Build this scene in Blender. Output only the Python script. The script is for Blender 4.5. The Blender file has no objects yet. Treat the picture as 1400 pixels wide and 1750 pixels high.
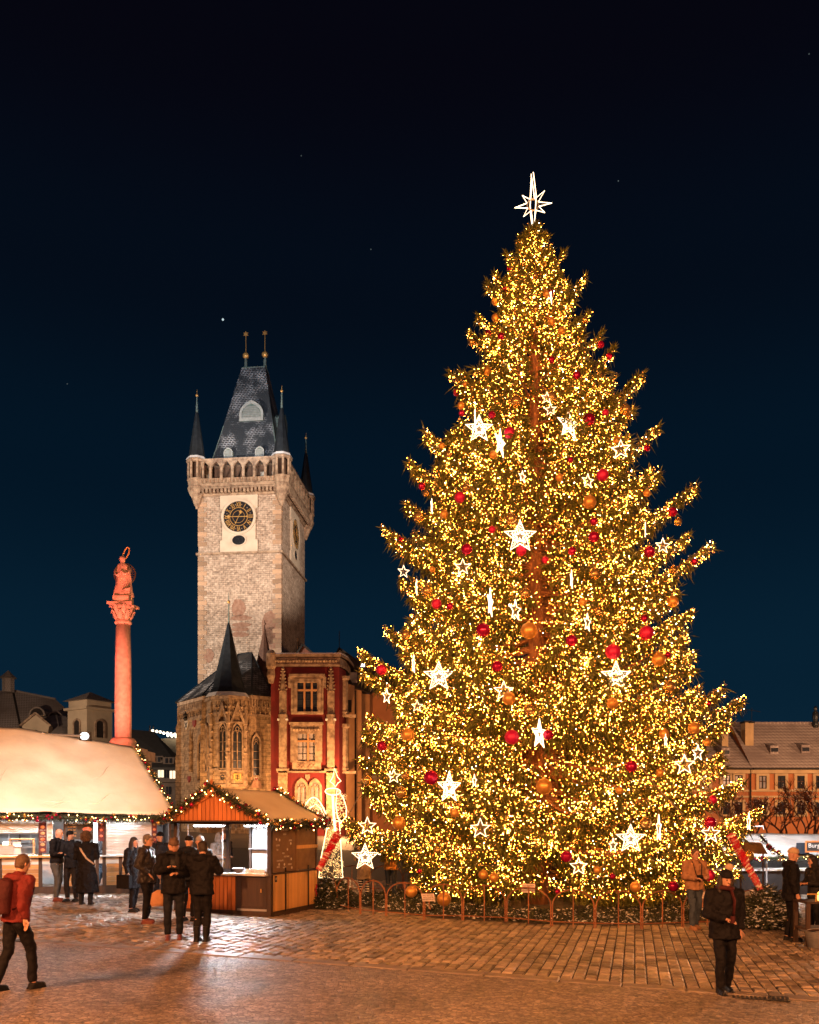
import bpy, bmesh, math, random
import numpy as np
from mathutils import Vector as V, Matrix, noise as mnoise
R = math.radians
rng = random.Random(11)
nrg = np.random.default_rng(5)
sc = bpy.context.scene
col = sc.collection

# ---------------------------------------------------------------- camera
F, HZ, CH = 1500.0, 1400.0, 2.2            # focal length (photo px), horizon row, eye height
cd = bpy.data.cameras.new('camera'); cam = bpy.data.objects.new('camera', cd); col.objects.link(cam)
cam.location = (0, 0, CH); cam.rotation_euler = (R(90), 0, 0)
cd.sensor_fit = 'HORIZONTAL'; cd.sensor_width = 36.0; cd.lens = 36.0*F/1400.0
cd.shift_y = (HZ-875)/1400.0; cd.clip_start = 0.1; cd.clip_end = 2000
sc.camera = cam
def P(px, py, Y): return V(((px-700)/F*Y, Y, CH+(HZ-py)/F*Y))
def gz(x, y=0): return -0.023*max(-30.0, min(30.0, x))
def G(px, py):
    Y = CH*F/((py-HZ)-0.023*(px-700)); x = (px-700)/F*Y
    return V((x, Y, gz(x)))
def gp(px, Y): x = (px-700)/F*Y; return V((x, Y, gz(x)))

# ---------------------------------------------------------------- night sky
w = bpy.data.worlds.new('World'); sc.world = w; w.use_nodes = True
nt = w.node_tree; nd = nt.nodes; lk = nt.links
bg = nd['Background']; bg.inputs[1].default_value = 1.0
tc = nd.new('ShaderNodeTexCoord'); sx = nd.new('ShaderNodeSeparateXYZ'); lk.new(tc.outputs['Generated'], sx.inputs[0])
cr = nd.new('ShaderNodeValToRGB'); lk.new(sx.outputs['Z'], cr.inputs[0])
cr.color_ramp.interpolation = 'EASE'
for i, (p, c) in enumerate([(0.0,(.0040,.020,.040,1)), (.16,(.0022,.0145,.031,1)), (.36,(.0011,.0075,.0175,1)), (.52,(.0013,.0038,.0092,1)), (.66,(.0017,.0018,.0048,1)), (1,(.0015,.0015,.004,1))]):
    e = cr.color_ramp.elements[i] if i < 2 else cr.color_ramp.elements.new(p)
    e.position = p; e.color = c
cr.color_ramp.elements[1].position = .16
# dim daylight remainder + a few stars
sky = nd.new('ShaderNodeTexSky'); sky.sky_type = 'NISHITA'; sky.sun_disc = False; sky.sun_elevation = R(-4); sky.sun_rotation = R(200)
ad = nd.new('ShaderNodeMixRGB'); ad.blend_type = 'ADD'; ad.inputs[0].default_value = 0.002
lk.new(cr.outputs[0], ad.inputs[1]); lk.new(sky.outputs[0], ad.inputs[2]); last = ad.outputs[0]
for px, py, s, st in [(381,546,.00055,.8), (1057,309,.0003,.12), (634,426,.0003,.10), (115,656,.0003,.09), (515,266,.0003,.07), (1383,92,.0003,.08)]:
    d = (P(px, py, 1)-V((0,0,CH))).normalized()
    ds = nd.new('ShaderNodeVectorMath'); ds.operation = 'DISTANCE'; ds.inputs[1].default_value = d
    lk.new(tc.outputs['Generated'], ds.inputs[0])
    lt = nd.new('ShaderNodeMath'); lt.operation = 'LESS_THAN'; lt.inputs[1].default_value = s*1.8
    lk.new(ds.outputs['Value'], lt.inputs[0])
    ml = nd.new('ShaderNodeMath'); ml.operation = 'MULTIPLY'; ml.inputs[1].default_value = 1.0; lk.new(lt.outputs[0], ml.inputs[0])
    mx = nd.new('ShaderNodeMixRGB'); mx.blend_type = 'MIX'; mx.inputs[2].default_value = (st*.75, st*.95, st, 1)
    lk.new(ml.outputs[0], mx.inputs[0]); lk.new(last, mx.inputs[1]); last = mx.outputs[0]
lk.new(last, bg.inputs[0])

# ---------------------------------------------------------------- lights of the square
def light(name, kind, loc, target=None, power=100, color=(1,1,1), size=.3, spot=60, blend=.5):
    d = bpy.data.lights.new(name, kind); o = bpy.data.objects.new(name, d); col.objects.link(o)
    o.location = loc; d.energy = power; d.color = color
    if kind in ('SPOT', 'POINT'): d.shadow_soft_size = size
    if kind == 'SPOT': d.spot_size = R(spot); d.spot_blend = blend
    if kind == 'AREA': d.shape = 'RECTANGLE'; d.size = size; d.size_y = .10
    if kind == 'SUN': d.angle = R(2)
    if target is not None:
        o.rotation_euler = (V(target)-V(loc)).to_track_quat('-Z', 'Y').to_euler()
    return o
light('moonlight', 'SUN', (0,-30,60), (20,40,0), .012, (.55,.7,1))
SOD = (1.0, .36, .115)
light('street_lamp_light', 'POINT', (-13,1.5,8), None, 19000, SOD, .35)
light('street_lamp_light', 'POINT', (12,-4,8.5), None, 14500, SOD, .35)
light('street_lamp_light', 'POINT', (-1,-9,9), None, 19000, (1,.38,.13), .35)
# floodlights that wash the town hall tower, the houses and the column
light('tower_floodlight', 'SPOT', (-62,66,22), P(415,960,121), 240000, (1,.82,.66), .5, 40, .5)
light('tower_floodlight', 'SPOT', (10,78,34), P(440,900,121), 130000, (1,.76,.58), .5, 30, .5)
light('roof_floodlight', 'SPOT', (-20,50,24), P(420,690,123), 170000, (.84,.92,1), .5, 15, .6)
light('house_floodlight', 'SPOT', (-15.5,98,1.8), P(500,1230,107), 5800, (1,.46,.16), .4, 100, .7)
light('house_floodlight', 'SPOT', (-22.5,97,1.6), P(405,1250,106), 11500, (1,.48,.17), .4, 100, .7)
light('column_floodlight', 'SPOT', (-17.5,33,4.2), P(210,1080,44), 19000, (1,.175,.125), .25, 60, .6)
light('column_floodlight', 'SPOT', (-10.5,35,3.6), P(212,1040,44), 9500, (1,.25,.15), .25, 60, .6)
light('square_lamp_light', 'POINT', (38,62,9), None, 27000, (1,.50,.24), .4)
light('square_lamp_light', 'POINT', (60,66,9), None, 21000, (1,.50,.24), .4)
light('square_lamp_light', 'POINT', (-58,105,13), None, 30000, (1,.66,.42), .4)
light('square_lamp_light', 'POINT', (-7.5,101,5), None, 11000, (1,.45,.16), .4)

# ---------------------------------------------------------------- exposure and sampling
sc.view_settings.view_transform = 'Standard'; sc.view_settings.look = 'None'
sc.view_settings.exposure = 0.0; sc.view_settings.gamma = 1.0; sc.view_settings.use_curve_mapping = False
cy = sc.cycles
cy.use_denoising = True
try:
    cy.denoiser = 'OPENIMAGEDENOISE'; cy.denoising_input_passes = 'RGB_ALBEDO_NORMAL'; cy.denoising_prefilter = 'ACCURATE'
except Exception: pass
cy.use_light_tree = True
cy.max_bounces = 5; cy.diffuse_bounces = 2; cy.glossy_bounces = 3; cy.transmission_bounces = 4; cy.transparent_max_bounces = 6
cy.sample_clamp_indirect = 3.0; cy.sample_clamp_direct = 0.0; cy.caustics_reflective = False; cy.caustics_refractive = False
cy.pixel_filter_type = 'BLACKMAN_HARRIS'; cy.filter_width = 1.55

# ---------------------------------------------------------------- materials
MATS = {}
def pm(name, c1, c2=None, scale=6, rough=.7, bump=0, metal=0, detail=4, spec=.4, bscale=None, isl=0, coat=0, stretch=None, contrast=(.35,.65)):
    """principled, noise-mixed colour, optional bump and per-piece variation"""
    if name in MATS: return MATS[name]
    m = bpy.data.materials.new(name); m.use_nodes = True; n = m.node_tree.nodes; l = m.node_tree.links
    b = n['Principled BSDF']; b.inputs['Roughness'].default_value = rough; b.inputs['Metallic'].default_value = metal
    b.inputs['Specular IOR Level'].default_value = spec; b.inputs['Coat Weight'].default_value = coat
    t = n.new('ShaderNodeTexCoord'); src = t.outputs['Object']
    if stretch:
        mp = n.new('ShaderNodeMapping'); mp.inputs['Scale'].default_value = stretch; l.new(src, mp.inputs[0]); src = mp.outputs[0]
    c2 = c2 or tuple(x*.75 for x in c1)
    nz = n.new('ShaderNodeTexNoise'); nz.inputs['Scale'].default_value = scale; nz.inputs['Detail'].default_value = detail; l.new(src, nz.inputs[0])
    ra = n.new('ShaderNodeValToRGB'); l.new(nz.outputs[0], ra.inputs[0])
    ra.color_ramp.elements[0].position = contrast[0]; ra.color_ramp.elements[1].position = contrast[1]
    ra.color_ramp.elements[0].color = (*c1, 1); ra.color_ramp.elements[1].color = (*c2, 1)
    out = ra.outputs[0]
    if isl:
        g = n.new('ShaderNodeNewGeometry'); oi = n.new('ShaderNodeObjectInfo')
        sm = n.new('ShaderNodeMath'); sm.operation = 'ADD'; l.new(g.outputs['Random Per Island'], sm.inputs[0]); l.new(oi.outputs['Random'], sm.inputs[1])
        fr = n.new('ShaderNodeMath'); fr.operation = 'FRACT'; l.new(sm.outputs[0], fr.inputs[0])
        mr = n.new('ShaderNodeMapRange'); mr.inputs[3].default_value = 1-isl; mr.inputs[4].default_value = 1+isl; l.new(fr.outputs[0], mr.inputs[0])
        mu = n.new('ShaderNodeVectorMath'); mu.operation = 'SCALE'; l.new(out, mu.inputs[0]); l.new(mr.outputs[0], mu.inputs['Scale']); out = mu.outputs[0]
    l.new(out, b.inputs['Base Color'])
    if bump:
        n2 = n.new('ShaderNodeTexNoise'); n2.inputs['Scale'].default_value = bscale or scale*3; n2.inputs['Detail'].default_value = 5; l.new(src, n2.inputs[0])
        bp = n.new('ShaderNodeBump'); bp.inputs['Strength'].default_value = bump; bp.inputs['Distance'].default_value = .05
        l.new(n2.outputs[0], bp.inputs['Height']); l.new(bp.outputs[0], b.inputs['Normal'])
    MATS[name] = m; return m
def em(name, color, strength, base=(.8,.8,.8)):
    if name in MATS: return MATS[name]
    m = bpy.data.materials.new(name); m.use_nodes = True; b = m.node_tree.nodes['Principled BSDF']
    b.inputs['Base Color'].default_value = (*base, 1); b.inputs['Emission Color'].default_value = (*color, 1); b.inputs['Emission Strength'].default_value = strength
    MATS[name] = m; return m
def brick(name, c1, c2, mortar, bw, bh, rough=.85, bump=.5, wear=(.5,.42,.3), wearamt=.5, ms=.02, axis='XZ', off=.5):
    """coursed masonry too far off to pick stones apart"""
    if name in MATS: return MATS[name]
    m = bpy.data.materials.new(name); m.use_nodes = True; n = m.node_tree.nodes; l = m.node_tree.links
    b = n['Principled BSDF']; b.inputs['Roughness'].default_value = rough; b.inputs['Specular IOR Level'].default_value = .25
    t = n.new('ShaderNodeTexCoord'); s = n.new('ShaderNodeSeparateXYZ'); l.new(t.outputs['Object'], s.inputs[0])
    # walls of either direction: use x+y along the wall
    a = n.new('ShaderNodeMath'); a.operation = 'ADD'; l.new(s.outputs[0], a.inputs[0]); l.new(s.outputs[1], a.inputs[1])
    c = n.new('ShaderNodeCombineXYZ'); l.new(a.outputs[0], c.inputs[0]); l.new(s.outputs[2], c.inputs[1])
    nzd = n.new('ShaderNodeTexNoise'); nzd.inputs['Scale'].default_value = 1.3; nzd.inputs['Detail'].default_value = 4; l.new(t.outputs['Object'], nzd.inputs[0])
    vm = n.new('ShaderNodeVectorMath'); vm.operation = 'MULTIPLY_ADD'; vm.inputs[1].default_value = (.25,.18,0); l.new(nzd.outputs['Color'], vm.inputs[0]); l.new(c.outputs[0], vm.inputs[2])
    br = n.new('ShaderNodeTexBrick'); l.new(vm.outputs[0], br.inputs[0]); br.offset = off
    br.inputs['Color1'].default_value = (*c1,1); br.inputs['Color2'].default_value = (*c2,1); br.inputs['Mortar'].default_value = (*mortar,1)
    br.inputs['Scale'].default_value = 1; br.inputs['Brick Width'].default_value = bw; br.inputs['Row Height'].default_value = bh; br.inputs['Mortar Size'].default_value = ms; br.inputs['Bias'].default_value = -.1
    nz = n.new('ShaderNodeTexNoise'); nz.inputs['Scale'].default_value = .55; nz.inputs['Detail'].default_value = 8; nz.inputs['Roughness'].default_value = .7; l.new(t.outputs['Object'], nz.inputs[0])
    ra = n.new('ShaderNodeValToRGB'); ra.color_ramp.elements[0].position = .44; ra.color_ramp.elements[1].position = .62; l.new(nz.outputs[0], ra.inputs[0])
    ml = n.new('ShaderNodeMath'); ml.operation = 'MULTIPLY'; ml.inputs[1].default_value = wearamt; l.new(ra.outputs[0], ml.inputs[0])
    mx = n.new('ShaderNodeMixRGB'); mx.inputs[2].default_value = (*wear,1); l.new(ml.outputs[0], mx.inputs[0]); l.new(br.outputs[0], mx.inputs[1])
    n3 = n.new('ShaderNodeTexNoise'); n3.inputs['Scale'].default_value = 2.6; n3.inputs['Detail'].default_value = 6; l.new(t.outputs['Object'], n3.inputs[0])
    r3 = n.new('ShaderNodeMapRange'); r3.inputs[1].default_value = .3; r3.inputs[2].default_value = .7; r3.inputs[3].default_value = .55; r3.inputs[4].default_value = 1.3; l.new(n3.outputs[0], r3.inputs[0])
    sc2 = n.new('ShaderNodeVectorMath'); sc2.operation = 'SCALE'; l.new(mx.outputs[0], sc2.inputs[0]); l.new(r3.outputs[0], sc2.inputs['Scale'])
    l.new(sc2.outputs[0], b.inputs['Base Color'])
    bp = n.new('ShaderNodeBump'); bp.inputs['Strength'].default_value = bump; bp.inputs['Distance'].default_value = .12
    l.new(n3.outputs[0], bp.inputs['Height']); l.new(bp.outputs[0], b.inputs['Normal'])
    MATS[name] = m; return m
def roofmat(name, tile, tile2, bw, bh, snow=.5, snow_edge=.5, rough=.6, sscale=.5, swh=(.8,.83,.88), v='Z'):
    """tiles or slates with snow caught on their lower edges and in patches"""
    if name in MATS: return MATS[name]
    m = bpy.data.materials.new(name); m.use_nodes = True; n = m.node_tree.nodes; l = m.node_tree.links
    b = n['Principled BSDF']; b.inputs['Roughness'].default_value = rough
    t = n.new('ShaderNodeTexCoord'); s = n.new('ShaderNodeSeparateXYZ'); l.new(t.outputs['Object'], s.inputs[0])
    a = n.new('ShaderNodeMath'); a.operation = 'ADD'; l.new(s.outputs[0], a.inputs[0]); l.new(s.outputs[1], a.inputs[1])
    c = n.new('ShaderNodeCombineXYZ'); l.new(a.outputs[0], c.inputs[0]); l.new(s.outputs[2], c.inputs[1])
    br = n.new('ShaderNodeTexBrick'); l.new(c.outputs[0], br.inputs[0])
    br.inputs['Color1'].default_value = (*tile,1); br.inputs['Color2'].default_value = (*tile2,1); br.inputs['Mortar'].default_value = (*swh,1)
    br.inputs['Scale'].default_value = 1; br.inputs['Brick Width'].default_value = bw; br.inputs['Row Height'].default_value = bh; br.inputs['Mortar Size'].default_value = bh*snow_edge*.3; br.inputs['Mortar Smooth'].default_value = .3
    nz = n.new('ShaderNodeTexNoise'); nz.inputs['Scale'].default_value = sscale; nz.inputs['Detail'].default_value = 7; nz.inputs['Roughness'].default_value = .65; l.new(t.outputs['Object'], nz.inputs[0])
    ra = n.new('ShaderNodeValToRGB'); ra.color_ramp.elements[0].position = .62-.3*snow; ra.color_ramp.elements[1].position = .84-.3*snow; l.new(nz.outputs[0], ra.inputs[0])
    # snow lies in the joints where the patch is
    pl = n.new('ShaderNodeMixRGB'); pl.inputs[1].default_value = (*tile,1); l.new(ra.outputs[0], pl.inputs[0]); l.new(br.outputs[0], pl.inputs[2])
    l.new(pl.outputs[0], b.inputs['Base Color'])
    bp = n.new('ShaderNodeBump'); bp.inputs['Strength'].default_value = .6; bp.inputs['Distance'].default_value = .04; l.new(br.outputs['Fac'], bp.inputs['Height']); l.new(bp.outputs[0], b.inputs['Normal'])
    MATS[name] = m; return m

# ---------------------------------------------------------------- mesh builder and tags
class MB:
    def __init__(s): s.v = []; s.f = []
    def face(s, pts):
        k = len(s.v); s.v += [tuple(p) for p in pts]; s.f.append(tuple(range(k, k+len(pts)))); return s
    def box(s, x0, x1, y0, y1, z0, z1):
        k = len(s.v)
        s.v += [(x,y,z) for z in (z0,z1) for x,y in ((x0,y0),(x1,y0),(x1,y1),(x0,y1))]
        s.f += [tuple(k+i for i in q) for q in ((3,2,1,0),(4,5,6,7),(0,1,5,4),(1,2,6,5),(2,3,7,6),(3,0,4,7))]; return s
    def obox(s, c, U, Wv, N):
        """box around c with half-vectors"""
        c, U, Wv, N = V(c), V(U), V(Wv), V(N); k = len(s.v)
        s.v += [tuple(c+a*U+b*Wv+d*N) for d in (-1,1) for a,b in ((-1,-1),(1,-1),(1,1),(-1,1))]
        s.f += [tuple(k+i for i in q) for q in ((3,2,1,0),(4,5,6,7),(0,1,5,4),(1,2,6,5),(2,3,7,6),(3,0,4,7))]; return s
    def bar(s, a, b, w, h=None, up=(0,0,1)):
        a, b = V(a), V(b); d = (b-a); u = V(up)
        if abs(d.normalized().dot(u)) > .98: u = V((0,1,0))
        sd = d.cross(u).normalized(); uu = sd.cross(d).normalized()
        return s.obox((a+b)/2, sd*(w/2), uu*((h or w)/2), d/2)
    def ext(s, poly, o, U, Wv, D):
        """extrude a 2-D outline (u,w) from origin o by vector D"""
        o, U, Wv, D = V(o), V(U), V(Wv), V(D); k = len(s.v); n = len(poly)
        a = [o+U*p[0]+Wv*p[1] for p in poly]
        s.v += [tuple(p) for p in a]+[tuple(p+D) for p in a]
        s.f.append(tuple(range(k, k+n))); s.f.append(tuple(range(k+2*n-1, k+n-1, -1)))
        for i in range(n): j = (i+1) % n; s.f.append((k+i, k+n+i, k+n+j, k+j))
        return s
    def ring(s, outer, inner, o, U, Wv, D):
        """frame between two outlines with equal counts, with thickness"""
        o, U, Wv, D = V(o), V(U), V(Wv), V(D); k = len(s.v); n = len(outer)
        A = [o+U*p[0]+Wv*p[1] for p in outer]; B = [o+U*p[0]+Wv*p[1] for p in inner]
        s.v += [tuple(p) for p in A+B]+[tuple(p+D) for p in A+B]
        for i in range(n):
            j = (i+1) % n
            s.f += [(k+i,k+j,k+n+j,k+n+i), (k+2*n+i,k+3*n+i,k+3*n+j,k+2*n+j), (k+i,k+2*n+i,k+2*n+j,k+j), (k+n+i,k+n+j,k+3*n+j,k+3*n+i)]
        return s
    def tube(s, pts, r, n=6, closed=False, cap=True, flat=None):
        pts = [V(p) for p in pts]; m = len(pts); rs = r if isinstance(r, (list, tuple)) else [r]*m
        k = len(s.v); up = None
        for i in range(m):
            if closed: d = pts[(i+1) % m]-pts[i-1]
            else: d = pts[min(i+1, m-1)]-pts[max(i-1, 0)]
            if d.length < 1e-9: d = V((0,0,1))
            d.normalize()
            if up is None: up = V((0,0,1)) if abs(d.z) < .9 else V((1,0,0))
            a = d.cross(up)
            if a.length < 1e-6: a = d.cross(V((1,.3,.2)))
            a.normalize(); b = a.cross(d).normalized(); up = b
            q = rs[i]; qx, qy = (q if isinstance(q, tuple) else (q, q))
            for j in range(n):
                t = 2*math.pi*j/n; s.v.append(tuple(pts[i]+a*(math.cos(t)*qx)+b*(math.sin(t)*qy)))
        L = m if closed else m-1
        for i in range(L):
            for j in range(n):
                i2 = (i+1) % m; j2 = (j+1) % n
                s.f.append((k+i*n+j, k+i*n+j2, k+i2*n+j2, k+i2*n+j))
        if cap and not closed:
            s.f.append(tuple(k+j for j in range(n-1, -1, -1))); s.f.append(tuple(k+(m-1)*n+j for j in range(n)))
        return s
    def lathe(s, prof, n=16, c=(0,0,0), a0=0, sq=False):
        k = len(s.v); m = len(prof); c = V(c)
        for r, z in prof:
            for j in range(n):
                t = a0+2*math.pi*j/n; s.v.append((c.x+r*math.cos(t), c.y+r*math.sin(t), c.z+z))
        for i in range(m-1):
            for j in range(n): j2 = (j+1) % n; s.f.append((k+i*n+j, k+i*n+j2, k+(i+1)*n+j2, k+(i+1)*n+j))
        s.f.append(tuple(k+j for j in range(n-1, -1, -1))); s.f.append(tuple(k+(m-1)*n+j for j in range(n)))
        return s
    def sphere(s, c, r, n=12, m=8, sc_=(1,1,1)):
        c = V(c); k = len(s.v); s.v.append((c.x, c.y, c.z-r*sc_[2]))
        for i in range(1, m):
            ph = math.pi*i/m-math.pi/2
            for j in range(n):
                t = 2*math.pi*j/n; s.v.append((c.x+r*sc_[0]*math.cos(ph)*math.cos(t), c.y+r*sc_[1]*math.cos(ph)*math.sin(t), c.z+r*sc_[2]*math.sin(ph)))
        s.v.append((c.x, c.y, c.z+r*sc_[2])); e = len(s.v)-1
        for j in range(n): j2 = (j+1) % n; s.f.append((k, k+1+j2, k+1+j)); s.f.append((e, e-n+j, e-n+j2))
        for i in range(m-2):
            for j in range(n): j2 = (j+1) % n; a = k+1+i*n; s.f.append((a+j, a+j2, a+n+j2, a+n+j))
        return s
    def arch(s, w, z0, zs, zt, n=6):
        """outline of a pointed opening: width w, sill z0, spring zs, apex zt"""
        pts = [(-w/2, z0), (w/2, z0)]
        for i in range(n+1):
            a = i/n*math.pi/3; pts.append((max(0, w*(math.cos(a)-.5)), zs+(zt-zs)*math.sin(a)/.8660254))
        for i in range(n-1, -1, -1):
            a = i/n*math.pi/3; pts.append((-w*(math.cos(a)-.5), zs+(zt-zs)*math.sin(a)/.8660254))
        return pts
    def mesh(s, name, mat, smooth=False):
        me = bpy.data.meshes.new(name); me.from_pydata(s.v, [], s.f); me.update()
        if mat: me.materials.append(mat)
        if smooth: me.polygons.foreach_set('use_smooth', [True]*len(me.polygons))
        return me
    def build(s, name, mat, parent=None, smooth=False, kind=None):
        o = bpy.data.objects.new(name, s.mesh(name, mat, smooth)); col.objects.link(o)
        if parent is not None: o.parent = parent
        if kind: o['kind'] = kind
        return o
def tag(o, label=None, cat=None, group=None, kind=None):
    if label: o['label'] = label
    if cat: o['category'] = cat
    if group: o['group'] = group
    if kind: o['kind'] = kind
    return o
def thing(name, label, cat, loc=(0,0,0), rz=0, group=None):
    o = bpy.data.objects.new(name, None); col.objects.link(o); o.location = loc; o.rotation_euler = (0,0,rz); o.empty_display_size = .1
    return tag(o, label, cat, group)
def inst(name, me, parent=None, loc=(0,0,0), rot=None, scale=None):
    o = bpy.data.objects.new(name, me); col.objects.link(o); o.location = loc
    if rot is not None: o.rotation_euler = rot
    if scale is not None: o.scale = scale if isinstance(scale, (tuple, list)) else (scale,)*3
    if parent is not None: o.parent = parent
    return o
def npmesh(name, verts, faces, mat, parent=None, kind=None, smooth=False):
    """triangles from numpy arrays"""
    me = bpy.data.meshes.new(name); nv, nf = len(verts), len(faces)
    me.vertices.add(nv); me.vertices.foreach_set('co', np.asarray(verts, np.float32).ravel())
    me.loops.add(nf*3); me.loops.foreach_set('vertex_index', np.asarray(faces, np.int32).ravel())
    me.polygons.add(nf); me.polygons.foreach_set('loop_start', np.arange(0, nf*3, 3, dtype=np.int32))
    try: me.polygons.foreach_set('loop_total', np.full(nf, 3, np.int32))
    except Exception: pass
    me.update(calc_edges=True)
    if smooth: me.polygons.foreach_set('use_smooth', np.ones(nf, bool))
    me.materials.append(mat)
    o = bpy.data.objects.new(name, me); col.objects.link(o)
    if parent is not None: o.parent = parent
    if kind: o['kind'] = kind
    return o
def spindles(base, dirs, length, rad):
    """needle twigs: five-point spindles"""
    base, dirs = np.asarray(base), np.asarray(dirs); n = len(base)
    dirs = dirs/np.maximum(np.linalg.norm(dirs, axis=1, keepdims=True), 1e-6)
    h = np.where(np.abs(dirs[:, 2:3]) < .9, np.array([[0,0,1.]]), np.array([[1.,0,0]]))
    a = np.cross(dirs, h); a /= np.linalg.norm(a, axis=1, keepdims=True); b = np.cross(dirs, a)
    length = np.broadcast_to(np.asarray(length, float), (n,))[:, None]; rad = np.broadcast_to(np.asarray(rad, float), (n,))[:, None]
    mid = base+dirs*length*.4
    vs = np.empty((n, 5, 3)); vs[:, 0] = base; vs[:, 4] = base+dirs*length
    for k in range(3):
        t = 2*math.pi*k/3; vs[:, 1+k] = mid+(a*math.cos(t)+b*math.sin(t))*rad
    f = np.array([[0,2,1],[0,3,2],[0,1,3],[1,2,4],[2,3,4],[3,1,4]])
    return vs.reshape(-1, 3), (np.arange(n)[:, None, None]*5+f[None]).reshape(-1, 3)
def octas(pos, rad):
    pos = np.asarray(pos); n = len(pos); rad = np.broadcast_to(np.asarray(rad, float), (n,))[:, None, None]
    o = np.array([[1,0,0],[-1,0,0],[0,1,0],[0,-1,0],[0,0,1],[0,0,-1.]])
    f = np.array([[0,2,4],[2,1,4],[1,3,4],[3,0,4],[2,0,5],[1,2,5],[3,1,5],[0,3,5]])
    return (pos[:, None]+o[None]*rad).reshape(-1, 3), (np.arange(n)[:, None, None]*6+f[None]).reshape(-1, 3)
ORD = ['topmost','second','third','fourth','fifth','sixth','seventh','eighth','ninth','tenth','eleventh','twelfth','thirteenth','fourteenth','fifteenth','sixteenth','seventeenth','eighteenth','nineteenth','twentieth','twenty-first','twenty-second','twenty-third','twenty-fourth','twenty-fifth']

# ================================================================ ground
def ground_sheet(name, x0, x1, y0, y1, dz, mat, nx=2, ny=2, poly=None):
    m = MB()
    if poly: m.face([(x, y, gz(x)+dz) for x, y in poly])
    else:
        xs = sorted(set([x0, x1]+[v for v in (-30, 30) if x0 < v < x1]))
        for a, b in zip(xs, xs[1:]): m.face([(a,y0,gz(a)+dz),(b,y0,gz(b)+dz),(b,y1,gz(b)+dz),(a,y1,gz(a)+dz)])
    o = m.build(name, mat); o['kind'] = 'structure'; return o
M_ground = pm('ground_stone', (.10,.085,.075), (.06,.052,.047), 1.5, .6, .3)
def mosaicmat():
    m = pm('mosaic_paving', (.36,.28,.215), (.19,.145,.11), 9, .62, 0, spec=.5); n = m.node_tree.nodes; l = m.node_tree.links
    b = n['Principled BSDF']; t = [x for x in n if x.type == 'TEX_COORD'][0]
    vo = n.new('ShaderNodeTexVoronoi'); vo.inputs['Scale'].default_value = 17; vo.feature = 'F1'; l.new(t.outputs['Object'], vo.inputs[0])
    ns = n.new('ShaderNodeTexNoise'); ns.inputs['Scale'].default_value = .8; ns.inputs['Detail'].default_value = 6; l.new(t.outputs['Object'], ns.inputs[0])
    base = b.inputs['Base Color'].links[0].from_socket
    mr = n.new('ShaderNodeMapRange'); mr.inputs[1].default_value = .3; mr.inputs[2].default_value = .75; mr.inputs[3].default_value = .62; mr.inputs[4].default_value = 1.25; l.new(ns.outputs[0], mr.inputs[0])
    v2 = n.new('ShaderNodeTexVoronoi'); v2.inputs['Scale'].default_value = 17; v2.feature = 'DISTANCE_TO_EDGE'; l.new(t.outputs['Object'], v2.inputs[0])
    er = n.new('ShaderNodeMapRange'); er.inputs[2].default_value = .12; er.inputs[3].default_value = .30; er.inputs[4].default_value = 1; l.new(v2.outputs[0], er.inputs[0])
    hv = n.new('ShaderNodeMapRange'); hv.inputs[3].default_value = .6; hv.inputs[4].default_value = 1.35; sp = n.new('ShaderNodeSeparateXYZ'); l.new(vo.outputs['Color'], sp.inputs[0]); l.new(sp.outputs[0], hv.inputs[0])
    m1 = n.new('ShaderNodeMath'); m1.operation = 'MULTIPLY'; l.new(mr.outputs[0], m1.inputs[0]); l.new(er.outputs[0], m1.inputs[1])
    m2 = n.new('ShaderNodeMath'); m2.operation = 'MULTIPLY'; l.new(m1.outputs[0], m2.inputs[0]); l.new(hv.outputs[0], m2.inputs[1])
    s = n.new('ShaderNodeVectorMath'); s.operation = 'SCALE'; l.new(base, s.inputs[0]); l.new(m2.outputs[0], s.inputs['Scale']); l.new(s.outputs[0], b.inputs['Base Color'])
    bp = n.new('ShaderNodeBump'); bp.inputs['Strength'].default_value = .8; bp.inputs['Distance'].default_value = .02; l.new(er.outputs[0], bp.inputs['Height']); l.new(bp.outputs[0], b.inputs['Normal'])
    rr = n.new('ShaderNodeMapRange'); rr.inputs[3].default_value = .35; rr.inputs[4].default_value = .75; l.new(ns.outputs[0], rr.inputs[0]); l.new(rr.outputs[0], b.inputs['Roughness'])
    return m
ground_sheet('ground', -420, 420, -60, 900, -.06, M_ground)
# boundary between the fine mosaic paving in front and the setts behind
KA, KB = G(0, 1606), G(1400, 1712)
def kerb_y(x): t = (x-KA.x)/(KB.x-KA.x); return KA.y+(KB.y-KA.y)*t
ground_sheet('mosaic_paving', 0, 0, 0, 0, 0.0, mosaicmat(), poly=[(-26,-14),(26,-14),(26,kerb_y(26)),(-26,kerb_y(-26))])
M_sett = pm('sett_stone', (.27,.215,.165), (.15,.118,.092), 5, .42, .35, spec=.55, isl=.55, bscale=22)
M_flag = pm('kerb_stone', (.20,.155,.12), (.12,.09,.075), 3, .5, .3, spec=.5, isl=.2)
M_joint = pm('joint_sand', (.030,.023,.019), (.016,.012,.011), 8, .75, .2)
pav = bpy.data.objects.new('sett_paving', None); col.objects.link(pav); pav['kind'] = 'structure'
MB().face([(-26,kerb_y(-26)+.02,gz(-26)-.022),(26,kerb_y(26)+.02,gz(26)-.022),(26,60,gz(26)-.022),(-26,60,gz(-26)-.022)]).build('joint_bed', M_joint, pav)
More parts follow.
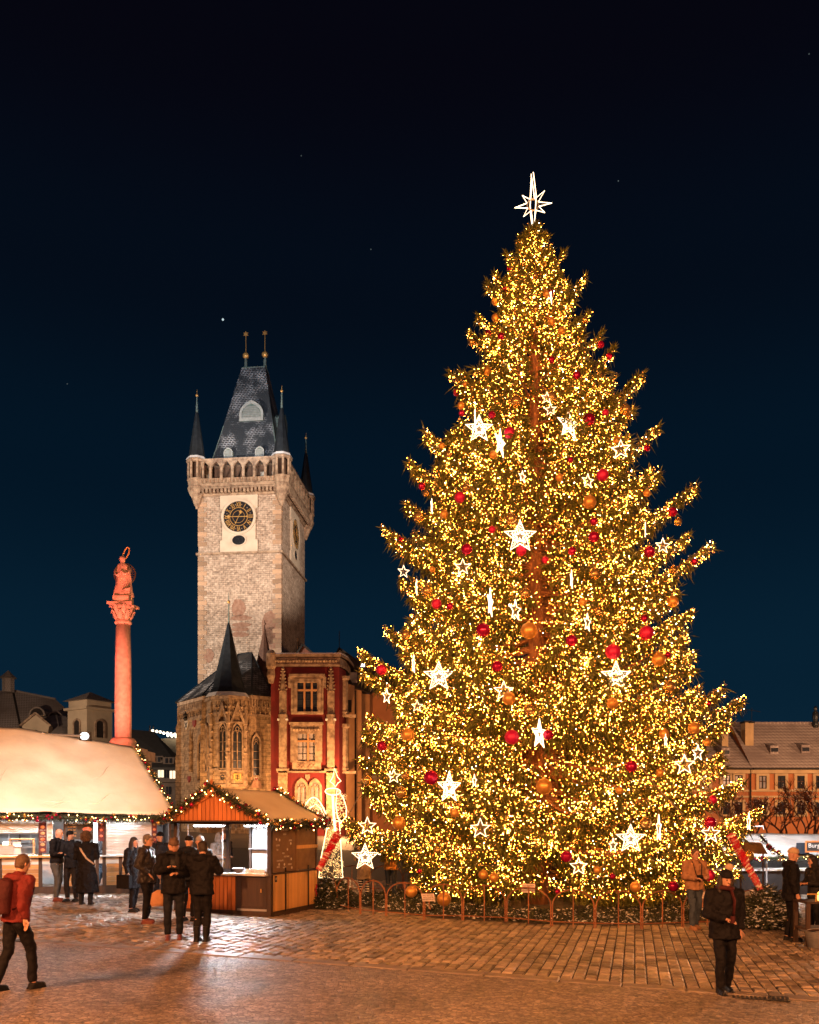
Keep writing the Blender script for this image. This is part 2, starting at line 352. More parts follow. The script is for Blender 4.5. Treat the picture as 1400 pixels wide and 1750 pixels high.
# flat kerb stones along the boundary and a gutter band further back
kd = (KB-KA); kd.z = 0; kd.normalize(); kn = V((-kd.y, kd.x, 0))
def flag_row(off0, off1, tmin, tmax, ln, zt=.004):
    t = tmin
    while t < tmax:
        L = ln*rng.uniform(.8, 1.25); a = V((KA.x, KA.y, 0))+kd*t
        q = [a+kn*off0+kd*.008, a+kd*(L-.01)+kn*off0, a+kd*(L-.01)+kn*off1, a+kn*off1+kd*.008]
        z = zt+rng.uniform(-.004, .004); m = MB()
        top = [V((p.x, p.y, gz(p.x)+z)) for p in q]; c = sum(top, V())/4
        k = len(m.v); m.v += [tuple(c+(p-c)*.97) for p in top]+[(p.x, p.y, p.z-.02) for p in top]
        m.f += [(k,k+1,k+2,k+3)]+[(k+4+i, k+4+(i+1) % 4, k+(i+1) % 4, k+i) for i in range(4)]
        m.build('kerb_stone', M_flag, pav); t += L
flag_row(.0, .27, -9, 17, .9, .014)
# setts: straight courses that run 14 degrees right of the view axis
A = math.atan2(1085-700, 1500); du = V((math.sin(A), math.cos(A), 0)); dv = V((math.cos(A), -math.sin(A), 0))
near, rest = [], []
CW, SL = .172, .34
for i in range(-150, 150):
    t = rng.uniform(0, SL); v = i*CW
    while t < 34:
        L = SL*rng.uniform(.62, 1.2)
        c = du*(t+L/2)+dv*(v+CW/2)
        x, y = c.x, c.y
        d = (V((x, y, 0))-V((KA.x, KA.y, 0))).dot(kn)
        ppx = 700+x/max(y,1)*F
        if d > .21 and y < 31 and y > 8 and -90 < ppx < 1490:
            near.append((y, t, L, v)) 
        t += L
near.sort()
def sett(m, t, L, v, o=None):
    j = .011; jt = .034; z = rng.uniform(-.008, .007); tx, ty = rng.uniform(-.02,.02), rng.uniform(-.03,.03)
    q = [(t+jt, v+j), (t+L-jt, v+j), (t+L-jt, v+CW-j), (t+jt, v+CW-j)]
    pts = [du*a+dv*b for a, b in q]; c = sum(pts, V())/4
    k = len(m.v)
    for p in pts:
        e = c+(p-c)*.80+V((rng.uniform(-.008,.008), rng.uniform(-.008,.008), 0)); m.v.append((e.x, e.y, gz(e.x)+.002+z+(e.x-c.x)*tx+(e.y-c.y)*ty))
    for p in pts: m.v.append((p.x, p.y, gz(p.x)-.014+z*.6))
    for p in pts: m.v.append((p.x, p.y, gz(p.x)-.03))
    m.f += [(k+3,k+2,k+1,k)]+[(k+4+(i+1) % 4, k+4+i, k+i, k+(i+1) % 4) for i in range(4)]+[(k+8+(i+1) % 4, k+8+i, k+4+i, k+4+(i+1) % 4) for i in range(4)]
for y, t, L, v in near[:300]:
    m = MB(); sett(m, t, L, v); m.build('sett', M_sett, pav)
m = MB()
for y, t, L, v in near[300:]: sett(m, t, L, v)
m.build('setts', M_sett, pav, kind='stuff')
# iron drain grates let into the kerb line
M_iron = pm('cast_iron', (.035,.033,.032), (.02,.02,.02), 12, .45, .2, metal=.8)
for i, (px, py, lab) in enumerate([(18,1606,'cast iron drain grate at the left edge of the square'), (1300,1706,'cast iron drain grate in the kerb line right of the walking woman')]):
    c = G(px, py); g = thing('drain_grate', lab, 'drain grate', (c.x, c.y, c.z+.006), math.atan2(kd.y, kd.x))
    m = MB(); w2, h2 = .34, .15
    for a in ((-w2,w2,-h2,-h2+.03),(-w2,w2,h2-.03,h2),(-w2,-w2+.03,-h2+.03,h2-.03),(w2-.03,w2,-h2+.03,h2-.03)): m.box(*a, -.02, .006)
    m.build('frame', M_iron, g)
    bm_ = MB().box(-.016, .016, -h2+.03, h2-.03, -.02, .004).mesh('bar', M_iron)
    for k in range(11): inst('bar', bm_, g, (-w2+.07+k*.054, 0, 0))
# ================================================================ the Christmas tree
TX, TY = 3.42, 23.5
SPX = TY/F
def zpy(py): return CH+(HZ-py)*SPX
prof = [(388,4),(405,15),(432,29),(485,48),(560,79),(650,120),(730,160),(805,190),(850,214),(900,234),(950,245),(1010,232),(1060,243),(1115,270),(1180,285),(1235,298),(1300,305),(1390,325),(1450,318),(1540,290)]
pz = np.array([zpy(p[0]) for p in prof][::-1]); pr = np.array([p[1]*SPX for p in prof][::-1])
def RZ(z): return float(np.interp(z, pz, pr))
ZT = zpy(392); GT = gz(TX)
M_bark = pm('spruce_bark', (.30,.14,.062), (.15,.07,.034), 7, .85, .8, stretch=(1,1,.3))
M_needle = pm('spruce_needles', (.135,.140,.022), (.095,.105,.018), .9, .55, 0, isl=.5, spec=.35)
tree = thing('christmas_tree', 'towering spruce Christmas tree wrapped in golden fairy lights', 'tree', (0,0,0))
m = MB()
tp = []; tr = []
for i in range(15):
    t = i/14; z = GT-.1+t*(ZT+.2-GT); tp.append((TX+.05*math.sin(i*1.3)*(1-t)-t*.12, TY+.04*math.cos(i*1.7)*(1-t), z)); tr.append(.27*(1-t)**.8+.025)
m.tube(tp, tr, 12); m.build('trunk', M_bark, tree, True)
def trunk_at(z): t = max(0, min(1, (z-GT)/(ZT-GT))); return np.array([TX-.12*t, TY, z])
boughs = []
def add_bough(az, zb, L, rise, sag, up): boughs.append((az, zb, L, rise, sag, up))
# boughs seen in outline, left and right
tipsL = [(868,432),(848,465),(835,488),(805,560),(818,545),(790,632),(772,652),(730,727),(736,764),(705,803),(700,848),(660,893),(672,925),(664,1072),(690,985),(622,1112),(626,1150),(640,1232),(632,1256),(622,1292),(630,1335),(600,1398),(606,1425)]
tipsR = [(968,428),(998,483),(1006,540),(1028,573),(1042,612),(1047,657),(1094,650),(1078,706),(1113,750),(1128,806),(1172,848),(1166,925),(1200,945),(1152,1010),(1170,1055),(1182,1118),(1228,1180),(1240,1206),(1236,1238),(1243,1310),(1276,1385),(1262,1425),(1248,1482),(1250,1338),(1266,1404),(1246,1362),(1256,1452),(1238,1290)]
def geom(zt, L):
    h = (zt-GT)/(ZT-GT)
    rise = L*np.interp(h, [0,.25,.5,.75,.92,1], [-.16,-.08,.10,.35,.75,1.0])
    return rise, L*np.interp(h, [0,.4,.8,1], [.10,.10,.06,.0]), L*np.interp(h, [0,.5,1], [.05,.11,.12])
for side, tips in ((-1, tipsL), (1, tipsR)):
    for px, py in tips:
        az = (math.pi if side < 0 else 0)+rng.uniform(-.22, .22)
        L = abs((px-(913+ (py-400)/1100*8))*SPX)/math.cos(az if side > 0 else az-math.pi)
        zt = zpy(py); rise, sag, up = geom(zt, L)
        add_bough(az, zt-rise-up, L, rise, sag, up)
        # a shorter companion under each
        add_bough(az+rng.uniform(.15,.45), zt-rise-up-.22, L*.80, rise*.8, sag*1.2, up*.8); add_bough(az-rng.uniform(.15,.45), zt-rise-up-.35, L*.72, rise*.7, sag*1.3, up*.7)
z = .75; k = 0
while z < ZT-.25:
    h = (z-GT)/(ZT-GT); nb = 10 if h < .35 else (9 if h < .7 else 7)
    for j in range(nb):
        az = k*2.399+j*2*math.pi/nb+rng.uniform(-.22, .22)
        a = (az+math.pi/2) % (2*math.pi); a = min(a, 2*math.pi-a)
        pyl = HZ-(z-CH)/SPX
        gap = (590 < pyl < 835) or (900 < pyl < 1135) or (1245 < pyl < 1350) or (1440 < pyl < 1530)
        if gap and a < .42: continue
        sideways = abs(math.cos(az)); L = RZ(z)*rng.uniform(.80, 1.0)*(1-(.06 if h < .5 else .17)*max(0, sideways-.55)/.45)
        if a < .6 and gap: L *= .9
        if z < 2.4 and math.sin(az) < -.25: L *= .84
        if z < 1.75 and math.cos(az) < -.25: L = min(L, 3.3)
        rise, sag, up = geom(z, L)
        add_bough(az, z-.3*rise+rng.uniform(-.12,.12), L, rise, sag, up)
    z += .40 if h < .8 else .30; k += 1
# leader
for j in range(10): add_bough(j*.628, ZT-1.1+j*.08, .14+.03*(10-j), .30, 0, .05)
wood = MB(); TB, TD, TL, TR_ = [], [], [], []; BP = []
for az, zb, L, rise, sag, up in boughs:
    rd = np.array([math.cos(az), math.sin(az), 0]); sd = np.array([-rd[1], rd[0], 0])
    zb = max(zb, .35)
    def pt(s): s = np.asarray(s, float)[..., None]; return trunk_at(zb)+rd*L*s+np.array([0,0,1.])*(rise*s-sag*np.sin(np.pi*s)*1.1+up*s**3)
    n = 7; ss = np.linspace(0, 1, n); w_ = pt(ss)
    w_[:, 2] = np.maximum(w_[:, 2], .12)
    r0 = .018+.010*L
    wood.tube([V(p) for p in w_], [r0*(1-.9*s)+.004 for s in ss], 5)
    # branchlets
    nb = max(6, int(L/.085)); s = np.sort(nrg.uniform(.10 if L < 2 else .16, 1.0, nb*2)); side = np.where(np.arange(nb*2) % 2 == 0, 1., -1.)
    b0 = pt(s); b1 = pt(np.minimum(s+.03, 1.02)); fw = b1-b0; fw /= np.maximum(np.linalg.norm(fw, axis=1, keepdims=True), 1e-6)
    lb = (.10+.26*L*np.clip(1.04-s, 0, 1)**.75*np.clip(s*3.2, .3, 1))*nrg.uniform(.7, 1.15, nb*2); lb = np.minimum(lb, .95)
    droop = np.interp((zb-GT)/(ZT-GT), [0,.6,1], [.55,.35,.0])
    bd = fw*.62+sd[None]*side[:, None]*nrg.uniform(.5,1.0,nb*2)[:, None]; bd[:, 2] -= droop*nrg.uniform(.2, 1.0, nb*2)
    bd /= np.linalg.norm(bd, axis=1, keepdims=True)
    kk = 6
    u = (np.arange(kk)+.4)/kk
    pos = b0[:, None]+bd[:, None]*(lb[:, None]*u[None])[..., None]; pos[..., 2] -= (lb[:, None]*u[None])**2*.25
    dr = bd[:, None]*.9+nrg.normal(0, .45, (nb*2, kk, 3)); 
    hang = nrg.uniform(0, 1, (nb*2, kk)) < (.42 if zb < 12 else .15)
    dr[..., 2] = np.where(hang, dr[..., 2]-1.6, dr[..., 2]-.05)
    ln = nrg.uniform(.16, .30, (nb*2, kk))*np.where(hang, 1.45, 1.0)*np.interp(L, [.4,2], [.6,1])
    TB.append(pos.reshape(-1,3)); TD.append(dr.reshape(-1,3)); TL.append(ln.ravel()); TR_.append(np.full(ln.size, .019)*nrg.uniform(.8,1.3,ln.size))
    # tip sprays
    q = 22; s2 = nrg.uniform(.82, 1.0, q); t0 = pt(s2); d2 = np.repeat(fw[-1:], q, 0)+nrg.normal(0,.35,(q,3)); d2[:,2] += .15
    TB.append(t0); TD.append(d2); TL.append(nrg.uniform(.14,.26,q)); TR_.append(np.full(q,.02))
    kq = nrg.uniform(size=q) < (.45 if L > 1 else .6); BP.append((t0+d2/np.linalg.norm(d2,axis=1,keepdims=True)*nrg.uniform(.05,.2,(q,1)))[kq])
    # fairy-light strings zigzag over the bough
    nbul = int(36+L*L*14+L*46); s3 = nrg.uniform(.06, 1.05, nbul)**.62; p3 = pt(s3)
    wd = (.06+.24*L*np.clip(1.04-s3,0,1)**.75); p3 = p3+sd[None]*(nrg.uniform(-1,1,nbul)*wd)[:, None]; p3[:, 2] += nrg.uniform(-.30, .07, nbul)*np.interp(L,[.3,2],[.4,1])
    BP.append(p3)
wood.build('branches', M_bark, tree, False, 'stuff')
TB = np.concatenate(TB); TD = np.concatenate(TD); TL = np.concatenate(TL); TR_ = np.concatenate(TR_)
TB[:, 2] = np.maximum(TB[:, 2], .05)
vs, fs = spindles(TB, TD, TL, TR_); vs[:, 2] = np.maximum(vs[:, 2], -.02)
npmesh('crown', vs, fs, M_needle, tree, 'stuff')
BP = np.concatenate(BP); BP = BP[BP[:, 2] > .15]
M_bulb = em('fairy_light_glow', (1.0,.295,.032), 66.0, (.9,.7,.4)); M_bulbw = em('fairy_light_white', (1.0,.72,.40), 40.0)
for m_ in (M_bulb, M_bulbw):
    n_ = m_.node_tree.nodes; g_ = n_.new('ShaderNodeNewGeometry'); pw = n_.new('ShaderNodeMath'); pw.operation = 'POWER'; pw.inputs[1].default_value = 4.0
    mu_ = n_.new('ShaderNodeMath'); mu_.operation = 'MULTIPLY'; mu_.inputs[1].default_value = n_['Principled BSDF'].inputs['Emission Strength'].default_value*4.6
    m_.node_tree.links.new(g_.outputs['Random Per Island'], pw.inputs[0]); m_.node_tree.links.new(pw.outputs[0], mu_.inputs[0]); m_.node_tree.links.new(mu_.outputs[0], n_['Principled BSDF'].inputs['Emission Strength'])
back = BP[:, 1] > TY+1.2; keep = np.where(back, nrg.uniform(size=len(BP)) < .55, True); BP = BP[keep]
wh = nrg.uniform(size=len(BP)) < .07
print('twigs', len(TB), 'bulbs', len(BP))
vs, fs = octas(BP[~wh], nrg.uniform(.0058,.0092,(~wh).sum())); tag(npmesh('fairy_lights', vs, fs, M_bulb, None, 'stuff'), 'warm golden fairy lights strung all over the Christmas tree', 'fairy lights')
vs, fs = octas(BP[wh], nrg.uniform(.007,.010,wh.sum())); tag(npmesh('white_fairy_lights', vs, fs, M_bulbw, None, 'stuff'), 'sparse whiter fairy lights scattered among the golden ones on the tree', 'fairy lights')

# ---------------------------------------------------------------- where a hanging thing at (px,py) meets the crown's front
def on_crown(px, py, out=.12):
    Y = TY
    for _ in range(6):
        z = CH+(HZ-py)/F*Y; r = RZ(z)*.93+out
        a = (px-700)/F                     # X = a Y
        A_ = a*a+1; B_ = -2*(a*TX+TY); C_ = TX*TX+TY*TY-r*r; D_ = B_*B_-4*A_*C_
        Y = (-B_-math.sqrt(D_))/(2*A_) if D_ > 0 else -B_/(2*A_)
    return P(px, py, Y)
# baubles ---------------------------------------------------------
def balls():
    RB = '872,458,12 862,494,9 941,501,12 834,570,11 857,575,12 1027,589,12 1041,609,12 943,615,11 986,641,13 789,706,10 841,709,13 1007,717,20 1106,766,11 975,786,10 721,831,12 683,926,18 798,939,19 1150,875,16 1015,891,13 1015,918,19 978,942,14 1110,943,19 1187,960,11 769,1036,12 826,1077,24 850,1139,19 653,1275,17 937,1256,18 1101,1057,12 977,1095,20 1142,1119,10 1210,1203,12 1079,1310,20 737,1329,25 717,1489,8 1214,1406,20 968,1464,20 1151,1515,18 1047,1498,10 953,1524,9'
    RM = '781,671,12 871,740,19 786,850,18 841,905,12 891,941,18 1035,705,11 1030,812,20 932,957,12 746,1032,17 652,1145,18 875,1260,25 1105,1082,24 1048,1114,26 1212,1496,20 1218,1367,15'
    GM = '849,475,8 934,502,11 847,515,13 847,543,13 943,549,13 960,565,12 832,634,14 796,657,10 788,693,12 755,762,11 843,777,13 759,879,14 1055,753,14 956,816,13 1008,858,22 1106,843,12 904,1078,28 870,1194,22 697,1256,23 739,973,10 996,1029,13 1150,1028,19 1126,1127,23 1047,1202,19 1135,1254,17 1186,1245,20 1209,1269,12 930,1344,27 1128,1321,14 1059,1351,13 682,1407,23 777,1390,14 703,1524,20 759,1537,24 826,1495,16 844,1500,16 1021,1487,13 1086,1516,18'
    GS = '895,450,9 915,471,11 916,528,12 1001,547,11 807,585,12 964,609,12 807,662,11 882,686,19 767,777,11 728,844,10 796,834,14 716,884,17 874,887,19 943,679,18 1069,700,18 1075,712,9 1159,892,13 1017,981,19 1151,974,14 730,1010,18 899,1014,18 694,1085,17 905,1213,18 1023,1045,13 1065,1061,15 1144,1174,20 627,1333,19 693,1326,13 686,1355,20 748,1453,12 1103,1407,20 1280,1463,17'
    L = []
    for k, s in (('glossy red', RB), ('matt red', RM), ('matt gold', GM), ('glossy gold', GS)):
        for q in s.split(): x, y, d = map(int, q.split(',')); L.append((k, x, y, d))
    return L
MBALL = {'glossy red': pm('bauble_red_gloss', (.52,.008,.085), (.40,.006,.065), 3, .16, 0, metal=.6, spec=.8),
         'matt red': pm('bauble_red_matt', (.60,.014,.10), (.50,.012,.08), 3, .42, 0, metal=.35),
         'matt gold': pm('bauble_gold_matt', (.72,.38,.09), (.62,.31,.07), 4, .38, 0, metal=.55),
         'glossy gold': pm('bauble_gold_gloss', (.70,.46,.16), (.55,.34,.11), 4, .20, 0, metal=.75)}
M_cap = pm('bauble_cap', (.55,.40,.16), None, 9, .3, 0, metal=.9)
BM = {k: MB().sphere((0,0,0), 1, 20, 14).mesh('ball', m_, True) for k, m_ in MBALL.items()}
cap_ = MB().lathe([(.22,.94),(.22,1.12),(.16,1.16)], 10); cap_.tube([(0.1*math.cos(t), 0, 1.24+.1*math.sin(t)) for t in [i*.785 for i in range(8)]], .025, 5, True)
CAPM = cap_.mesh('cap', M_cap)
def bauble(kind, pos, r, label):
    o = thing('bauble', label, 'bauble', pos, rng.uniform(0, 6), 'baubles hanging on the Christmas tree'); o.scale = (r,)*3
    inst('ball', BM[kind], o); inst('cap', CAPM, o); return o
BL = balls(); groups = {}
for b in BL: groups.setdefault((b[0], 'left' if b[1] < 916 else 'right'), []).append(b)
for (k, side), L in groups.items():
    L.sort(key=lambda b: (b[2], b[1])); n = len(L)
    for i, (kk, x, y, d) in enumerate(L):
        if i < 20: lab = f"{k} bauble, {ORD[i]} one down on the tree's {side} half"
        else: lab = f"{k} bauble low on the tree's {side} half, {['lowest','second lowest','third lowest','fourth lowest'][n-1-i]} of them" if n-1-i < 4 else f"{k} bauble, {ORD[i]} one down on the tree's {side} half"
        p = on_crown(x, y, .16); r = d/2*p.y/F*1.02
        if y > 1515: p.z = max(p.z, gz(p.x)+r*1.0)
        bauble(kk, p, r, lab)
# light stars -----------------------------------------------------
M_star = em('star_tube_glow', (1.0,.74,.44), 4.5); M_frame = pm('star_frame', (.5,.45,.38), None, 9, .4, 0, metal=.6)
M_spark = em('star_spark_glow', (1.0,.80,.55), 5.0)
def star_pts(r, q=.42, n=5, a0=math.pi/2): return [(math.cos(a0+i*math.pi/n)*(r if i % 2 == 0 else r*q), math.sin(a0+i*math.pi/n)*(r if i % 2 == 0 else r*q)) for i in range(2*n)]
def star_meshes(big):
    t = .030 if big else .040
    a = MB().tube([(x,0,z) for x,z in star_pts(1)], t, 6, True).mesh('star_outline', M_star)
    b = MB().tube([(x,0,z) for x,z in star_pts(.40 if big else .62, .45)], .04 if big else .03, 5, True).mesh('inner_outline', M_star if big else M_frame)
    c = MB(); o_, i_ = star_pts(.93), star_pts(.44, .5)
    r2 = random.Random(3)
    for k in range(10):
        A0, A1, B0, B1 = o_[k], o_[(k+1) % 10], i_[k], i_[(k+1) % 10]
        for s in range(6):
            u = (s+.5)/6; w0 = r2.uniform(.08,.92); e = (A0[0]*(1-u)+A1[0]*u, A0[1]*(1-u)+A1[1]*u); g = (B0[0]*(1-u)+B1[0]*u, B0[1]*(1-u)+B1[1]*u)
            p = (e[0]*(1-w0)+g[0]*w0, e[1]*(1-w0)+g[1]*w0); c.sphere((p[0], r2.uniform(-.02,.02), p[1]), .025, 5, 4)
    return a, b, c.mesh('spark_lights', M_spark)
SM = {True: star_meshes(True), False: star_meshes(False)}
fr_ = MB()
for k in range(5): x, z_ = star_pts(1)[2*k]; fr_.tube([(0,0.02,0),(x*.95,.02,z_*.95)], .022, 4)
fr_.tube([(0,.02,.95),(0,.02,1.45)], .012, 4); FRM = fr_.mesh('frame', M_frame)
STARS = '819,733,46,L,0 855,757,46,L,62 972,726,46,L,28 935,680,20,S,10 941,700,20,S,-15 1061,768,32,S,-20 1005,822,24,S,25 889,917,54,L,0 738,865,24,S,82 791,969,27,S,0 690,977,21,S,25 712,1004,26,S,84 838,1030,48,L,74 881,1043,34,S,50 750,1156,50,L,0 861,1181,33,S,0 661,1190,26,S,56 713,1207,20,S,15 922,1255,50,L,52 977,990,30,S,72 1004,1064,30,S,56 1053,1156,50,L,0 1133,933,26,S,12 1193,1287,27,S,30 1170,1307,34,S,-35 768,1346,52,L,40 673,1327,24,S,20 628,1412,30,S,-8 821,1416,33,S,0 624,1465,45,L,0 1078,1434,48,L,-10 1048,1445,24,S,40 989,1481,30,S,5 1215,1425,32,S,0 942,508,20,S,70 1103,905,24,S,76 1138,1265,22,S,60 1126,1416,44,S,84 707,1135,30,S,80 811,1335,22,S,65 812,713,26,S,82 893,815,20,S,45 1280,1405,30,S,80'
SL_ = [(int(a), int(b), int(c), d == 'L', float(e)) for a, b, c, d, e in (q.split(',') for q in STARS.split())]
cnt = {}
for x, y, s, big, rot in sorted(SL_, key=lambda q: q[1]):
    side = 'left' if x < 916 else 'right'; key = (big, side); i = cnt.get(key, 0); cnt[key] = i+1
    pos = on_crown(x, y, .24); r = s*.53*pos.y/F
    if x in (738, 712, 624, 1280, 690): pos = P(x, y, pos.y)
    o = thing('light_star', f"{'large sparkling' if big else 'small outlined'} light star, {ORD[i]} one down on the tree's {side} half", 'star', pos, R(rot), 'glowing stars hung on the Christmas tree'); o.scale = (r,)*3
    a, b, c = SM[big]; inst('star_outline', a, o); inst('inner_outline', b, o); inst('frame', FRM, o)
    if big: inst('spark_lights', c, o)['kind'] = 'stuff'
# treetop star ----------------------------------------------------
tpz = P(911, 350, TY); top = thing('treetop_star', 'tall eight-pointed glowing star on the tip of the tree', 'star', tpz)
q = SPX; pts = []
tips = [(0,-2,54),(45,26,28),(90,33,3),(135,21,-16),(180,1,-42),(225,-17,-20),(270,-32,-4),(315,-18,17)]
tl = [(-3,53),(20,24),(32,3),(20,-13),(1,-40),(-16,-20),(-31,-5),(-18,16)]
for i, (x, z_) in enumerate(tl):
    a2 = math.atan2(tl[(i+1) % 8][1]/ (54 if abs(tl[(i+1) % 8][0]) < 5 else 28), tl[(i+1) % 8][0]/30.0); a1 = math.atan2(z_/(54 if abs(x) < 5 else 28), x/30.0)
    d = (a2-a1+math.pi) % (2*math.pi)-math.pi; am = a1+d/2; pts += [(x*q, 0, z_*q), (math.cos(am)*10.5*q, 0, math.sin(am)*10.5*q)]
MB().tube(pts, .014, 6, True).build('star_outline', M_star, top)
MB().tube([(math.cos(t)*9.5*q, 0, math.sin(t)*9.5*q) for t in [i*math.pi/10 for i in range(20)]], .02, 6, True).build('hub_ring', M_frame, top)
MB().tube([(-.5*q,-.12,50*q),(3.5*q,-.2,8*q),(3*q,-.2,-8*q),(1*q,-.12,-42*q)], .011, 6).build('cross_blade', M_star, top)
MB().tube([(-.5*q,.12,50*q),(-3*q,.2,8*q),(-2*q,.2,-8*q),(1*q,.12,-42*q)], .011, 6).build('cross_blade', M_star, top)
MB().tube([(1*q,0,-40*q),(0*q,0,-62*q)], .02, 6).build('mast', M_star, top)
# guy wires with red and white wrapped ends
M_wire = pm('steel_wire', (.5,.42,.32), None, 9, .35, 0, metal=.9)
def wire(a, b, label, sleeve=None):
    o = thing('guy_wire', label, 'wire', a); d = V(b)-V(a)
    MB().tube([(0,0,0), tuple(d*.5-V((0,0,.05))), tuple(d)], .011, 5).build('cable', M_wire, o)
    if sleeve:
        s0, s1 = sleeve; p0, p1 = d*s0, d*s1; dd = (p1-p0); n = 54
        sd = dd.normalized().cross(V((0,1,0))).normalized(); bk = dd.normalized().cross(sd)
        red, wht = MB(), MB(); r3 = random.Random(5)
        for i in range(n):
            c = p0+dd*(i/n); t = red if r3.random() < .68 else wht
            for k in range(3):
                a0 = r3.uniform(0, 6.28); a1 = a0+r3.uniform(1.3, 2.2); rr = .085*(1-.35*i/n)*r3.uniform(.85,1.25)
                t.tube([c+(sd*math.cos(a)+bk*math.sin(a))*rr+dd*(j*.012+.01*r3.random()) for j, a in enumerate((a0,(a0+a1)/2,a1))], .016, 4)
        MB().tube([tuple(p0), tuple(p1)], .07, 8).build('sleeve', pm('sleeve_core', (.35,.02,.03), (.5,.2,.18), 20, .6), o)
        red.build('red_ribbon', pm('ribbon_red', (.50,.012,.03), (.38,.01,.02), 12, .35), o, kind='stuff'); wht.build('white_ribbon', pm('ribbon_white', (.75,.62,.55), None, 12, .4), o, kind='stuff')
wire(tuple(P(1165,1275,19.8)), tuple(P(1300,1520,19.2)), 'guy wire with red and white wrapped end on the right of the tree', (.62,1.0))
wire(tuple(P(627,1333,20.5)), tuple(P(545,1487,19.9)), 'guy wire with red and white wrapped end beside the angel light figure', (.60,1.0))
wire(tuple(P(1095,1310,18.6)), tuple(P(1168,1392,18.2)), 'thin steel guy wire crossing the lower right boughs')
# ================================================================ buildings
def adopt(root):
    bpy.context.view_layer.update() if False else None
    T = Matrix.Translation(root.location).inverted()
    for c in [o for o in bpy.data.objects if o.parent is root]: c.matrix_parent_inverse = T
def text(s, size, loc, rot, mat, parent, name='lettering', ext=.004, align='CENTER', sx=1):
    c = bpy.data.curves.new(name, 'FONT'); c.body = s; c.size = size; c.extrude = ext; c.align_x = align; c.align_y = 'CENTER'; c.resolution_u = 2
    c.materials.append(mat); t_ = bpy.data.objects.new(name, c); col.objects.link(t_); me = bpy.data.meshes.new_from_object(t_); bpy.data.objects.remove(t_); me.name = name; o = bpy.data.objects.new(name, me); col.objects.link(o); o.location = loc; o.rotation_euler = rot; o.scale = (sx,1,1)
    o.parent = parent; return o
M_stone = brick('tower_rubble', (.45,.36,.29), (.28,.215,.17), (.17,.13,.10), .62, .27, wear=(.56,.47,.39), wearamt=.55, ms=.03)
M_ashlar = brick('chapel_ashlar', (.42,.30,.19), (.31,.215,.135), (.16,.11,.07), 1.1, .5, wear=(.20,.135,.09), wearamt=.55, ms=.025)
M_quoin = pm('quoin_stone', (.38,.26,.17), (.24,.165,.12), 1.1, .85, .4, isl=.35)
M_trim = pm('carved_sandstone', (.37,.275,.195), (.15,.10,.07), 1.7, .8, 1.0, bscale=5, detail=8, contrast=(.38,.66))  # dark second tone puts the shade of carved crevices into the colour
M_panel = pm('clock_plaster', (.55,.49,.40), (.47,.41,.33), .8, .8, .1)
M_slate = roofmat('slate_snow', (.034,.041,.05), (.048,.056,.066), .5, .30, .52, .55, .42, .34, (.6,.64,.7))
M_slate2 = roofmat('slate_snow_low', (.026,.028,.032), (.034,.036,.042), .55, .30, .45, .8, .5, .35, (.6,.6,.62))
M_lead = pm('lead_sheet', (.045,.055,.065), (.028,.034,.042), 2, .35, .1, metal=.5)
M_green = pm('verdigris', (.16,.22,.20), (.10,.14,.13), 3, .5, .1)
M_gilt = pm('gilding', (.72,.45,.16), (.6,.34,.10), 4, .35, 0, metal=.45)
M_black = pm('dial_black', (.012,.013,.018), (.008,.008,.012), 4, .35)
M_dark = pm('dark_interior', (.022,.016,.013), (.014,.011,.010), 2, .8)
M_brownwood = pm('gallery_wood', (.09,.05,.032), (.05,.03,.02), 2, .7)
M_snow = pm('snow', (.82,.84,.88), (.70,.73,.78), 3, .7, .2)
M_white = pm('louvre_white', (.36,.38,.37), (.27,.29,.28), 3, .6)
M_glassd = pm('window_glass_dark', (.018,.021,.028), (.03,.034,.042), .7, .12, 0, spec=.7)
M_glassp = pm('window_glass_pale', (.36,.33,.34), (.24,.22,.23), .9, .2, 0, spec=.6)  # pale base colour stands in for panes that are lit and reflecting
M_glasslit = em('window_lit', (1.0,.80,.52), 1.3)

# ---- town hall tower --------------------------------------------
TYC = 121.0; SCL = TYC/F
def tz(py): return CH+(HZ-py)*SCL
tw = thing('clock_tower', 'tall square stone clock tower with snow-dusted steep slate roof', 'tower', (*P(409.5,1400,TYC).xy, gz(-30)), R(-6))
zb = -tw.location.z
W2 = 5.85; D = 14.5
def Z(py): return tz(py)+zb
MB().box(-W2, W2, 0, D, -.5, Z(846)).build('wall', M_stone, tw)
MB().box(-W2-.28, W2+.28, -.28, D+.28, Z(947), Z(947)+.28).build('string_course', M_trim, tw)
qm = MB().box(-.62,.62,-.07,.5,0,.60).mesh('quoin', M_quoin); qm2 = MB().box(-.42,.42,-.07,.7,0,.60).mesh('quoin', M_quoin)
for side in (-1, 1):
    z = 8.0; k = 0
    while z < Z(849):
        if abs(z-Z(947)) > .75:
            big = k % 2 == 0; inst('quoin', qm if big else qm2, tw, (side*(W2-(.62 if big else .42)+.06), -.0, z))
        z += .68; k += 1
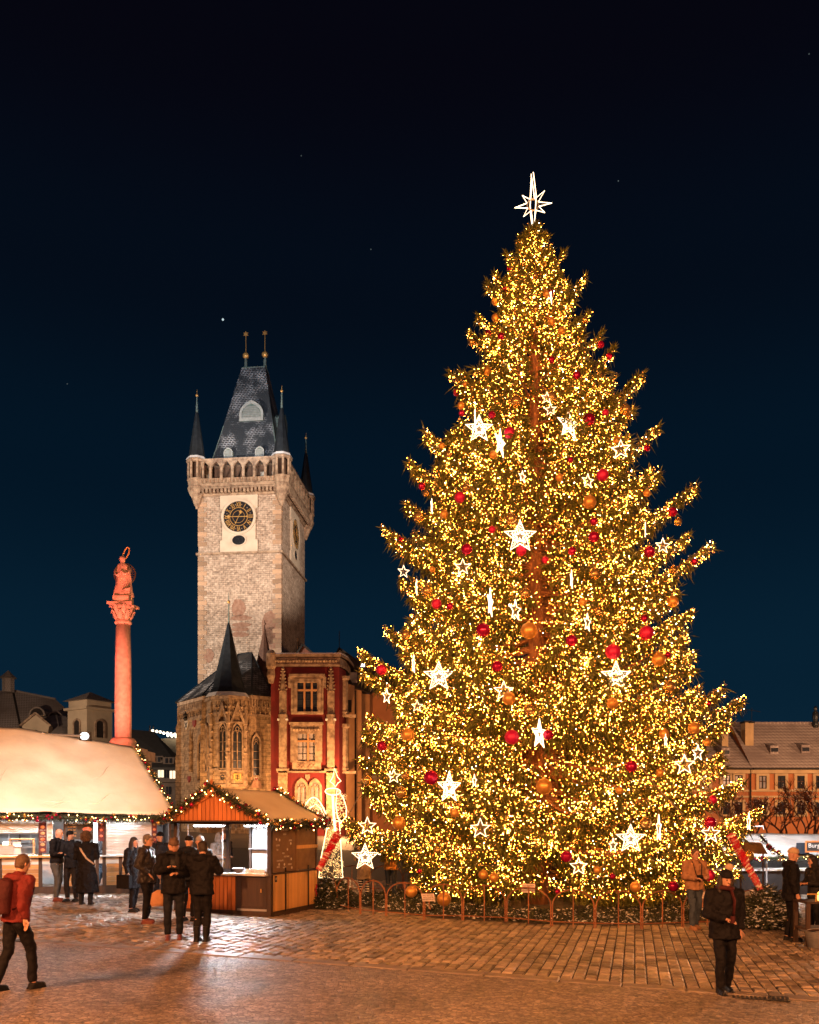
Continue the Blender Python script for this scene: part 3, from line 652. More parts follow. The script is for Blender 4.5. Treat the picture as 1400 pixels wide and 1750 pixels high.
# gallery
gx = 6.75; g0, g1 = -.95, D+.95
MB().box(-gx, gx, g0, g1, Z(834), Z(834)+.45).build('gallery_floor', M_trim, tw)
m = MB()
for i in range(4): f = .25+i*.22; m.box(-W2-f, W2+f, -f, D+f, Z(846)+i*.24-.05, Z(846)+i*.24+.19)
m.build('corbel_table', M_trim, tw)
m = MB()
for i in range(24): x = -6.1+i*.53; m.box(x, x+.30, -1.02, -.6, Z(843)-.1, Z(843)+.45)
for i in range(26): y = -.4+i*.6; m.box(W2+.75, W2+1.06, y, y+.32, Z(843)-.1, Z(843)+.45)
m.build('corbel_frieze', M_trim, tw)
pz0, pz1 = Z(833)+.45, Z(822); az1 = Z(791)
m = MB().box(-gx+1.2, gx-1.2, g0+.05, g0+.35, pz0, pz1); m.box(gx-.35, gx-.05, g0+1.2, g1-1.2, pz0, pz1); m.box(-gx+.05, -gx+.35, g0+1.2, g1-1.2, pz0, pz1)
m.box(-gx+1.2, gx-1.2, g0-.04, g0+.45, pz1, pz1+.14); m.box(gx-.45, gx+.04, g0+1.2, g1-1.2, pz1, pz1+.14); m.build('parapet', M_trim, tw)
bal = MB().lathe([(.10,0),(.13,.1),(.07,.3),(.13,.55),(.10,pz1-pz0)], 6).mesh('baluster', M_quoin)
for i in range(21): inst('baluster', bal, tw, (-5.5+i*.55, g0-.02, pz0))
bays = 7
for i in range(bays+1):
    x = -gx+1.35+i*(2*gx-2.7)/bays
    MB().box(x-.17, x+.17, g0+.03, g0+.37, pz1+.14, az1).build('arcade_column', M_trim, tw)
bw = (2*gx-2.7)/bays; m = MB()
for i in range(bays):
    x = -gx+1.35+i*bw
    for s, xa in ((1, x+.17), (-1, x+bw-.17)): m.ext([(0,0),(0,-1.0),(s*.12,-.55),(s*(bw/2-.17),0)], (xa, g0+.06, az1), (1,0,0), (0,0,1), (0,.28,0))
m.build('arcade_tracery', M_trim, tw)
for i in range(9):
    y = g0+1.35+i*(g1-g0-2.7)/8
    MB().box(gx-.37, gx-.03, y-.17, y+.17, pz1+.14, az1).build('arcade_column', M_trim, tw)
MB().box(-gx, gx, g0, g1, az1, az1+.35).build('gallery_lintel', M_trim, tw)
MB().box(-W2+1.2, W2-1.2, 1.2, D-1.2, Z(834), az1).build('gallery_inner_wall', M_brownwood, tw)
for i in range(3): MB().tube([(-3+i*2.4, 1.0, pz1-.3), (-2+i*2.4, -.4, az1-.1)], .14, 4).build('roof_strut', M_brownwood, tw)
for x, kind in ((-4.5,'lit'),(3.0,'p'),(4.6,'p')): MB().box(x-.35, x+.35, 1.12, 1.19, pz0, pz1+1.6).build('gallery_window', M_white, tw)
# flat roof skirt with snow, then the steep wedge
s0 = az1+.35
def frustum(m, z0, z1, a, b):
    k = len(m.v)
    m.v += [(a[0],a[2],z0),(a[1],a[2],z0),(a[1],a[3],z0),(a[0],a[3],z0),(b[0],b[2],z1),(b[1],b[2],z1),(b[1],b[3],z1),(b[0],b[3],z1)]
    m.f += [(k+4,k+5,k+6,k+7),(k,k+1,k+5,k+4),(k+1,k+2,k+6,k+5),(k+2,k+3,k+7,k+6),(k+3,k,k+4,k+7)]; return m
frustum(MB(), s0, s0+1.0, (-gx-.1,gx+.1,g0-.1,g1+.1), (-4.5,5.1,2.0,D-2.0)).build('roof_skirt', M_snow, tw)
RB = (-4.6,4.9,1.9,D-1.9); zr0, zr1 = s0+.7, 67.6+zb
frustum(MB(), zr0, zr1, RB, (-1.6,1.9,6.2,8.4)).build('roof', M_slate, tw)
rf = [c for c in col.objects if c.parent is tw and c.name.startswith('roof')][-1]
for sx_ in (0, 1):
    a = V(((RB[1] if sx_ else RB[0]), RB[2], zr0)); b = V(((1.75 if sx_ else -1.45), 6.4, zr1)); MB().tube([a, b], .09, 5).build('hip_capping', M_green, tw)
MB().box(-1.6, 1.9, 6.3, 8.3, zr1, zr1+.22).build('ridge_capping', M_green, tw)
for x in (-1.25, 1.6):
    f = MB().lathe([(.34,0),(.22,.7),(.16,1.9)], 8, (x, 7.2, zr1+.2)).build('finial_post', M_green, tw)
    MB().sphere((x, 7.2, zr1+2.35), .46, 12, 8).build('gilded_ball', M_gilt, tw, True)
    MB().tube([(x,7.2,zr1+2.7),(x,7.2,zr1+5.9)], .05, 5).build('finial_rod', M_gilt, tw)
    MB().ext(star_pts(.42, .5, 6), (x, 7.15, zr1+5.5), (1,0,0), (0,0,1), (0,.08,0)).build('finial_star', M_gilt, tw)
# dormers
def dormer(cx, w, z0, zs, zt, yfront, depth):
    o = MB(); pts = o.arch(w, z0, zs, zt); o.ext(pts, (cx, yfront, 0), (1,0,0), (0,0,1), (0,depth,0)); d = o.build('dormer', M_green, tw)
    inner = MB().arch(w*.8, z0+.12*w, zs, zt-.13*w); outer = MB().arch(w, z0, zs, zt)
    MB().ring(outer, inner, (cx, yfront-.12, 0), (1,0,0), (0,0,1), (0,.1,0)).build('dormer_frame', M_white, d)
    n = 7 if w > 2 else 5
    for i in range(n):
        zz = z0+.16*w+i*(zt-z0-.36*w)/n; hw = w*.39 if zz < zs else w*.39*max(.15,(1-((zz-zs)/(zt-zs)))**.6)
        MB().obox((cx, yfront-.06, zz), (hw,0,0), (0,.05,.09), (0,.012,-.012)).build('louvre', M_white, d)
dormer(.65, 3.5, Z(700), Z(688), Z(664), 3.5, 4)
dormer(-2.15, 1.25, Z(773), Z(763), Z(755), 1.75, 2.5); dormer(2.35, 1.25, Z(773), Z(763), Z(755), 1.75, 2.5)
o = MB(); o.ext([(0,0),(2.2,0),(2.2,1.9),(1.1,2.7),(0,1.9)], (3.0, 6.4, Z(702)), (0,1,0), (0,0,1), (1.6,0,0)); o.build('side_dormer', M_green, tw)
o = MB(); o.ext([(0,0),(1.6,0),(1.6,1.5),(.8,2.2),(0,1.5)], (-3.6, 6.4, Z(690)), (0,1,0), (0,0,1), (1.4,0,0)); o.build('side_dormer', M_green, tw)
# corner turrets with needle spires
for x, y in ((-gx+.75,g0+.75),(gx-.75,g0+.75),(gx-.75,g1-.75),(-gx+.75,g1-.75)):
    t = MB().lathe([(.12,Z(868)),(.4,Z(860)),(.65,Z(851)),(.95,Z(845)),(1.22,Z(837)),(1.25,Z(833)),(1.15,Z(832)),(1.2,pz1),(1.32,pz1+.05),(1.32,pz1+.2)], 8, (x,y,0), R(22.5)).build('turret_base', M_trim, tw)
    for i in range(8):
        a = R(22.5+45*i); MB().box(-.13,.13,-.13,.13,pz1+.2,az1).build('turret_post', M_trim, t).location = (x+1.12*math.cos(a), y+1.12*math.sin(a), 0)
    MB().lathe([(.75,pz1),(.75,az1)], 8, (x,y,0)).build('turret_core', M_brownwood, t)
    MB().lathe([(1.38,az1),(1.45,az1+.2),(1.42,az1+.4)], 8, (x,y,0), R(22.5)).build('turret_cornice', M_trim, t)
    MB().lathe([(1.48,az1+.4),(1.15,az1+.75),(.25,az1+6.9),(.13,az1+7.2)], 8, (x,y,0), R(22.5)).build('turret_spire', M_lead, t)
    MB().lathe([(1.5,az1+.42),(1.28,az1+.78)], 8, (x,y,0), R(22.5)).build('spire_snow', M_snow, t)
    MB().lathe([(.17,az1+7.1),(.07,az1+9.4)], 6, (x,y,0)).build('spire_finial', M_green, t)
    MB().sphere((x,y,az1+9.5), .2, 8, 6).build('gilded_ball', M_gilt, t, True)
    MB().lathe([(.05,az1+9.6),(.015,az1+10.3)], 5, (x,y,0)).build('finial_rod', M_gilt, t)
# clock panels on the front and on the right-hand side
STROKES = {'I':[((0,0),(0,1))],'V':[((-.28,1),(0,0)),((.28,1),(0,0))],'X':[((-.28,1),(.28,0)),((.28,1),(-.28,0))]}
ROM = ['XII','I','II','III','IV','V','VI','VII','VIII','IX','X','XI']
def clock_panel(o, U, N, cx, zc):
    """o: point on the wall, U along it, N outwards"""
    o, U, N = V(o), V(U), V(N); Wv = V((0,0,1)); C = o+U*cx
    zt, zo, zbot = Z(847), Z(924), Z(944)
    p = MB().ext([(-2.65,zbot),(2.65,zbot),(2.65,zbot+1.6),(2.35,zbot+1.7),(2.35,zt-1.9),(2.65,zt-1.8),(2.65,zt),(-2.65,zt),(-2.65,zt-1.8),(-2.35,zt-1.9),(-2.35,zbot+1.7),(-2.65,zbot+1.6)], C, U, Wv, N*.22).build('clock_panel', M_panel, tw)
    circ = lambda r, n=32: [(math.cos(2*math.pi*i/n)*r, math.sin(2*math.pi*i/n)*r) for i in range(n)]
    Cc = C+Wv*zc+N*.22
    MB().ring(circ(2.45), circ(2.12), Cc, U, Wv, N*.14).build('dial_moulding', M_panel, p)
    MB().ext(circ(2.14), Cc, U, Wv, N*.03).build('dial', M_black, p)
    MB().ring(circ(1.30), circ(1.22), Cc+N*.035, U, Wv, N*.03).build('dial_ring', M_gilt, p)
    MB().ring(circ(.86), circ(.82), Cc+N*.035, U, Wv, N*.03).build('dial_ring', M_gilt, p)
    for h in range(12):
        a = math.pi/2-h*math.pi/6; e = U*math.cos(a)+Wv*math.sin(a); tdir = U*math.sin(a)-Wv*math.cos(a); m = MB(); s = ROM[h]
        wd = {'I':.17,'V':.34,'X':.36}; tot = sum(wd[c] for c in s); u = -tot/2
        for c in s:
            uc = u+wd[c]/2; u += wd[c]
            for (x0,y0),(x1,y1) in STROKES[c]:
                m.bar(Cc+N*.05+tdir*(uc+x0*.5)+e*(1.38+y0*.62), Cc+N*.05+tdir*(uc+x1*.5)+e*(1.38+y1*.62), .07, .03, N)
        m.build('numeral', M_gilt, p)
        a2 = a-math.pi/12; q = Cc+N*.05+(U*math.cos(a2)+Wv*math.sin(a2))*1.7; MB().ext(star_pts(.10,.5,4), q, U, Wv, N*.03).build('hour_dot', M_trim, p)
    def hand(ang, ln, tail, w_, head):
        e = U*math.cos(ang)+Wv*math.sin(ang); m = MB().bar(Cc+N*.09-e*tail, Cc+N*.09+e*ln, w_, .04, N)
        m.ext(star_pts(head,.55,4), Cc+N*.075+e*(ln-.02), U, Wv, N*.05); m.ext(star_pts(head*.5,.5,4), Cc+N*.075-e*tail, U, Wv, N*.05); m.build('clock_hand', M_gilt, p)
    hand(R(64), .72, .95, .06, .30); hand(R(179), 1.45, 1.15, .09, .30)
    el = lambda a, b, n=24: [(math.cos(2*math.pi*i/n)*a, math.sin(2*math.pi*i/n)*b) for i in range(n)]
    Co = C+Wv*zo+N*.22
    MB().ring(el(1.1,.82), el(.92,.66), Co, U, Wv, N*.1).build('oval_moulding', M_panel, p); MB().ext(el(.95,.68), Co, U, Wv, N*.02).build('oval_window', M_black, p)
    m = MB()
    for a, b in (((-.35,-.4),(-.35,.2)),((.1,-.45),(.1,.3)),((.55,-.35),(.55,.4)),((-.35,-.38),(.1,-.42)),((-.35,.2),(.1,.2)),((.1,.36),(.55,.36)),((.1,-.3),(.55,-.3))): m.bar(Co+U*a[0]+Wv*a[1]+N*.05, Co+U*b[0]+Wv*b[1]+N*.05, .06, .05, N)
    m.build('oval_glazing_bars', M_lead, p)
clock_panel((0,0,0), (1,0,0), (0,-1,0), -.05, Z(884))
clock_panel((W2,0,0), (0,1,0), (1,0,0), D*.52, Z(886))
# slit windows, brick patches
for y, py in ((10.2, 1085),): 
    MB().box(W2, W2+.06, y-.35, y+.35, Z(1098), Z(1072)).build('slit_window', M_dark, tw)
    MB().ring([(-.6,-.3),(.6,-.3),(.6,2.5),(-.6,2.5)], [(-.35,0),(.35,0),(.35,2.1),(-.35,2.1)], (W2, y, Z(1098)), (0,1,0), (0,0,1), (.12,0,0)).build('slit_frame', M_trim, tw)
M_patch = pm('brick_patch', (.22,.12,.085), (.30,.19,.14), 2.5, .85, .4)
for px, py, wd, hg in ((408,1040,1.2,1.4),(411,1056,1.6,.45),(411,1068,1.5,.35),(411,1076,1.5,.35),(410,1084,1.4,.4),(462,1075,1.3,2.6),(465,1095,1.6,1.8),(354,1118,.9,1.2)):
    x = (px-409.5)*SCL; n = 9; poly = [(x+math.cos(2*math.pi*i/n)*wd*rng.uniform(.75,1.1), Z(py)+math.sin(2*math.pi*i/n)*hg*rng.uniform(.75,1.1)) for i in range(n)]
    MB().ext(poly, (0,-.045,0), (1,0,0), (0,0,1), (0,.04,0)).build('brick_patch', M_patch, tw)

# ---- gothic chapel with oriel ------------------------------------
def wpoly(pts): return [V(((px-700)/F*Y, Y, 0)) for px, Y in pts]
def prism(m, foot, z0, z1):
    n = len(foot); k = len(m.v); m.v += [(p.x,p.y,z0) for p in foot]+[(p.x,p.y,z1) for p in foot]
    m.f += [tuple(range(k+n,k+2*n))]+[(k+i,k+(i+1) % n,k+n+(i+1) % n,k+n+i) for i in range(n)]; return m
def grow(foot, d):
    c = sum(foot, V())/len(foot); return [p+(p-c).normalized()*d for p in foot]
CYp = 108.0
def cz(py, Y=108.0): return CH+(HZ-py)*Y/F
foot = wpoly([(307,113.5),(349,107.5),(428,106.6),(463,108.2)])+[V((-17.0,122,0)),V((-31.0,122,0))]
ch = thing('gothic_chapel', 'sandstone Gothic chapel with carved oriel and black needle spire beside red house', 'chapel', (-24,108,.6))
ze = cz(1196)
prism(MB(), foot, 0, ze).build('wall', M_ashlar, ch)
prism(MB(), grow(foot,.3), ze-.1, ze+.35).build('cornice', M_trim, ch)
prism(MB(), grow(foot,.14), cz(1226), cz(1226)+.3).build('string_course', M_trim, ch)
for q in (foot[0], foot[3], foot[1]):
    MB().lathe([(.62,0),(.62,cz(1290)),(.5,cz(1286)),(.5,cz(1240)),(.6,cz(1238)),(.34,cz(1228)),(.34,cz(1202)),(.05,cz(1188))], 4, (q.x,q.y,0), R(45)).build('buttress', M_ashlar, ch)
def facet(i): a, b = foot[i], foot[i+1]; u = (b-a).normalized(); return a, b, u, V((u.y,-u.x,0))
m = MB()
for i in (0,1,2):
    a, b, u, n_ = facet(i); L = (b-a).length; k = int(L/.55)
    for j in range(k):
        c = a+u*((j+.5)*L/k); m.ext([(-.24,0),(-.24,-.75),(0,-1.15),(.24,-.75),(.24,0),(.12,0),(.12,-.6),(0,-.85),(-.12,-.6),(-.12,0)], c+V((0,0,ze-.15)), u, V((0,0,1)), n_*.16)
        m.bar(c+u*.27+n_*.08+V((0,0,ze-.2)), c+u*.27+n_*.08+V((0,0,cz(1224))), .10)
m.build('blind_arcade', M_trim, ch)
apex = [V(((408-700)/F*114, 114, 0)), V(((430-700)/F*113, 113, 0))]; za = cz(1117, 113.5); m = MB(); rb = grow(foot, .55)
A0, A1 = V((*apex[0].xy, za)), V((*apex[1].xy, za)); rbz = [V((p.x,p.y,ze+.35)) for p in rb]
bk = V((-25, 120, za))
m.face([rbz[0],rbz[1],A0]); m.face([rbz[1],rbz[2],A1,A0]); m.face([rbz[2],rbz[3],A1]); m.face([rbz[3],rbz[4],bk,A1]); m.face([rbz[5],rbz[0],A0,bk]); m.face([A0,A1,bk]); m.face([rbz[4],rbz[5],bk])
m.build('roof', M_slate2, ch)
for a, b in ((rbz[0],A0),(rbz[1],A0),(rbz[2],A1),(rbz[3],A1),(A0,A1)): MB().tube([a,b], .12, 5).build('hip_capping', M_lead, ch)
def lancet(parent, c, u, n_, w_, z0, zs, zt, mull=1, glass=None, tracery=True, fr=.22):
    up = V((0,0,1)); q = MB(); inn = q.arch(w_, z0, zs, zt); out = q.arch(w_+2*fr, z0-fr, zs, zt+fr*1.5)
    o = MB().ring(out, inn, c, u, up, n_*.26).build('lancet_window', M_trim, parent)
    MB().ext(inn, c+n_*.02, u, up, n_*.02).build('pane', glass or M_glassd, o)
    m = MB(); 
    for k in range(mull): x = -w_/2+w_*(k+1)/(mull+1); m.bar(c+u*x+n_*.12+up*z0, c+u*x+n_*.12+up*(zs+.1), .10, .14, n_)
    h = (zs-z0)
    for k in range(1,4): m.bar(c-u*(w_/2)+n_*.08+up*(z0+h*k/4), c+u*(w_/2)+n_*.08+up*(z0+h*k/4), .05, .05, up)
    if tracery:
        for s in ((-1,1) if mull else (0,)):
            ww = w_/4*.9 if mull else w_*.3
            m.tube([c+n_*.12+u*(s*w_/4+math.cos(t)*ww)+up*(zs-.15+math.sin(t)*ww*1.5) for t in [i*math.pi/6 for i in range(7)]], .06, 4)
        m.tube([c+n_*.12+u*(math.cos(t)*w_*.2)+up*(zs+(zt-zs)*.42+math.sin(t)*w_*.2) for t in [i*math.pi/4 for i in range(8)]], .05, 4, True)
    m.build('tracery', M_trim, o)
def on_facet(i, px):
    a, b, u, n_ = facet(i); k = (px-700)/F; t = (k*a.y-a.x)/(u.x-k*u.y); return a+u*t, u, n_
c, u, n_ = on_facet(0, 345); lancet(ch, c, u, n_, 1.6, cz(1334,108), cz(1272,108), cz(1254,108))
c, u, n_ = on_facet(2, 437); lancet(ch, c, u, n_, .85, cz(1326), cz(1272), cz(1259), 0)
# canopy niche and shields on the left facet
def shield(parent, c, u, n_, w_, h_, z, c1, c2=None, mode='plain'):
    up = V((0,0,1)); o = MB().ext([(-w_/2,h_/2),(-w_/2,-h_*.1),(0,-h_/2),(w_/2,-h_*.1),(w_/2,h_/2)], c+up*z, u, up, n_*.16).build('coat_of_arms', c1, parent)
    if c2:
        m = MB(); b = c+up*z+n_*.16
        if mode == 'band': m.obox(b+up*h_*.05, u*w_*.48, up*h_*.13, n_*.015)
        elif mode == 'cross': m.bar(b-u*w_*.35+up*h_*.35, b+u*w_*.3-up*h_*.25, h_*.16, .04, n_); m.bar(b+u*w_*.35+up*h_*.35, b-u*w_*.3-up*h_*.25, h_*.16, .03, n_)
        elif mode == 'bars':
            for k in range(3): m.bar(b-u*w_*.3+up*(h_*.25-k*h_*.2), b+u*w_*.3+up*(h_*.32-k*h_*.2), h_*.09, .04, n_)
            m.bar(b+up*h_*.4, b-up*h_*.3, h_*.08, .05, n_)
        elif mode == 'ring': m.tube([b+n_*.02+u*math.cos(t)*w_*.3+up*math.sin(t)*w_*.3 for t in [i*math.pi/6 for i in range(12)]], w_*.07, 4, True); m.obox(b-up*h_*.05, u*w_*.2, up*h_*.08, n_*.03)
        m.build('arms_device', c2, o)
    return o
M_red = pm('heraldic_red', (.22,.03,.03), None, 3, .6); M_yel = pm('heraldic_yellow', (.62,.42,.12), None, 3, .6); M_hw = pm('heraldic_white', (.62,.56,.48), None, 3, .6); M_blk = pm('heraldic_black', (.02,.02,.022), None, 3, .6)
for px, c1, c2, md, s in ((320,M_hw,M_blk,'cross',1.0),(333,M_red,None,'plain',.75),(346,M_blk,M_yel,'band',.75)):
    c, u, n_ = on_facet(0, px); shield(ch, c, u, n_, .95*s+.15, 1.15*s, cz(1239,111), c1, c2, md)
c, u, n_ = on_facet(0, 320); MB().lathe([(.2,0),(.35,.25),(.12,.5),(.3,.7),(.05,1.1)], 7, c+n_*.2+V((0,0,cz(1231,111)))).build('helmet_crest', M_blk, ch)
c, u, n_ = on_facet(0, 324); shield(ch, c, u, n_, .7, .8, cz(1332,111), M_red)
c, u, n_ = on_facet(0, 328)
for k, (pz_, hh) in enumerate(((1290,3.2),(1320,2.6))): MB().lathe([(.18,0),(.32,.3),(.20,.6),(.34,1.2),(.15,1.8),(.22,2.0),(.05,hh)], 7, c+n_*.25+V((0,0,cz(pz_,111)))).build('niche_figure', M_trim, ch)
c, u, n_ = on_facet(2, 437); shield(ch, c, u, n_, .6, .75, cz(1331), M_hw, M_red, 'ring'); MB().ext([(-.7,0),(.7,0),(.45,.9),(-.45,.9)], c+V((0,0,cz(1347))), u, V((0,0,1)), n_*.3).build('window_apron', M_patch, ch)
# oriel
of = wpoly([(350,108.2),(361,104.9),(390,103.6),(419,104.7),(427,107.8)])+[V((-21,112,0)),V((-26,112,0))]
oz0, oz1 = cz(1348,105), cz(1192,105)
prism(MB(), of, oz0, oz1).build('oriel_wall', M_ashlar, ch)
oc = sum(of[:5], V())/5
m = MB()
for k in range(4): prism(m, [oc+(p-oc)*(.35+.16*k) for p in of], oz0-2.4+.6*k, oz0-1.8+.6*k)
m.build('oriel_corbel', M_trim, ch)
for py_, d, h in ((1345,.15,.3),(1317,.16,.25),(1222,.14,.25),(1196,.25,.35)): prism(MB(), grow(of,d), cz(py_,105), cz(py_,105)+h).build('oriel_moulding', M_trim, ch)
def ofacet(i): a, b = of[i], of[i+1]; u = (b-a).normalized(); return a, b, u, V((u.y,-u.x,0))
for i in range(5):
    p = of[i]
    MB().lathe([(.26,cz(1345,105)),(.26,cz(1290,105)),(.34,cz(1288,105)),(.22,cz(1285,105)),(.22,cz(1240,105)),(.32,cz(1238,105)),(.16,cz(1222,105)),(.05,cz(1200,105))], 6, (p.x,p.y-.05,0)).build('pinnacle', M_trim, ch)
    m = MB()
    for k in range(9): zz = cz(1340-k*15,105); a = k*1.1; m.sphere((p.x+.2*math.cos(a), p.y-.25+.08*math.sin(a), zz), .16, 5, 4)
    m.build('crockets', M_trim, ch)
for i, px in ((1,382),(2,405)):
    a, b, u, n_ = ofacet(i); k = (px-700)/F; t = (k*a.y-a.x)/(u.x-k*u.y); c = a+u*t
    lancet(ch, c, u, n_, 1.12, cz(1316,104), cz(1252,104), cz(1236,104), 1, None, True, .16)
    up = V((0,0,1)); MB().ring([(-.95,0),(.95,0),(0,2.6)], [(-.62,.18),(.62,.18),(0,1.75)], c+up*(cz(1236,104)), u, up, n_*.3).build('window_gable', M_trim, ch)
    shield(ch, c, u, n_, .9, .95, cz(1329,104), M_ashlar if i == 1 else M_yel, M_blk, 'ring' if i == 1 else 'bars')
    m = MB()
    for j in range(5): q = c+u*(-1+j*.5); m.bar(q+n_*.1+up*cz(1222,104), q+n_*.1+up*cz(1198,104), .09); m.sphere(q+n_*.15+up*cz(1208,104), .17, 5, 4)
    m.build('oriel_frieze', M_trim, ch)
for i in (0,3):
    a, b, u, n_ = ofacet(i); c = (a+b)/2; lancet(ch, c, u, n_, .9, cz(1316,105), cz(1252,105), cz(1236,105), 1, None, False, .14)
scx, scy = (391-700)/F*106.5, 106.5
sp = MB().lathe([(2.75,cz(1193,106)),(2.35,cz(1186,106)),(1.95,cz(1176,106)),(.22,cz(1068,106)),(.08,cz(1062,106))], 8, (scx,scy,0), R(22.5)).build('spire', M_lead, ch)
MB().lathe([(2.78,cz(1193,106)+.05),(2.42,cz(1186,106)+.06)], 8, (scx,scy,0), R(22.5)).build('snow_rim', M_snow, sp)
MB().lathe([(.10,cz(1063,106)),(.04,cz(1012,106))], 6, (scx,scy,0)).build('finial_rod', M_green, sp); MB().sphere((scx,scy,cz(1027,106)), .2, 8, 6).build('gilded_ball', M_gilt, sp, True)
adopt(ch)
# brown stair-turret spire between chapel and red house
bs = thing('brick_turret', 'small brown tiled turret spire in front of the clock tower', 'turret', (*P(452,1400,114).xy, .5))
bx, by = P(452,1400,114).xy
MB().lathe([(1.2,5),(1.2,cz(1150,114))], 8, (bx,by,0)).build('turret_wall', M_patch, bs)
MB().lathe([(1.35,cz(1150,114)),(.12,cz(1078,114)),(.05,cz(1060,114))], 8, (bx,by,0)).build('turret_spire', pm('brown_tile', (.13,.065,.04), (.08,.04,.028), 4, .7, .4), bs); MB().sphere((bx,by,cz(1066,114)), .22, 7, 5).build('finial_ball', M_patch, bs); adopt(bs)

# ---- red house ---------------------------------------------------
HY = 106.0
def hz(py): return CH+(HZ-py)*HY/F
def hx(px): return (px-700)/F*HY
M_redw = pm('red_stucco', (.155,.012,.013), (.11,.010,.012), .8, .8, .15)
M_orange = pm('ochre_plaster', (.42,.23,.11), (.33,.175,.085), .7, .85, .1)
M_orange2 = pm('orange_plaster', (.40,.17,.075), (.32,.13,.06), .6, .85, .1)
M_tile = roofmat('dark_tiles', (.045,.028,.024), (.06,.036,.03), .32, .30, .25, .3, .7, .6, (.35,.30,.28))
rh = thing('red_house', 'narrow dark red Renaissance house with carved stone window frames and pilasters', 'house', (hx(525),HY,.5))
rfp = wpoly([(463,106),(580,106),(590,108.5),(596,113),(600,120)])+[V((-17,122,0))]
prism(MB(), rfp, 0, hz(1140)).build('wall', M_redw, rh)
prism(MB(), grow(rfp,.35), hz(1140), hz(1136)).build('cornice_lower', M_trim, rh); prism(MB(), grow(rfp,.2), hz(1136), hz(1124)).build('frieze', M_trim, rh); prism(MB(), grow(rfp,.7), hz(1124), hz(1119)).build('cornice', M_trim, rh); prism(MB(), grow(rfp,.6), hz(1119), hz(1117)).build('cornice_snow', M_snow, rh)
m = MB()
for i in range(22): x = hx(466+i*5.2); m.sphere((x,HY-.32,hz(1130)), .2, 6, 4)
m.build('frieze_ornament', M_trim, rh)
MB().lathe([(.3,hz(1168)),(.5,hz(1155)),(.42,hz(1145)),(.6,hz(1140)),(.6,hz(1118)),(.3,hz(1112))], 8, (hx(464),HY-.3,0)).build('corner_pinnacle', M_trim, rh)
for px in (484, 566):
    x = hx(px); w_ = .42
    MB().box(x-w_,x+w_,HY-.35,HY,hz(1226),hz(1182)).build('pilaster', M_trim, rh)
    MB().lathe([(.5,hz(1226)-.9),(.55,hz(1222)),(.4,hz(1219))], 6, (x,HY-.25,0)).build('pilaster_console', M_trim, rh)
    m = MB().lathe([(.42,hz(1182)),(.34,hz(1178)),(.10,hz(1146)),(.22,hz(1144)),(.03,hz(1138))], 6, (x,HY-.2,0))
    for k in range(6):
        for s in (-1,1): m.sphere((x+s*(.42-.05*k), HY-.25, hz(1178-k*6)), .14, 5, 4)
    m.build('pilaster_pinnacle', M_trim, rh)
    MB().box(x-.62,x+.62,HY-.55,HY,hz(1232),hz(1229)).build('capital', M_snow, rh)
    MB().box(x-.45,x+.45,HY-.4,HY,hz(1314),hz(1232)).build('pilaster', M_trim, rh)
    MB().box(x-.75,x+.75,HY-.6,HY,hz(1318),hz(1314)).build('pilaster_base', M_trim, rh)
    MB().box(x-.55,x+.55,HY-.45,HY,0,hz(1318)).build('pilaster_plinth', M_ashlar, rh)
def frame(parent, x0, x1, z0, z1, ox, oz0, oz1, y, d, mat, name='window_frame'):
    return MB().ring([(x0,z0),(x1,z0),(x1,z1),(x0,z1)], [(x0+ox,z0+oz0),(x1-ox,z0+oz0),(x1-ox,z1-oz1),(x0+ox,z1-oz1)], (0,y,0), (1,0,0), (0,0,1), (0,-d,0)).build(name, mat, parent)
def house_window(parent, px0, px1, py0, py1, cols, rows, mull, transom=None, glass=M_glassd, bar=M_lead, y=HY, X=hx, Zf=hz, fr=(0,0,0,0)):
    x0, x1, z0, z1 = X(px0), X(px1), Zf(py1), Zf(py0)
    o = MB().box(x0,x1,y-.06,y-.02,z0,z1).build('window', glass, parent)
    m = MB()
    for k in range(1,cols): xx = x0+(x1-x0)*k/cols; m.box(xx-.035,xx+.035,y-.12,y-.07,z0,z1)
    for k in range(1,rows): zz = z0+(z1-z0)*k/rows; m.box(x0,x1,y-.11,y-.075,zz-.03,zz+.03)
    m.build('glazing_bars', bar, o)
    m = MB()
    for f in mull: xx = x0+(x1-x0)*f; m.box(xx-.11,xx+.11,y-.24,y-.125,z0,z1)
    if transom: zz = Zf(transom); m.box(x0,x1,y-.235,y-.13,zz-.11,zz+.11)
    if mull: m.build('mullions', M_orange, o)
    return o
# upper window
frame(rh, hx(498), hx(553), hz(1221), hz(1155), .75, .25, .85, HY, .28, M_trim); frame(rh, hx(504), hx(549), hz(1220), hz(1161), .30, .22, .36, HY-.28, .14, M_trim, 'inner_moulding')
MB().box(hx(495),hx(556),HY-.6,HY,hz(1158),hz(1153)).build('window_cornice', M_trim, rh)
for px in (496,555): MB().box(hx(px)-.2,hx(px)+.2,HY-.45,HY,hz(1176),hz(1158)).build('label_stop', M_trim, rh)
house_window(rh, 508, 546, 1166, 1217, 3, 5, (1/3,2/3), 1180)
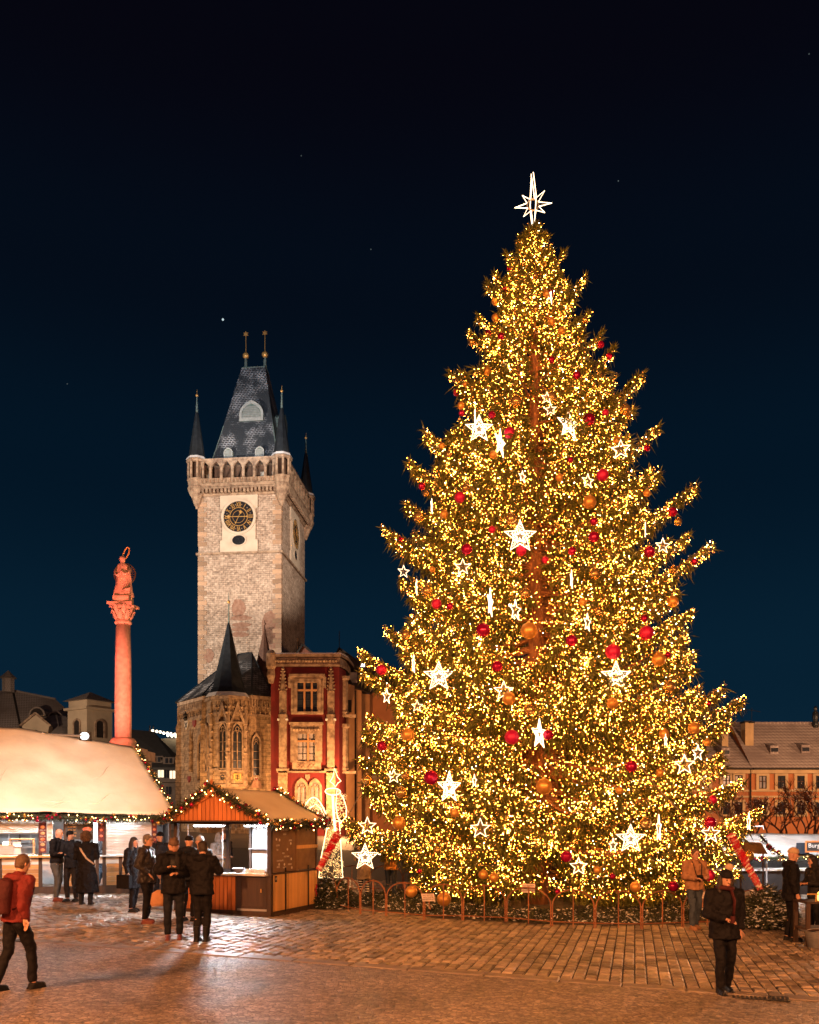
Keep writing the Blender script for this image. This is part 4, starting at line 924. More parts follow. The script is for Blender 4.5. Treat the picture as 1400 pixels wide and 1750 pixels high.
# middle window
frame(rh, hx(497), hx(551), hz(1303), hz(1238), .85, .15, 1.15, HY, .26, M_trim)
MB().box(hx(495),hx(553),HY-.5,HY,hz(1239),hz(1235)).build('window_cornice', M_trim, rh)
m = MB()
for k in range(9): m.sphere((hx(503+k*5.2),HY-.30,hz(1247)), .2, 6, 4)
m.build('carved_lintel', M_trim, rh)
house_window(rh, 509, 545, 1254, 1300, 4, 4, (.5,), 1267, M_glassp)
MB().box(hx(500),hx(549),HY-.3,HY,hz(1315),hz(1303)).build('apron_panel', M_trim, rh)
m = MB()
for k in range(2):
    cx = hx(516+k*17)
    for s in (-1,1): m.bar((cx-.45,HY-.34,hz(1309)-s*.28),(cx,HY-.34,hz(1309)+s*.28),.07); m.bar((cx+.45,HY-.34,hz(1309)-s*.28),(cx,HY-.34,hz(1309)+s*.28),.07)
m.build('diamond_carving', M_patch, rh)
MB().box(hx(474),hx(578),HY-.45,HY,hz(1321),hz(1318)).build('ledge', M_trim, rh)
for px in (516,539): lancet(rh, V((hx(px),HY,0)), V((1,0,0)), V((0,-1,0)), 1.05, hz(1380), hz(1347), hz(1336), 1, M_glassp, True, .30)
shield(rh, V((hx(526),HY,0)), V((1,0,0)), V((0,-1,0)), .55, .75, hz(1329), M_trim)
# window bay on the rounded corner
for py0, py1 in ((1152,1218),(1235,1316)):
    a = P(588,1400,108.0); MB().lathe([(.55,hz(py1)),(.62,hz(py1)+.3),(.5,hz(py1)+.5),(.5,hz(py0)-.5),(.75,hz(py0)-.3),(.75,hz(py0))], 6, (a.x,a.y-.1,0)).build('corner_pilaster', M_trim, rh)
    MB().box(a.x-.8,a.x+1.5,a.y-.6,a.y+.4,hz(py1)-.35,hz(py1)-.05).build('corner_ledge', M_trim, rh)
adopt(rh)
# ---- ochre house stepping back on the right of it ------------------
oh = thing('ochre_house', 'ochre plastered house with dark tiled roof between red house and Christmas tree', 'house', (*P(612,1400,112).xy,.4))
of2 = wpoly([(592,109),(606,111),(606.5,114),(618,114.5),(619,118),(632,118.5)])+[V((-3,140,0)),V((-16,140,0))]
prism(MB(), of2, 0, cz(1178,114)).build('wall', M_orange, oh)
m = MB(); e0, e1, e2 = P(586,1138,109), P(603,1172,111.5), P(634,1184,118.5); r0, r1 = P(590,1120,122), P(700,1150,128)
m.face([e0,e1,e2,P(712,1186,121),r1,r0]); m.build('roof', M_tile, oh)
MB().tube([e0+V((0,-.15,-.1)), e1+V((0,-.15,-.1)), e2+V((0,-.15,-.1))], .16, 6).build('gutter', M_dark, oh)
a = P(607,1180,113.4); MB().tube([(a.x,a.y,a.z),(a.x,a.y,0)], .13, 6).build('drainpipe', M_dark, oh)
MB().obox(P(596,1207,109.3), (.35,0,0), (0,0,.75), (0,.3,0)).build('window', M_dark, oh)
MB().obox(P(603,1158,112.5), (.55,.1,0), (0,.25,.45), (0,.35,-.2)).build('roof_window', M_glassp, oh)
adopt(oh)
ob = thing('orange_house', 'orange rendered house wall glimpsed past the lower left boughs of the tree', 'house', (*P(690,1400,121).xy,.3))
MB().box(*[P(631,0,121).x, P(790,0,121).x, 121, 135, 0, cz(1182,121)]).build('wall', M_orange2, ob)
MB().box(P(630,0,121).x, P(791,0,121).x, 120.7, 121, cz(1184,121), cz(1180,121)).build('eaves', M_dark, ob)
m = MB(); m.face([P(631,1181,120.8),P(791,1181,120.8),P(791,1145,128),P(631,1145,128)]); m.build('roof', M_tile, ob)
for px in (655, 690): 
    c = P(px,1345,120.9); MB().ring([(-1.2,-3),(1.2,-3),(1.2,3),(-1.2,3)],[(-.9,-2.7),(.9,-2.7),(.9,2.7),(-.9,2.7)], c, (1,0,0),(0,0,1),(0,-.2,0)).build('door_frame', M_trim, ob); MB().obox(c,(.9,0,0),(0,0,2.7),(0,.04,0)).build('door', pm('brown_door', (.16,.07,.035), None, 2, .6), ob)
MB().obox(P(655,1328,120.7), (4.6,0,0),(0,0,.22),(0,.2,0)).build('ledge', M_trim, ob); adopt(ob)
for nm, lab, px, y, pts, mt in (('white_gable','pale gable end peeping over the cornice of the red house',592,124,[(565,1140),(580,1110),(625,1142)],pm('pale_render',(.45,.38,.31),None,.7,.8)), ('red_gable','small red gable roof at the foot of the clock tower right side',520,117,[(502,1128),(518,1104),(545,1128)],pm('rust_tile',(.20,.07,.04),(.14,.05,.03),3,.7,.3))):
    q = [P(a,b,y) for a, b in pts]; g_ = thing(nm, lab, 'gable', (q[1].x,y,.4))
    lo = [V((q[0].x,y,2)),V((q[2].x,y,2))]
    MB().ext([(q[0].x,2),(q[2].x,2),(q[2].x,q[2].z),(q[1].x,q[1].z),(q[0].x,q[0].z)], (0,y,0), (1,0,0), (0,0,1), (0,5,0)).build('gable_wall', mt, g_)
    MB().bar(q[0]+V((0,-.1,.15)), q[1]+V((0,-.1,.15)), .5, .25).bar(q[1]+V((0,-.1,.15)), q[2]+V((0,-.1,.15)), .5, .25).build('verge', M_dark, g_)
    if nm == 'white_gable': MB().tube([q[1], q[1]+V((0,0,2.6))], .05, 4).build('rod', M_lead, g_)
    adopt(g_)
# ================================================================ distant roofs on the left
M_roofs = roofmat('snowy_brown_roof', (.19,.155,.135), (.23,.19,.165), .5, .35, .75, .5, .75, .10, (.42,.39,.38))
M_roofs2 = pm('thin_snow_roof', (.30,.27,.255), (.16,.135,.12), .35, .8, .2)
M_pale = pm('pale_church_wall', (.46,.38,.28), (.36,.30,.22), .5, .85, .1)
LY = 150.0
cr_ = thing('church_roof', 'big hipped church roof under thin snow behind the white tent', 'roof', (*P(60,1400,LY).xy,.7))
m = MB(); a0,a1 = P(-90,1172,158),P(95,1195,158); e = [P(-120,1240,146),P(40,1268,146),P(175,1268,150),P(165,1262,166),P(-120,1240,166)]
k0 = P(22,1180,158)
m.face([e[0],e[1],k0,P(-90,1180,158)]); m.face([e[1],e[2],a1,k0]); m.face([e[2],e[3],a1]); m.face([e[3],e[4],P(-90,1180,158),k0,a1]); m.build('roof_slopes', M_roofs, cr_)
MB().tube([e[1],k0],.22,5).build('hip_capping', M_dark, cr_); MB().tube([k0,a1],.2,5).build('ridge_capping', M_roofs2, cr_)
m = MB(); foot_ = [V((p.x,p.y,0)) for p in e]; prism(m, foot_, 0, e[1].z-.2); m.build('wall', M_pale, cr_)
for px,py in ((63,1212),(94,1219),(121,1228)):
    c = P(px,py+5,150.5); o = MB(); o.ext([(-1.5,-.6),(1.5,-.6),(1.2,.25),(.65,.75),(0,.95),(-.65,.75),(-1.2,.25)], c, (1,0,0),(0,0,1),(0,5,0)); d = o.build('eyebrow_dormer', M_roofs, cr_)
    MB().ext([(-1.15,-.5),(1.15,-.5),(.9,.2),(.5,.55),(0,.68),(-.5,.55),(-.9,.2)], c+V((0,-.08,0)), (1,0,0),(0,0,1),(0,.06,0)).build('dormer_louvre', M_dark, d)
lx = P(14,1400,156); MB().lathe([(1.1,P(0,1183,156).z),(1.1,P(0,1160,156).z),(1.5,P(0,1159,156).z),(.5,P(0,1150,156).z),(.1,P(0,1146,156).z)], 8, (lx.x,156,0)).build('roof_lantern', M_roofs, cr_)
adopt(cr_)
lr = thing('aisle_roof', 'lower snow-streaked roof slope running down to the church turret', 'roof', (*P(120,1400,144).xy,.7))
m = MB(); q = [P(90,1222,150),P(112,1224,150),P(166,1258,146),P(160,1275,138),P(125,1275,138)]; m.face(q); m.face([P(90,1222,150),P(125,1275,138),P(60,1275,138),P(66,1232,147)]); m.build('roof_slopes', M_roofs2, lr)
prism(MB(), [V((*P(p,1400,y).xy,0)) for p,y in ((60,139),(160,139),(160,150),(60,150))], 0, P(0,1276,139).z).build('wall', M_pale, lr); adopt(lr)
gb = thing('baroque_gable', 'small curved baroque gable in front of the church roof', 'gable', (*P(62,1400,142).xy,.7)); s_ = 142/F
MB().ext([(-3.2,-3),(3.0,-3),(2.6,0),(2.0,1.4),(2.2,2.4),(.0,4.2),(-2.2,2.4),(-2.0,1.4),(-2.8,.4)], P(61,1266,142), (1,0,0),(0,0,1),(0,1.5,0)).build('gable_wall', M_pale, gb)
MB().bar(P(61,1266,141.8)+V((-2.5,0,2.4)), P(61,1266,141.8)+V((0,0,4.5)), .5, .3).bar(P(61,1266,141.8)+V((2.5,0,2.4)), P(61,1266,141.8)+V((0,0,4.5)), .5, .3).build('gable_moulding', M_trim, gb)
MB().sphere(P(61,1253,141.9), .45, 8, 6, (1,.3,1.2)).build('oculus', M_dark, gb)
MB().box(P(30,0,142).x, P(85,0,142).x, 142.3, 146, 0, P(0,1262,142).z).build('wall', M_pale, gb)
for px in (44,50): MB().obox(P(px,1234,141.9+8), (.3,0,0),(0,0,.3),(0,.1,0)).build('vent', M_dark, gb)
adopt(gb)
ct = thing('church_turret', 'square pale turret with pyramid roof left of the statue column', 'turret', (*P(154,1400,138).xy,.7), R(-33)); bz = -.7
w_ = 2.35
MB().box(-w_,w_,-w_,w_,0,P(0,1216,138).z+bz).build('wall', M_pale, ct)
MB().box(-w_-.45,w_+.45,-w_-.45,w_+.45,P(0,1216,138).z+bz,P(0,1212,138).z+bz).build('cornice', M_pale, ct)
MB().box(-w_+.1,w_-.1,-w_+.1,w_-.1,P(0,1212,138).z+bz,P(0,1199,138).z+bz).build('attic', M_pale, ct)
MB().lathe([(4.1,P(0,1200,138).z+bz),(.1,P(0,1183,138).z+bz)], 4, (0,0,0), R(45)).build('pyramid_roof', M_roofs, ct)
for u_, n2, c in (((1,0,0),(0,-1,0),(0,-w_,0)), ((0,1,0),(1,0,0),(w_,0,0))):
    q = MB().arch(1.3, P(0,1262,138).z+bz, P(0,1238,138).z+bz, P(0,1233,138).z+bz)
    f = MB().ext(q, V(c)+V(n2)*.02, u_, (0,0,1), V(n2)*.04).build('sound_opening', M_dark, ct)
    q2 = MB().arch(1.9, P(0,1262,138).z+bz, P(0,1238,138).z+bz, P(0,1230,138).z+bz); MB().ring(q2, q, c, u_, (0,0,1), V(n2)*.15).build('opening_frame', M_trim, f)
# dark house with two lit windows
dh = thing('dark_house', 'dark mansard house with two lit windows between tent and chapel', 'house', (*P(275,1400,126).xy,.7))
M_dr = pm('dark_slate', (.024,.026,.030), (.034,.036,.04), 2, .6, .2); M_dw = pm('dim_wall', (.14,.12,.11), (.10,.085,.08), 1, .8)
m = MB(); m.face([P(225,1311,126),P(307,1313,126),P(307,1295,129),P(262,1250,134),P(215,1246,134)]); m.face([P(307,1313,126),P(312,1313,140),P(262,1250,134),P(307,1295,129)]); m.build('roof', M_dr, dh)
MB().box(P(225,0,126.3).x,P(307,0,126.3).x,126.3,138,0,P(0,1313,126).z).build('wall', M_dw, dh); MB().box(P(225,0,126).x,P(308,0,126).x,125.8,126.3,P(0,1316,126).z,P(0,1312,126).z).build('eaves', M_dr, dh)
MB().box(P(225,0,126).x,P(308,0,126).x,126.0,126.3,P(0,1337,126).z,P(0,1333,126).z).build('string_course', M_dw, dh)
for px,py,g in ((275,1322,M_glasslit),(295,1324,M_glasslit),(285,1323,M_glassd),(268,1350,M_glassd),(288,1351,M_glassd)):
    o = MB().obox(P(px,py,126.24), (.33 if g is M_glassd else .40,0,0),(0,0,.55),(0,.03,0)).build('window', g, dh); MB().obox(P(px,py,126.19),(.03,0,0),(0,0,.55),(0,.02,0)).build('glazing_bar', M_dw, o)
for px,py in ((268,1298),(288,1300)):
    o = MB().ext([(-.75,-.5),(.75,-.5),(.9,.5),(-1.2,.5)], P(px,py,126.5),(1,0,0),(0,0,1),(0,2.5,0)).build('dormer', M_dw, dh)
    for s in (-.3,.3): MB().obox(P(px,py,126.45)+V((s,0,0)),(.16,0,0),(0,0,.35),(0,.03,0)).build('pane', M_glassd, o)
adopt(dh)
lt_ = thing('lit_terrace', 'far roof terrace with a row of bright bulbs left of the chapel', 'terrace', (*P(278,1400,160).xy,.7))
m = MB(); m.face([P(256,1246,160),P(312,1256,160),P(312,1300,160),P(256,1290,160)]); MB().box(P(256,0,160).x,P(315,0,160).x,160,168,0,P(0,1262,160).z).build('wall', M_pale, lt_)
MB().bar(P(255,1248,159.5),P(312,1260,159.5),.25).build('railing', M_dw, lt_)
bm_ = MB().sphere((0,0,0),.24,8,6).mesh('bulb', em('terrace_bulb',(1,.82,.58),5))
for px,py in ((261,1249),(268,1250),(274,1251),(280,1253),(286,1253),(292,1254),(299,1255),(287,1257),(294,1258),(301,1259),(304,1261)): inst('bulb', bm_, lt_, tuple(P(px,py,158.8)))
for px in (256,262): MB().tube([P(px,1262,159),P(px,1240,159)],.12,5).build('mast', M_dw, lt_)
MB().bar(P(230,1249,159),P(255,1252,159),.3).build('pink_light_strip', em('pink_strip',(1,.05,.25),1.6), lt_)
adopt(lt_)

# ================================================================ orange houses on the right
RY = 88.0
def rz_(py): return CH+(HZ-py)*RY/F
def rx(px): return (px-700)/F*RY
M_or = pm('bright_orange_stucco', (.42,.155,.055), (.36,.13,.048), .5, .85, .1); M_or2 = pm('dull_orange_stucco', (.36,.14,.06), (.30,.115,.05), .5, .85, .1)
M_rt = roofmat('red_tiles_snow', (.25,.205,.20), (.29,.24,.23), .40, .34, .95, .6, .8, .3, (.46,.40,.38))
M_cream = pm('cream_trim', (.50,.36,.20), None, 1, .8)
def townhouse(name, label, px0, px1, ridge, wallm, wins, dorm, chim):
    h = thing(name, label, 'house', (rx((px0+px1)/2), RY, gz(30)))
    MB().box(rx(px0),rx(px1),RY,RY+11,gz(30)-.3,rz_(1318)).build('wall', wallm, h)
    MB().box(rx(px0)-.02,rx(px1)+.02,RY-.35,RY+.2,rz_(1322),rz_(1313)).build('cornice', M_cream, h)
    zr = CH+(HZ-ridge)*(RY+5.5)/F
    m = MB(); z0 = rz_(1313)
    m.face([(rx(px0)-.1,RY-.5,z0),(rx(px1)+.1,RY-.5,z0),(rx(px1)+.1,RY+5.5,zr),(rx(px0)-.1,RY+5.5,zr)]); m.face([(rx(px1)+.1,RY+11.3,z0),(rx(px0)-.1,RY+11.3,z0),(rx(px0)-.1,RY+5.5,zr),(rx(px1)+.1,RY+5.5,zr)]); m.build('roof', M_rt, h)
    MB().ext([(-.5,z0),(11.3,z0),(5.5,zr-.08)], (rx(px0),RY,0),(0,1,0),(0,0,1),(.25,0,0)).build('gable_end', wallm, h)
    MB().box(rx(px0)-.1,rx(px1)+.1,RY-.62,RY-.45,z0-.16,z0+.02).build('gutter', M_dark, h)
    MB().tube([(rx(px0)-.1,RY+5.5,zr),(rx(px1)+.1,RY+5.5,zr)],.14,6).build('ridge_tiles', M_rt, h)
    for py0,py1 in ((1350,1353),(1360,1363)): MB().box(rx(px0),rx(px1),RY-.14,RY,rz_(py1),rz_(py0)).build('string_course', M_cream, h)
    for px,py0,py1,w_,g in wins:
        x = rx(px); hw = w_/2*RY/F; zz0, zz1 = rz_(py1), rz_(py0)
        o = MB().ring([(-hw-.28,zz0-.2),(hw+.28,zz0-.2),(hw+.28,zz1+.25),(-hw-.28,zz1+.25)],[(-hw,zz0),(hw,zz0),(hw,zz1),(-hw,zz1)],(x,RY,0),(1,0,0),(0,0,1),(0,-.16,0)).build('window', M_cream, h)
        for cx in (-.5,.5):
            for a,b in ((0,.55),(.58,1)): MB().box(x+cx*hw-hw*.44,x+cx*hw+hw*.44,RY-.05,RY-.02,zz0+(zz1-zz0)*a+.03,zz0+(zz1-zz0)*b-.03).build('pane', g, o)
        m = MB().box(x-.05,x+.05,RY-.12,RY-.055,zz0,zz1); m.box(x-hw,x+hw,RY-.125,RY-.06,zz0+(zz1-zz0)*.55,zz0+(zz1-zz0)*.59)
        m.ring([(-hw,zz0),(hw,zz0),(hw,zz1),(-hw,zz1)],[(-hw+.07,zz0+.07),(hw-.07,zz0+.07),(hw-.07,zz1-.07),(-hw+.07,zz1-.07)],(x,RY-.02,0),(1,0,0),(0,0,1),(0,-.08,0)); m.build('casement', M_dark, o)
    for px,py in dorm:
        c = P(px,py,RY+1.5); o = MB().ext([(0,-.1),(0,.75),(2.6,1.35),(2.6,1.0)], c+V((-.42,-.3,-.3)),(0,1,0),(0,0,1),(.84,0,0)).build('dormer', M_rt, h); MB().obox(c+V((0,-.33,.0)),(.36,0,0),(0,0,.2),(0,.02,0)).build('dormer_pane', M_glassd, o)
    for px,py0,py1,w_ in chim:
        c = P(px,py1,RY+3); w2 = w_/2*RY/F; zt = P(px,py0,RY+3).z; o = MB().box(c.x-w2,c.x+w2,RY+2.4,RY+3.6,c.z-1.5,zt).build('chimney', M_cream, h); MB().box(c.x-w2-.1,c.x+w2+.1,RY+2.3,RY+3.7,zt,zt+.16).build('chimney_cap', M_dark, o)
    adopt(h); return h
GP, GD = M_glassp, M_glassd
townhouse('orange_townhouse', 'bright orange house with snowy tiled roof at the right edge behind bare trees', 1284, 1475, 1236, M_or, [(1303,1326,1348,13,GP),(1335,1326,1348,13,GD),(1368,1326,1348,13,GD),(1400,1326,1348,13,GD),(1432,1326,1348,13,GD)]+[(p,1371,1392,13,GD) for p in (1303,1335,1368,1400,1432)], [(1322,1282),(1375,1281),(1428,1281)], [(1281,1237,1270,7)])
townhouse('lower_orange_townhouse', 'lower dull orange house with two chimneys just right of the tree', 1130, 1283, 1254, M_or2, [(1241,1325,1346,13,GP),(1262,1325,1346,13,GP),(1205,1325,1346,13,GD),(1170,1325,1346,13,GD),(1241,1371,1392,13,GD),(1262,1371,1392,13,GD)], [(1239,1286),(1190,1286)], [(1236,1250,1272,11),(1274,1236,1256,8)])
# drainpipe between the two
a = P(1283,1312,RY-.3); tag(MB().tube([a,(a.x,a.y,gz(30))],.08,6).build('drainpipe', M_dark), 'dark drainpipe running down the joint between the two orange houses', 'drainpipe')
an = thing('roof_aerial', 'thin television aerial above the lower orange roof', 'aerial', tuple(P(1285,1236,RY+4)))
m = MB().tube([(0,0,-.5),(0,0,1.6)],.03,4); m.tube([(-.9,0,1.5),(.9,0,1.2)],.025,4)
for k in range(5): m.tube([(-.7+k*.35,-.3,1.47-k*.058),(-.7+k*.35,.3,1.47-k*.058)],.015,3)
m.build('aerial_array', M_lead, an)
st = thing('roof_statue', 'small grey stone figure on the far right roof top', 'statue', tuple(P(1394,1236,RY+5)))
MB().lathe([(.32,-.5),(.34,0),(.25,.25),(.33,.6),(.30,1.1),(.12,1.35),(.19,1.5),(.17,1.7),(.05,1.82)],9).build('figure', M_lead, st, True)
# bare trees in front of them
M_twig = pm('bare_twigs', (.20,.085,.05), (.12,.05,.03), 3, .8, .2)
def bare_tree(px, Y, h, spread, label, seed):
    r4 = random.Random(seed); b = gp(px, Y); t = thing('bare_tree', label, 'tree', b, 0, 'leafless trees before the orange houses'); mt, mw = MB(), MB(); sn = []
    def grow_(p, d, L, r, lev):
        e = p+d*L; mid = (p+e)/2+V((r4.uniform(-1,1),r4.uniform(-1,1),r4.uniform(-.5,.5)))*L*.07
        (mt if lev < 2 else mw).tube([p,mid,e],[r,r*.85,r*.68],5 if lev < 2 else 3, cap=False)
        if lev >= 5: 
            if r4.random() < .12: sn.append(tuple(e))
            return
        for k in range(r4.choice((2,3,3)) if lev < 4 else 4):
            ax = V((r4.gauss(0,1),r4.gauss(0,1),r4.gauss(0,.6))); nd_ = (d+ax.normalized()*r4.uniform(.35,.75)*spread).normalized(); nd_.z += .08; grow_(e, nd_.normalized(), L*r4.uniform(.62,.86), max(r*.66,.016), lev+1)
    grow_(V((0,0,-.05)), V((r4.uniform(-.08,.08),0,1)), h*.34, h*.026, 0)
    mt.build('trunk', M_twig, t); mw.build('crown', M_twig, t, kind='stuff')
    if sn: vs, fs = octas(sn, .035); npmesh('snow_flecks', vs, fs, M_snow, t, 'stuff')
for i, (px,Y,h,sd,lab) in enumerate([(1292,58,4.6,3,'bare twiggy tree below the gap between the two orange houses'),(1345,54,4.4,9,'bare twiggy tree before the middle windows of the bright orange house'),(1392,56,4.7,17,'bare twiggy tree at the right edge of the picture'),(1245,62,4.4,23,'bare twiggy tree half hidden by the right boughs of the Christmas tree'),(1320,50,3.7,31,'low bare tree left of the man in the beige knitted hat'),(1372,50,3.8,37,'low bare tree right above the man in the beige knitted hat')]): bare_tree(px,Y,h,1.15,lab,sd)

# ================================================================ column with statue
M_col = pm('pink_granite', (.50,.36,.28), (.36,.25,.20), 5, .6, .15, detail=8); M_colt = pm('column_sandstone', (.50,.36,.27), (.34,.24,.18), 3, .7, .4)
cY = 44.0; cx0 = (210.5-700)/F*cY
def kz(py): return CH+(HZ-py)*cY/F
co = thing('statue_column', 'tall stone column with haloed statue on top lit red', 'column', (cx0,cY,gz(cx0)))
zl = -co.location.z; K = lambda py: kz(py)+zl; s44 = cY/F
MB().box(-1.1,1.1,-1.1,1.1,0,K(1300)).build('pedestal', M_colt, co); MB().box(-1.25,1.25,-1.25,1.25,K(1300),K(1284)).build('pedestal_cornice', M_colt, co); MB().box(-.95,.95,-.95,.95,K(1284),K(1279)).build('base_slab', M_colt, co)
MB().lathe([(.72,K(1279)),(.74,K(1276)),(.60,K(1272)),(.66,K(1268)),(.58,K(1264)),(.52,K(1262))],24).build('column_base', M_colt, co, True)
MB().lathe([(.40,K(1262)),(.405,K(1200)),(.39,K(1130)),(.345,K(1068))],24).build('shaft', M_col, co, True)
MB().lathe([(.36,K(1068)),(.42,K(1066)),(.42,K(1063)),(.36,K(1061)),(.40,K(1052)),(.50,K(1042)),(.56,K(1036))],20).build('capital_bell', M_colt, co, True)
leaf = MB(); leaf.tube([(0,-.36,0),(0,-.47,.18),(0,-.50,.34),(0,-.60,.40),(0,-.61,.33)],[(.10,.03),(.12,.03),(.09,.03),(.06,.03),(.02,.02)],6); lm = leaf.mesh('acanthus_leaf', M_colt)
for k in range(8):
    inst('acanthus_leaf', lm, co, (0,0,K(1060)), (0,0,k*math.pi/4)); inst('acanthus_leaf', lm, co, (0,0,K(1051)), (0,0,k*math.pi/4+.39), (1,1.08,1))
ab = MB(); ab.ext([(.86*a,.86*b) for a,b in [(-.72,-.72),(-.55,-.66),(0,-.52),(.55,-.66),(.72,-.72),(.66,-.55),(.52,0),(.66,.55),(.72,.72),(.55,.66),(0,.52),(-.55,.66),(-.72,.72),(-.66,.55),(-.52,0),(-.66,-.55)]],(0,0,K(1037)),(1,0,0),(0,1,0),(0,0,.14)); ab.build('abacus', M_colt, co)
MB().box(-.36,.36,-.36,.36,K(1033),K(1029)).box(-.40,.40,-.40,.40,K(1029),K(1021)).build('statue_plinth', M_colt, co)
# robed statue, one continuous body with folds
sb = MB(); n = 28; prof_ = [(0,.34,.30),(.15,.33,.30),(.45,.29,.27),(.8,.27,.24),(1.1,.25,.21),(1.35,.27,.20),(1.5,.28,.19),(1.62,.22,.16),(1.70,.10,.10),(1.76,.085,.09),(1.82,.11,.12),(1.92,.125,.135),(2.0,.11,.12),(2.06,.05,.05)]
k0 = 0
for i,(zz,a_,b_) in enumerate(prof_):
    for j in range(n):
        t = 2*math.pi*j/n; f = 1+(.10*math.sin(7*t+zz*4)+.06*math.sin(4*t-zz*3))*(1 if zz < 1.6 else 0); a_w = 1.42 if zz < 1.5 else 1.2; sb.v.append((math.cos(t)*a_*f*a_w+.05*math.sin(zz*2),math.sin(t)*b_*f-.04*zz*.3,zz+K(1021)))
for i in range(len(prof_)-1):
    for j in range(n): j2 = (j+1) % n; sb.f.append((i*n+j,i*n+j2,(i+1)*n+j2,(i+1)*n+j))
sb.f.append(tuple(range(n-1,-1,-1))); sb.f.append(tuple((len(prof_)-1)*n+j for j in range(n)))
sb.tube([(-.24,-.05,K(1021)+1.48),(-.34,-.12,K(1021)+1.15),(-.16,-.30,K(1021)+1.02),(.06,-.33,K(1021)+1.22)],[.10,.09,.075,.05],8); sb.tube([(.25,-.05,K(1021)+1.48),(.33,-.14,K(1021)+1.18),(.14,-.31,K(1021)+1.08),(-.02,-.35,K(1021)+1.26)],[.10,.09,.075,.05],8)
sb.build('statue', M_colt, co, True)
h = MB().tube([(.13+.17*math.cos(t)*.75+.10*math.sin(t), .05, K(1021)+2.22+.30*math.sin(t)) for t in [i*math.pi/10 for i in range(20)]],.025,6,True).build('halo', M_gilt, co)
m = MB()
for k in range(20): t = k*math.pi/10; m.sphere((.13+.17*math.cos(t)*.75+.10*math.sin(t), .05, K(1021)+2.22+.30*math.sin(t)),.04,5,4)
m.build('halo_stars', M_gilt, h)
MB().ring([(math.cos(t)*.56,math.sin(t)*.56) for t in [i*math.pi/12 for i in range(24)]],[(math.cos(t)*.52,math.sin(t)*.52) for t in [i*math.pi/12 for i in range(24)]],(-.02,.30,K(1021)+1.25),(1,0,0),(0,0,1),(0,.05,0)).build('ring_of_rays', pm('tarnished_brass',(.18,.10,.05),None,5,.5,0,metal=.6), co)
m = MB()
for k in range(24): t = k*math.pi/12; m.bar((-.02+math.cos(t)*.15,.33,K(1021)+1.25+math.sin(t)*.15),(-.02+math.cos(t)*.53,.33,K(1021)+1.25+math.sin(t)*.53),.03)
m.build('rays', pm('tarnished_brass',(.18,.10,.05),None,5,.5,0,metal=.6), co)
MB().tube([(.1,-.3,K(1021)+.35),(.3,-.42,K(1021)+.28),(.42,-.36,K(1021)+.4),(.36,-.3,K(1021)+.2)],[.05,.10,.12,.05],7).build('serpent', M_colt, co, True)
# ================================================================ market stalls
def woodmat(name, c1, c2, isl=.22, rough=.6, axis=2):
    st = [6,6,6]; st[axis] = .6
    return pm(name, c1, c2, 3.0, rough, .15, isl=isl, stretch=tuple(st), contrast=(.3,.7))
M_pine = woodmat('orange_pine', (.50,.17,.05), (.38,.12,.034)); M_pine2 = woodmat('yellow_pine', (.64,.37,.13), (.50,.27,.09)); M_pineh = woodmat('yellow_pine_boards', (.48,.25,.09), (.36,.17,.06), .22, .6, 0)
M_dkwood = woodmat('dark_stained_wood', (.055,.030,.020), (.032,.018,.013)); M_brownp = pm('brown_fibreboard', (.20,.115,.055), (.15,.085,.04), 6, .7, .15)
M_steel = pm('brushed_steel', (.40,.41,.43), (.30,.31,.33), 5, .35, 0, metal=.30, stretch=(1,1,8)); M_ctop = pm('counter_laminate', (.62,.62,.62), (.5,.5,.5), 4, .3)
M_canvas = pm('cream_canvas', (.80,.72,.58), (.68,.59,.46), 1.1, .8, .35, bscale=3.5, detail=6); M_canvas2 = pm('white_tarpaulin', (.62,.60,.57), (.46,.44,.42), 1.6, .75, .3, bscale=6)
M_shut = pm('shutter_grey', (.60,.60,.60), (.50,.50,.50), 3, .4, 0); M_board = pm('chalkboard', (.022,.020,.019), (.035,.032,.03), 3, .6); M_chalk = pm('chalk_white', (.75,.73,.70), None, 9, .9); M_chalky = pm('chalk_orange', (.70,.36,.12), None, 9, .9)
M_lamp = em('white_lamp_tube', (.88,.94,1.0), 22); M_lampw = em('warm_lamp', (1,.86,.66), 16)
M_fir = pm('fir_garland', (.050,.060,.028), (.028,.036,.018), 5, .6, 0, isl=.5); M_gbulb = em('garland_bulb', (1,.55,.16), 26)
M_gred = pm('garland_red', (.42,.01,.05), None, 3, .18, 0, metal=.6); M_ggold = pm('garland_gold', (.62,.36,.10), None, 3, .25, 0, metal=.7)
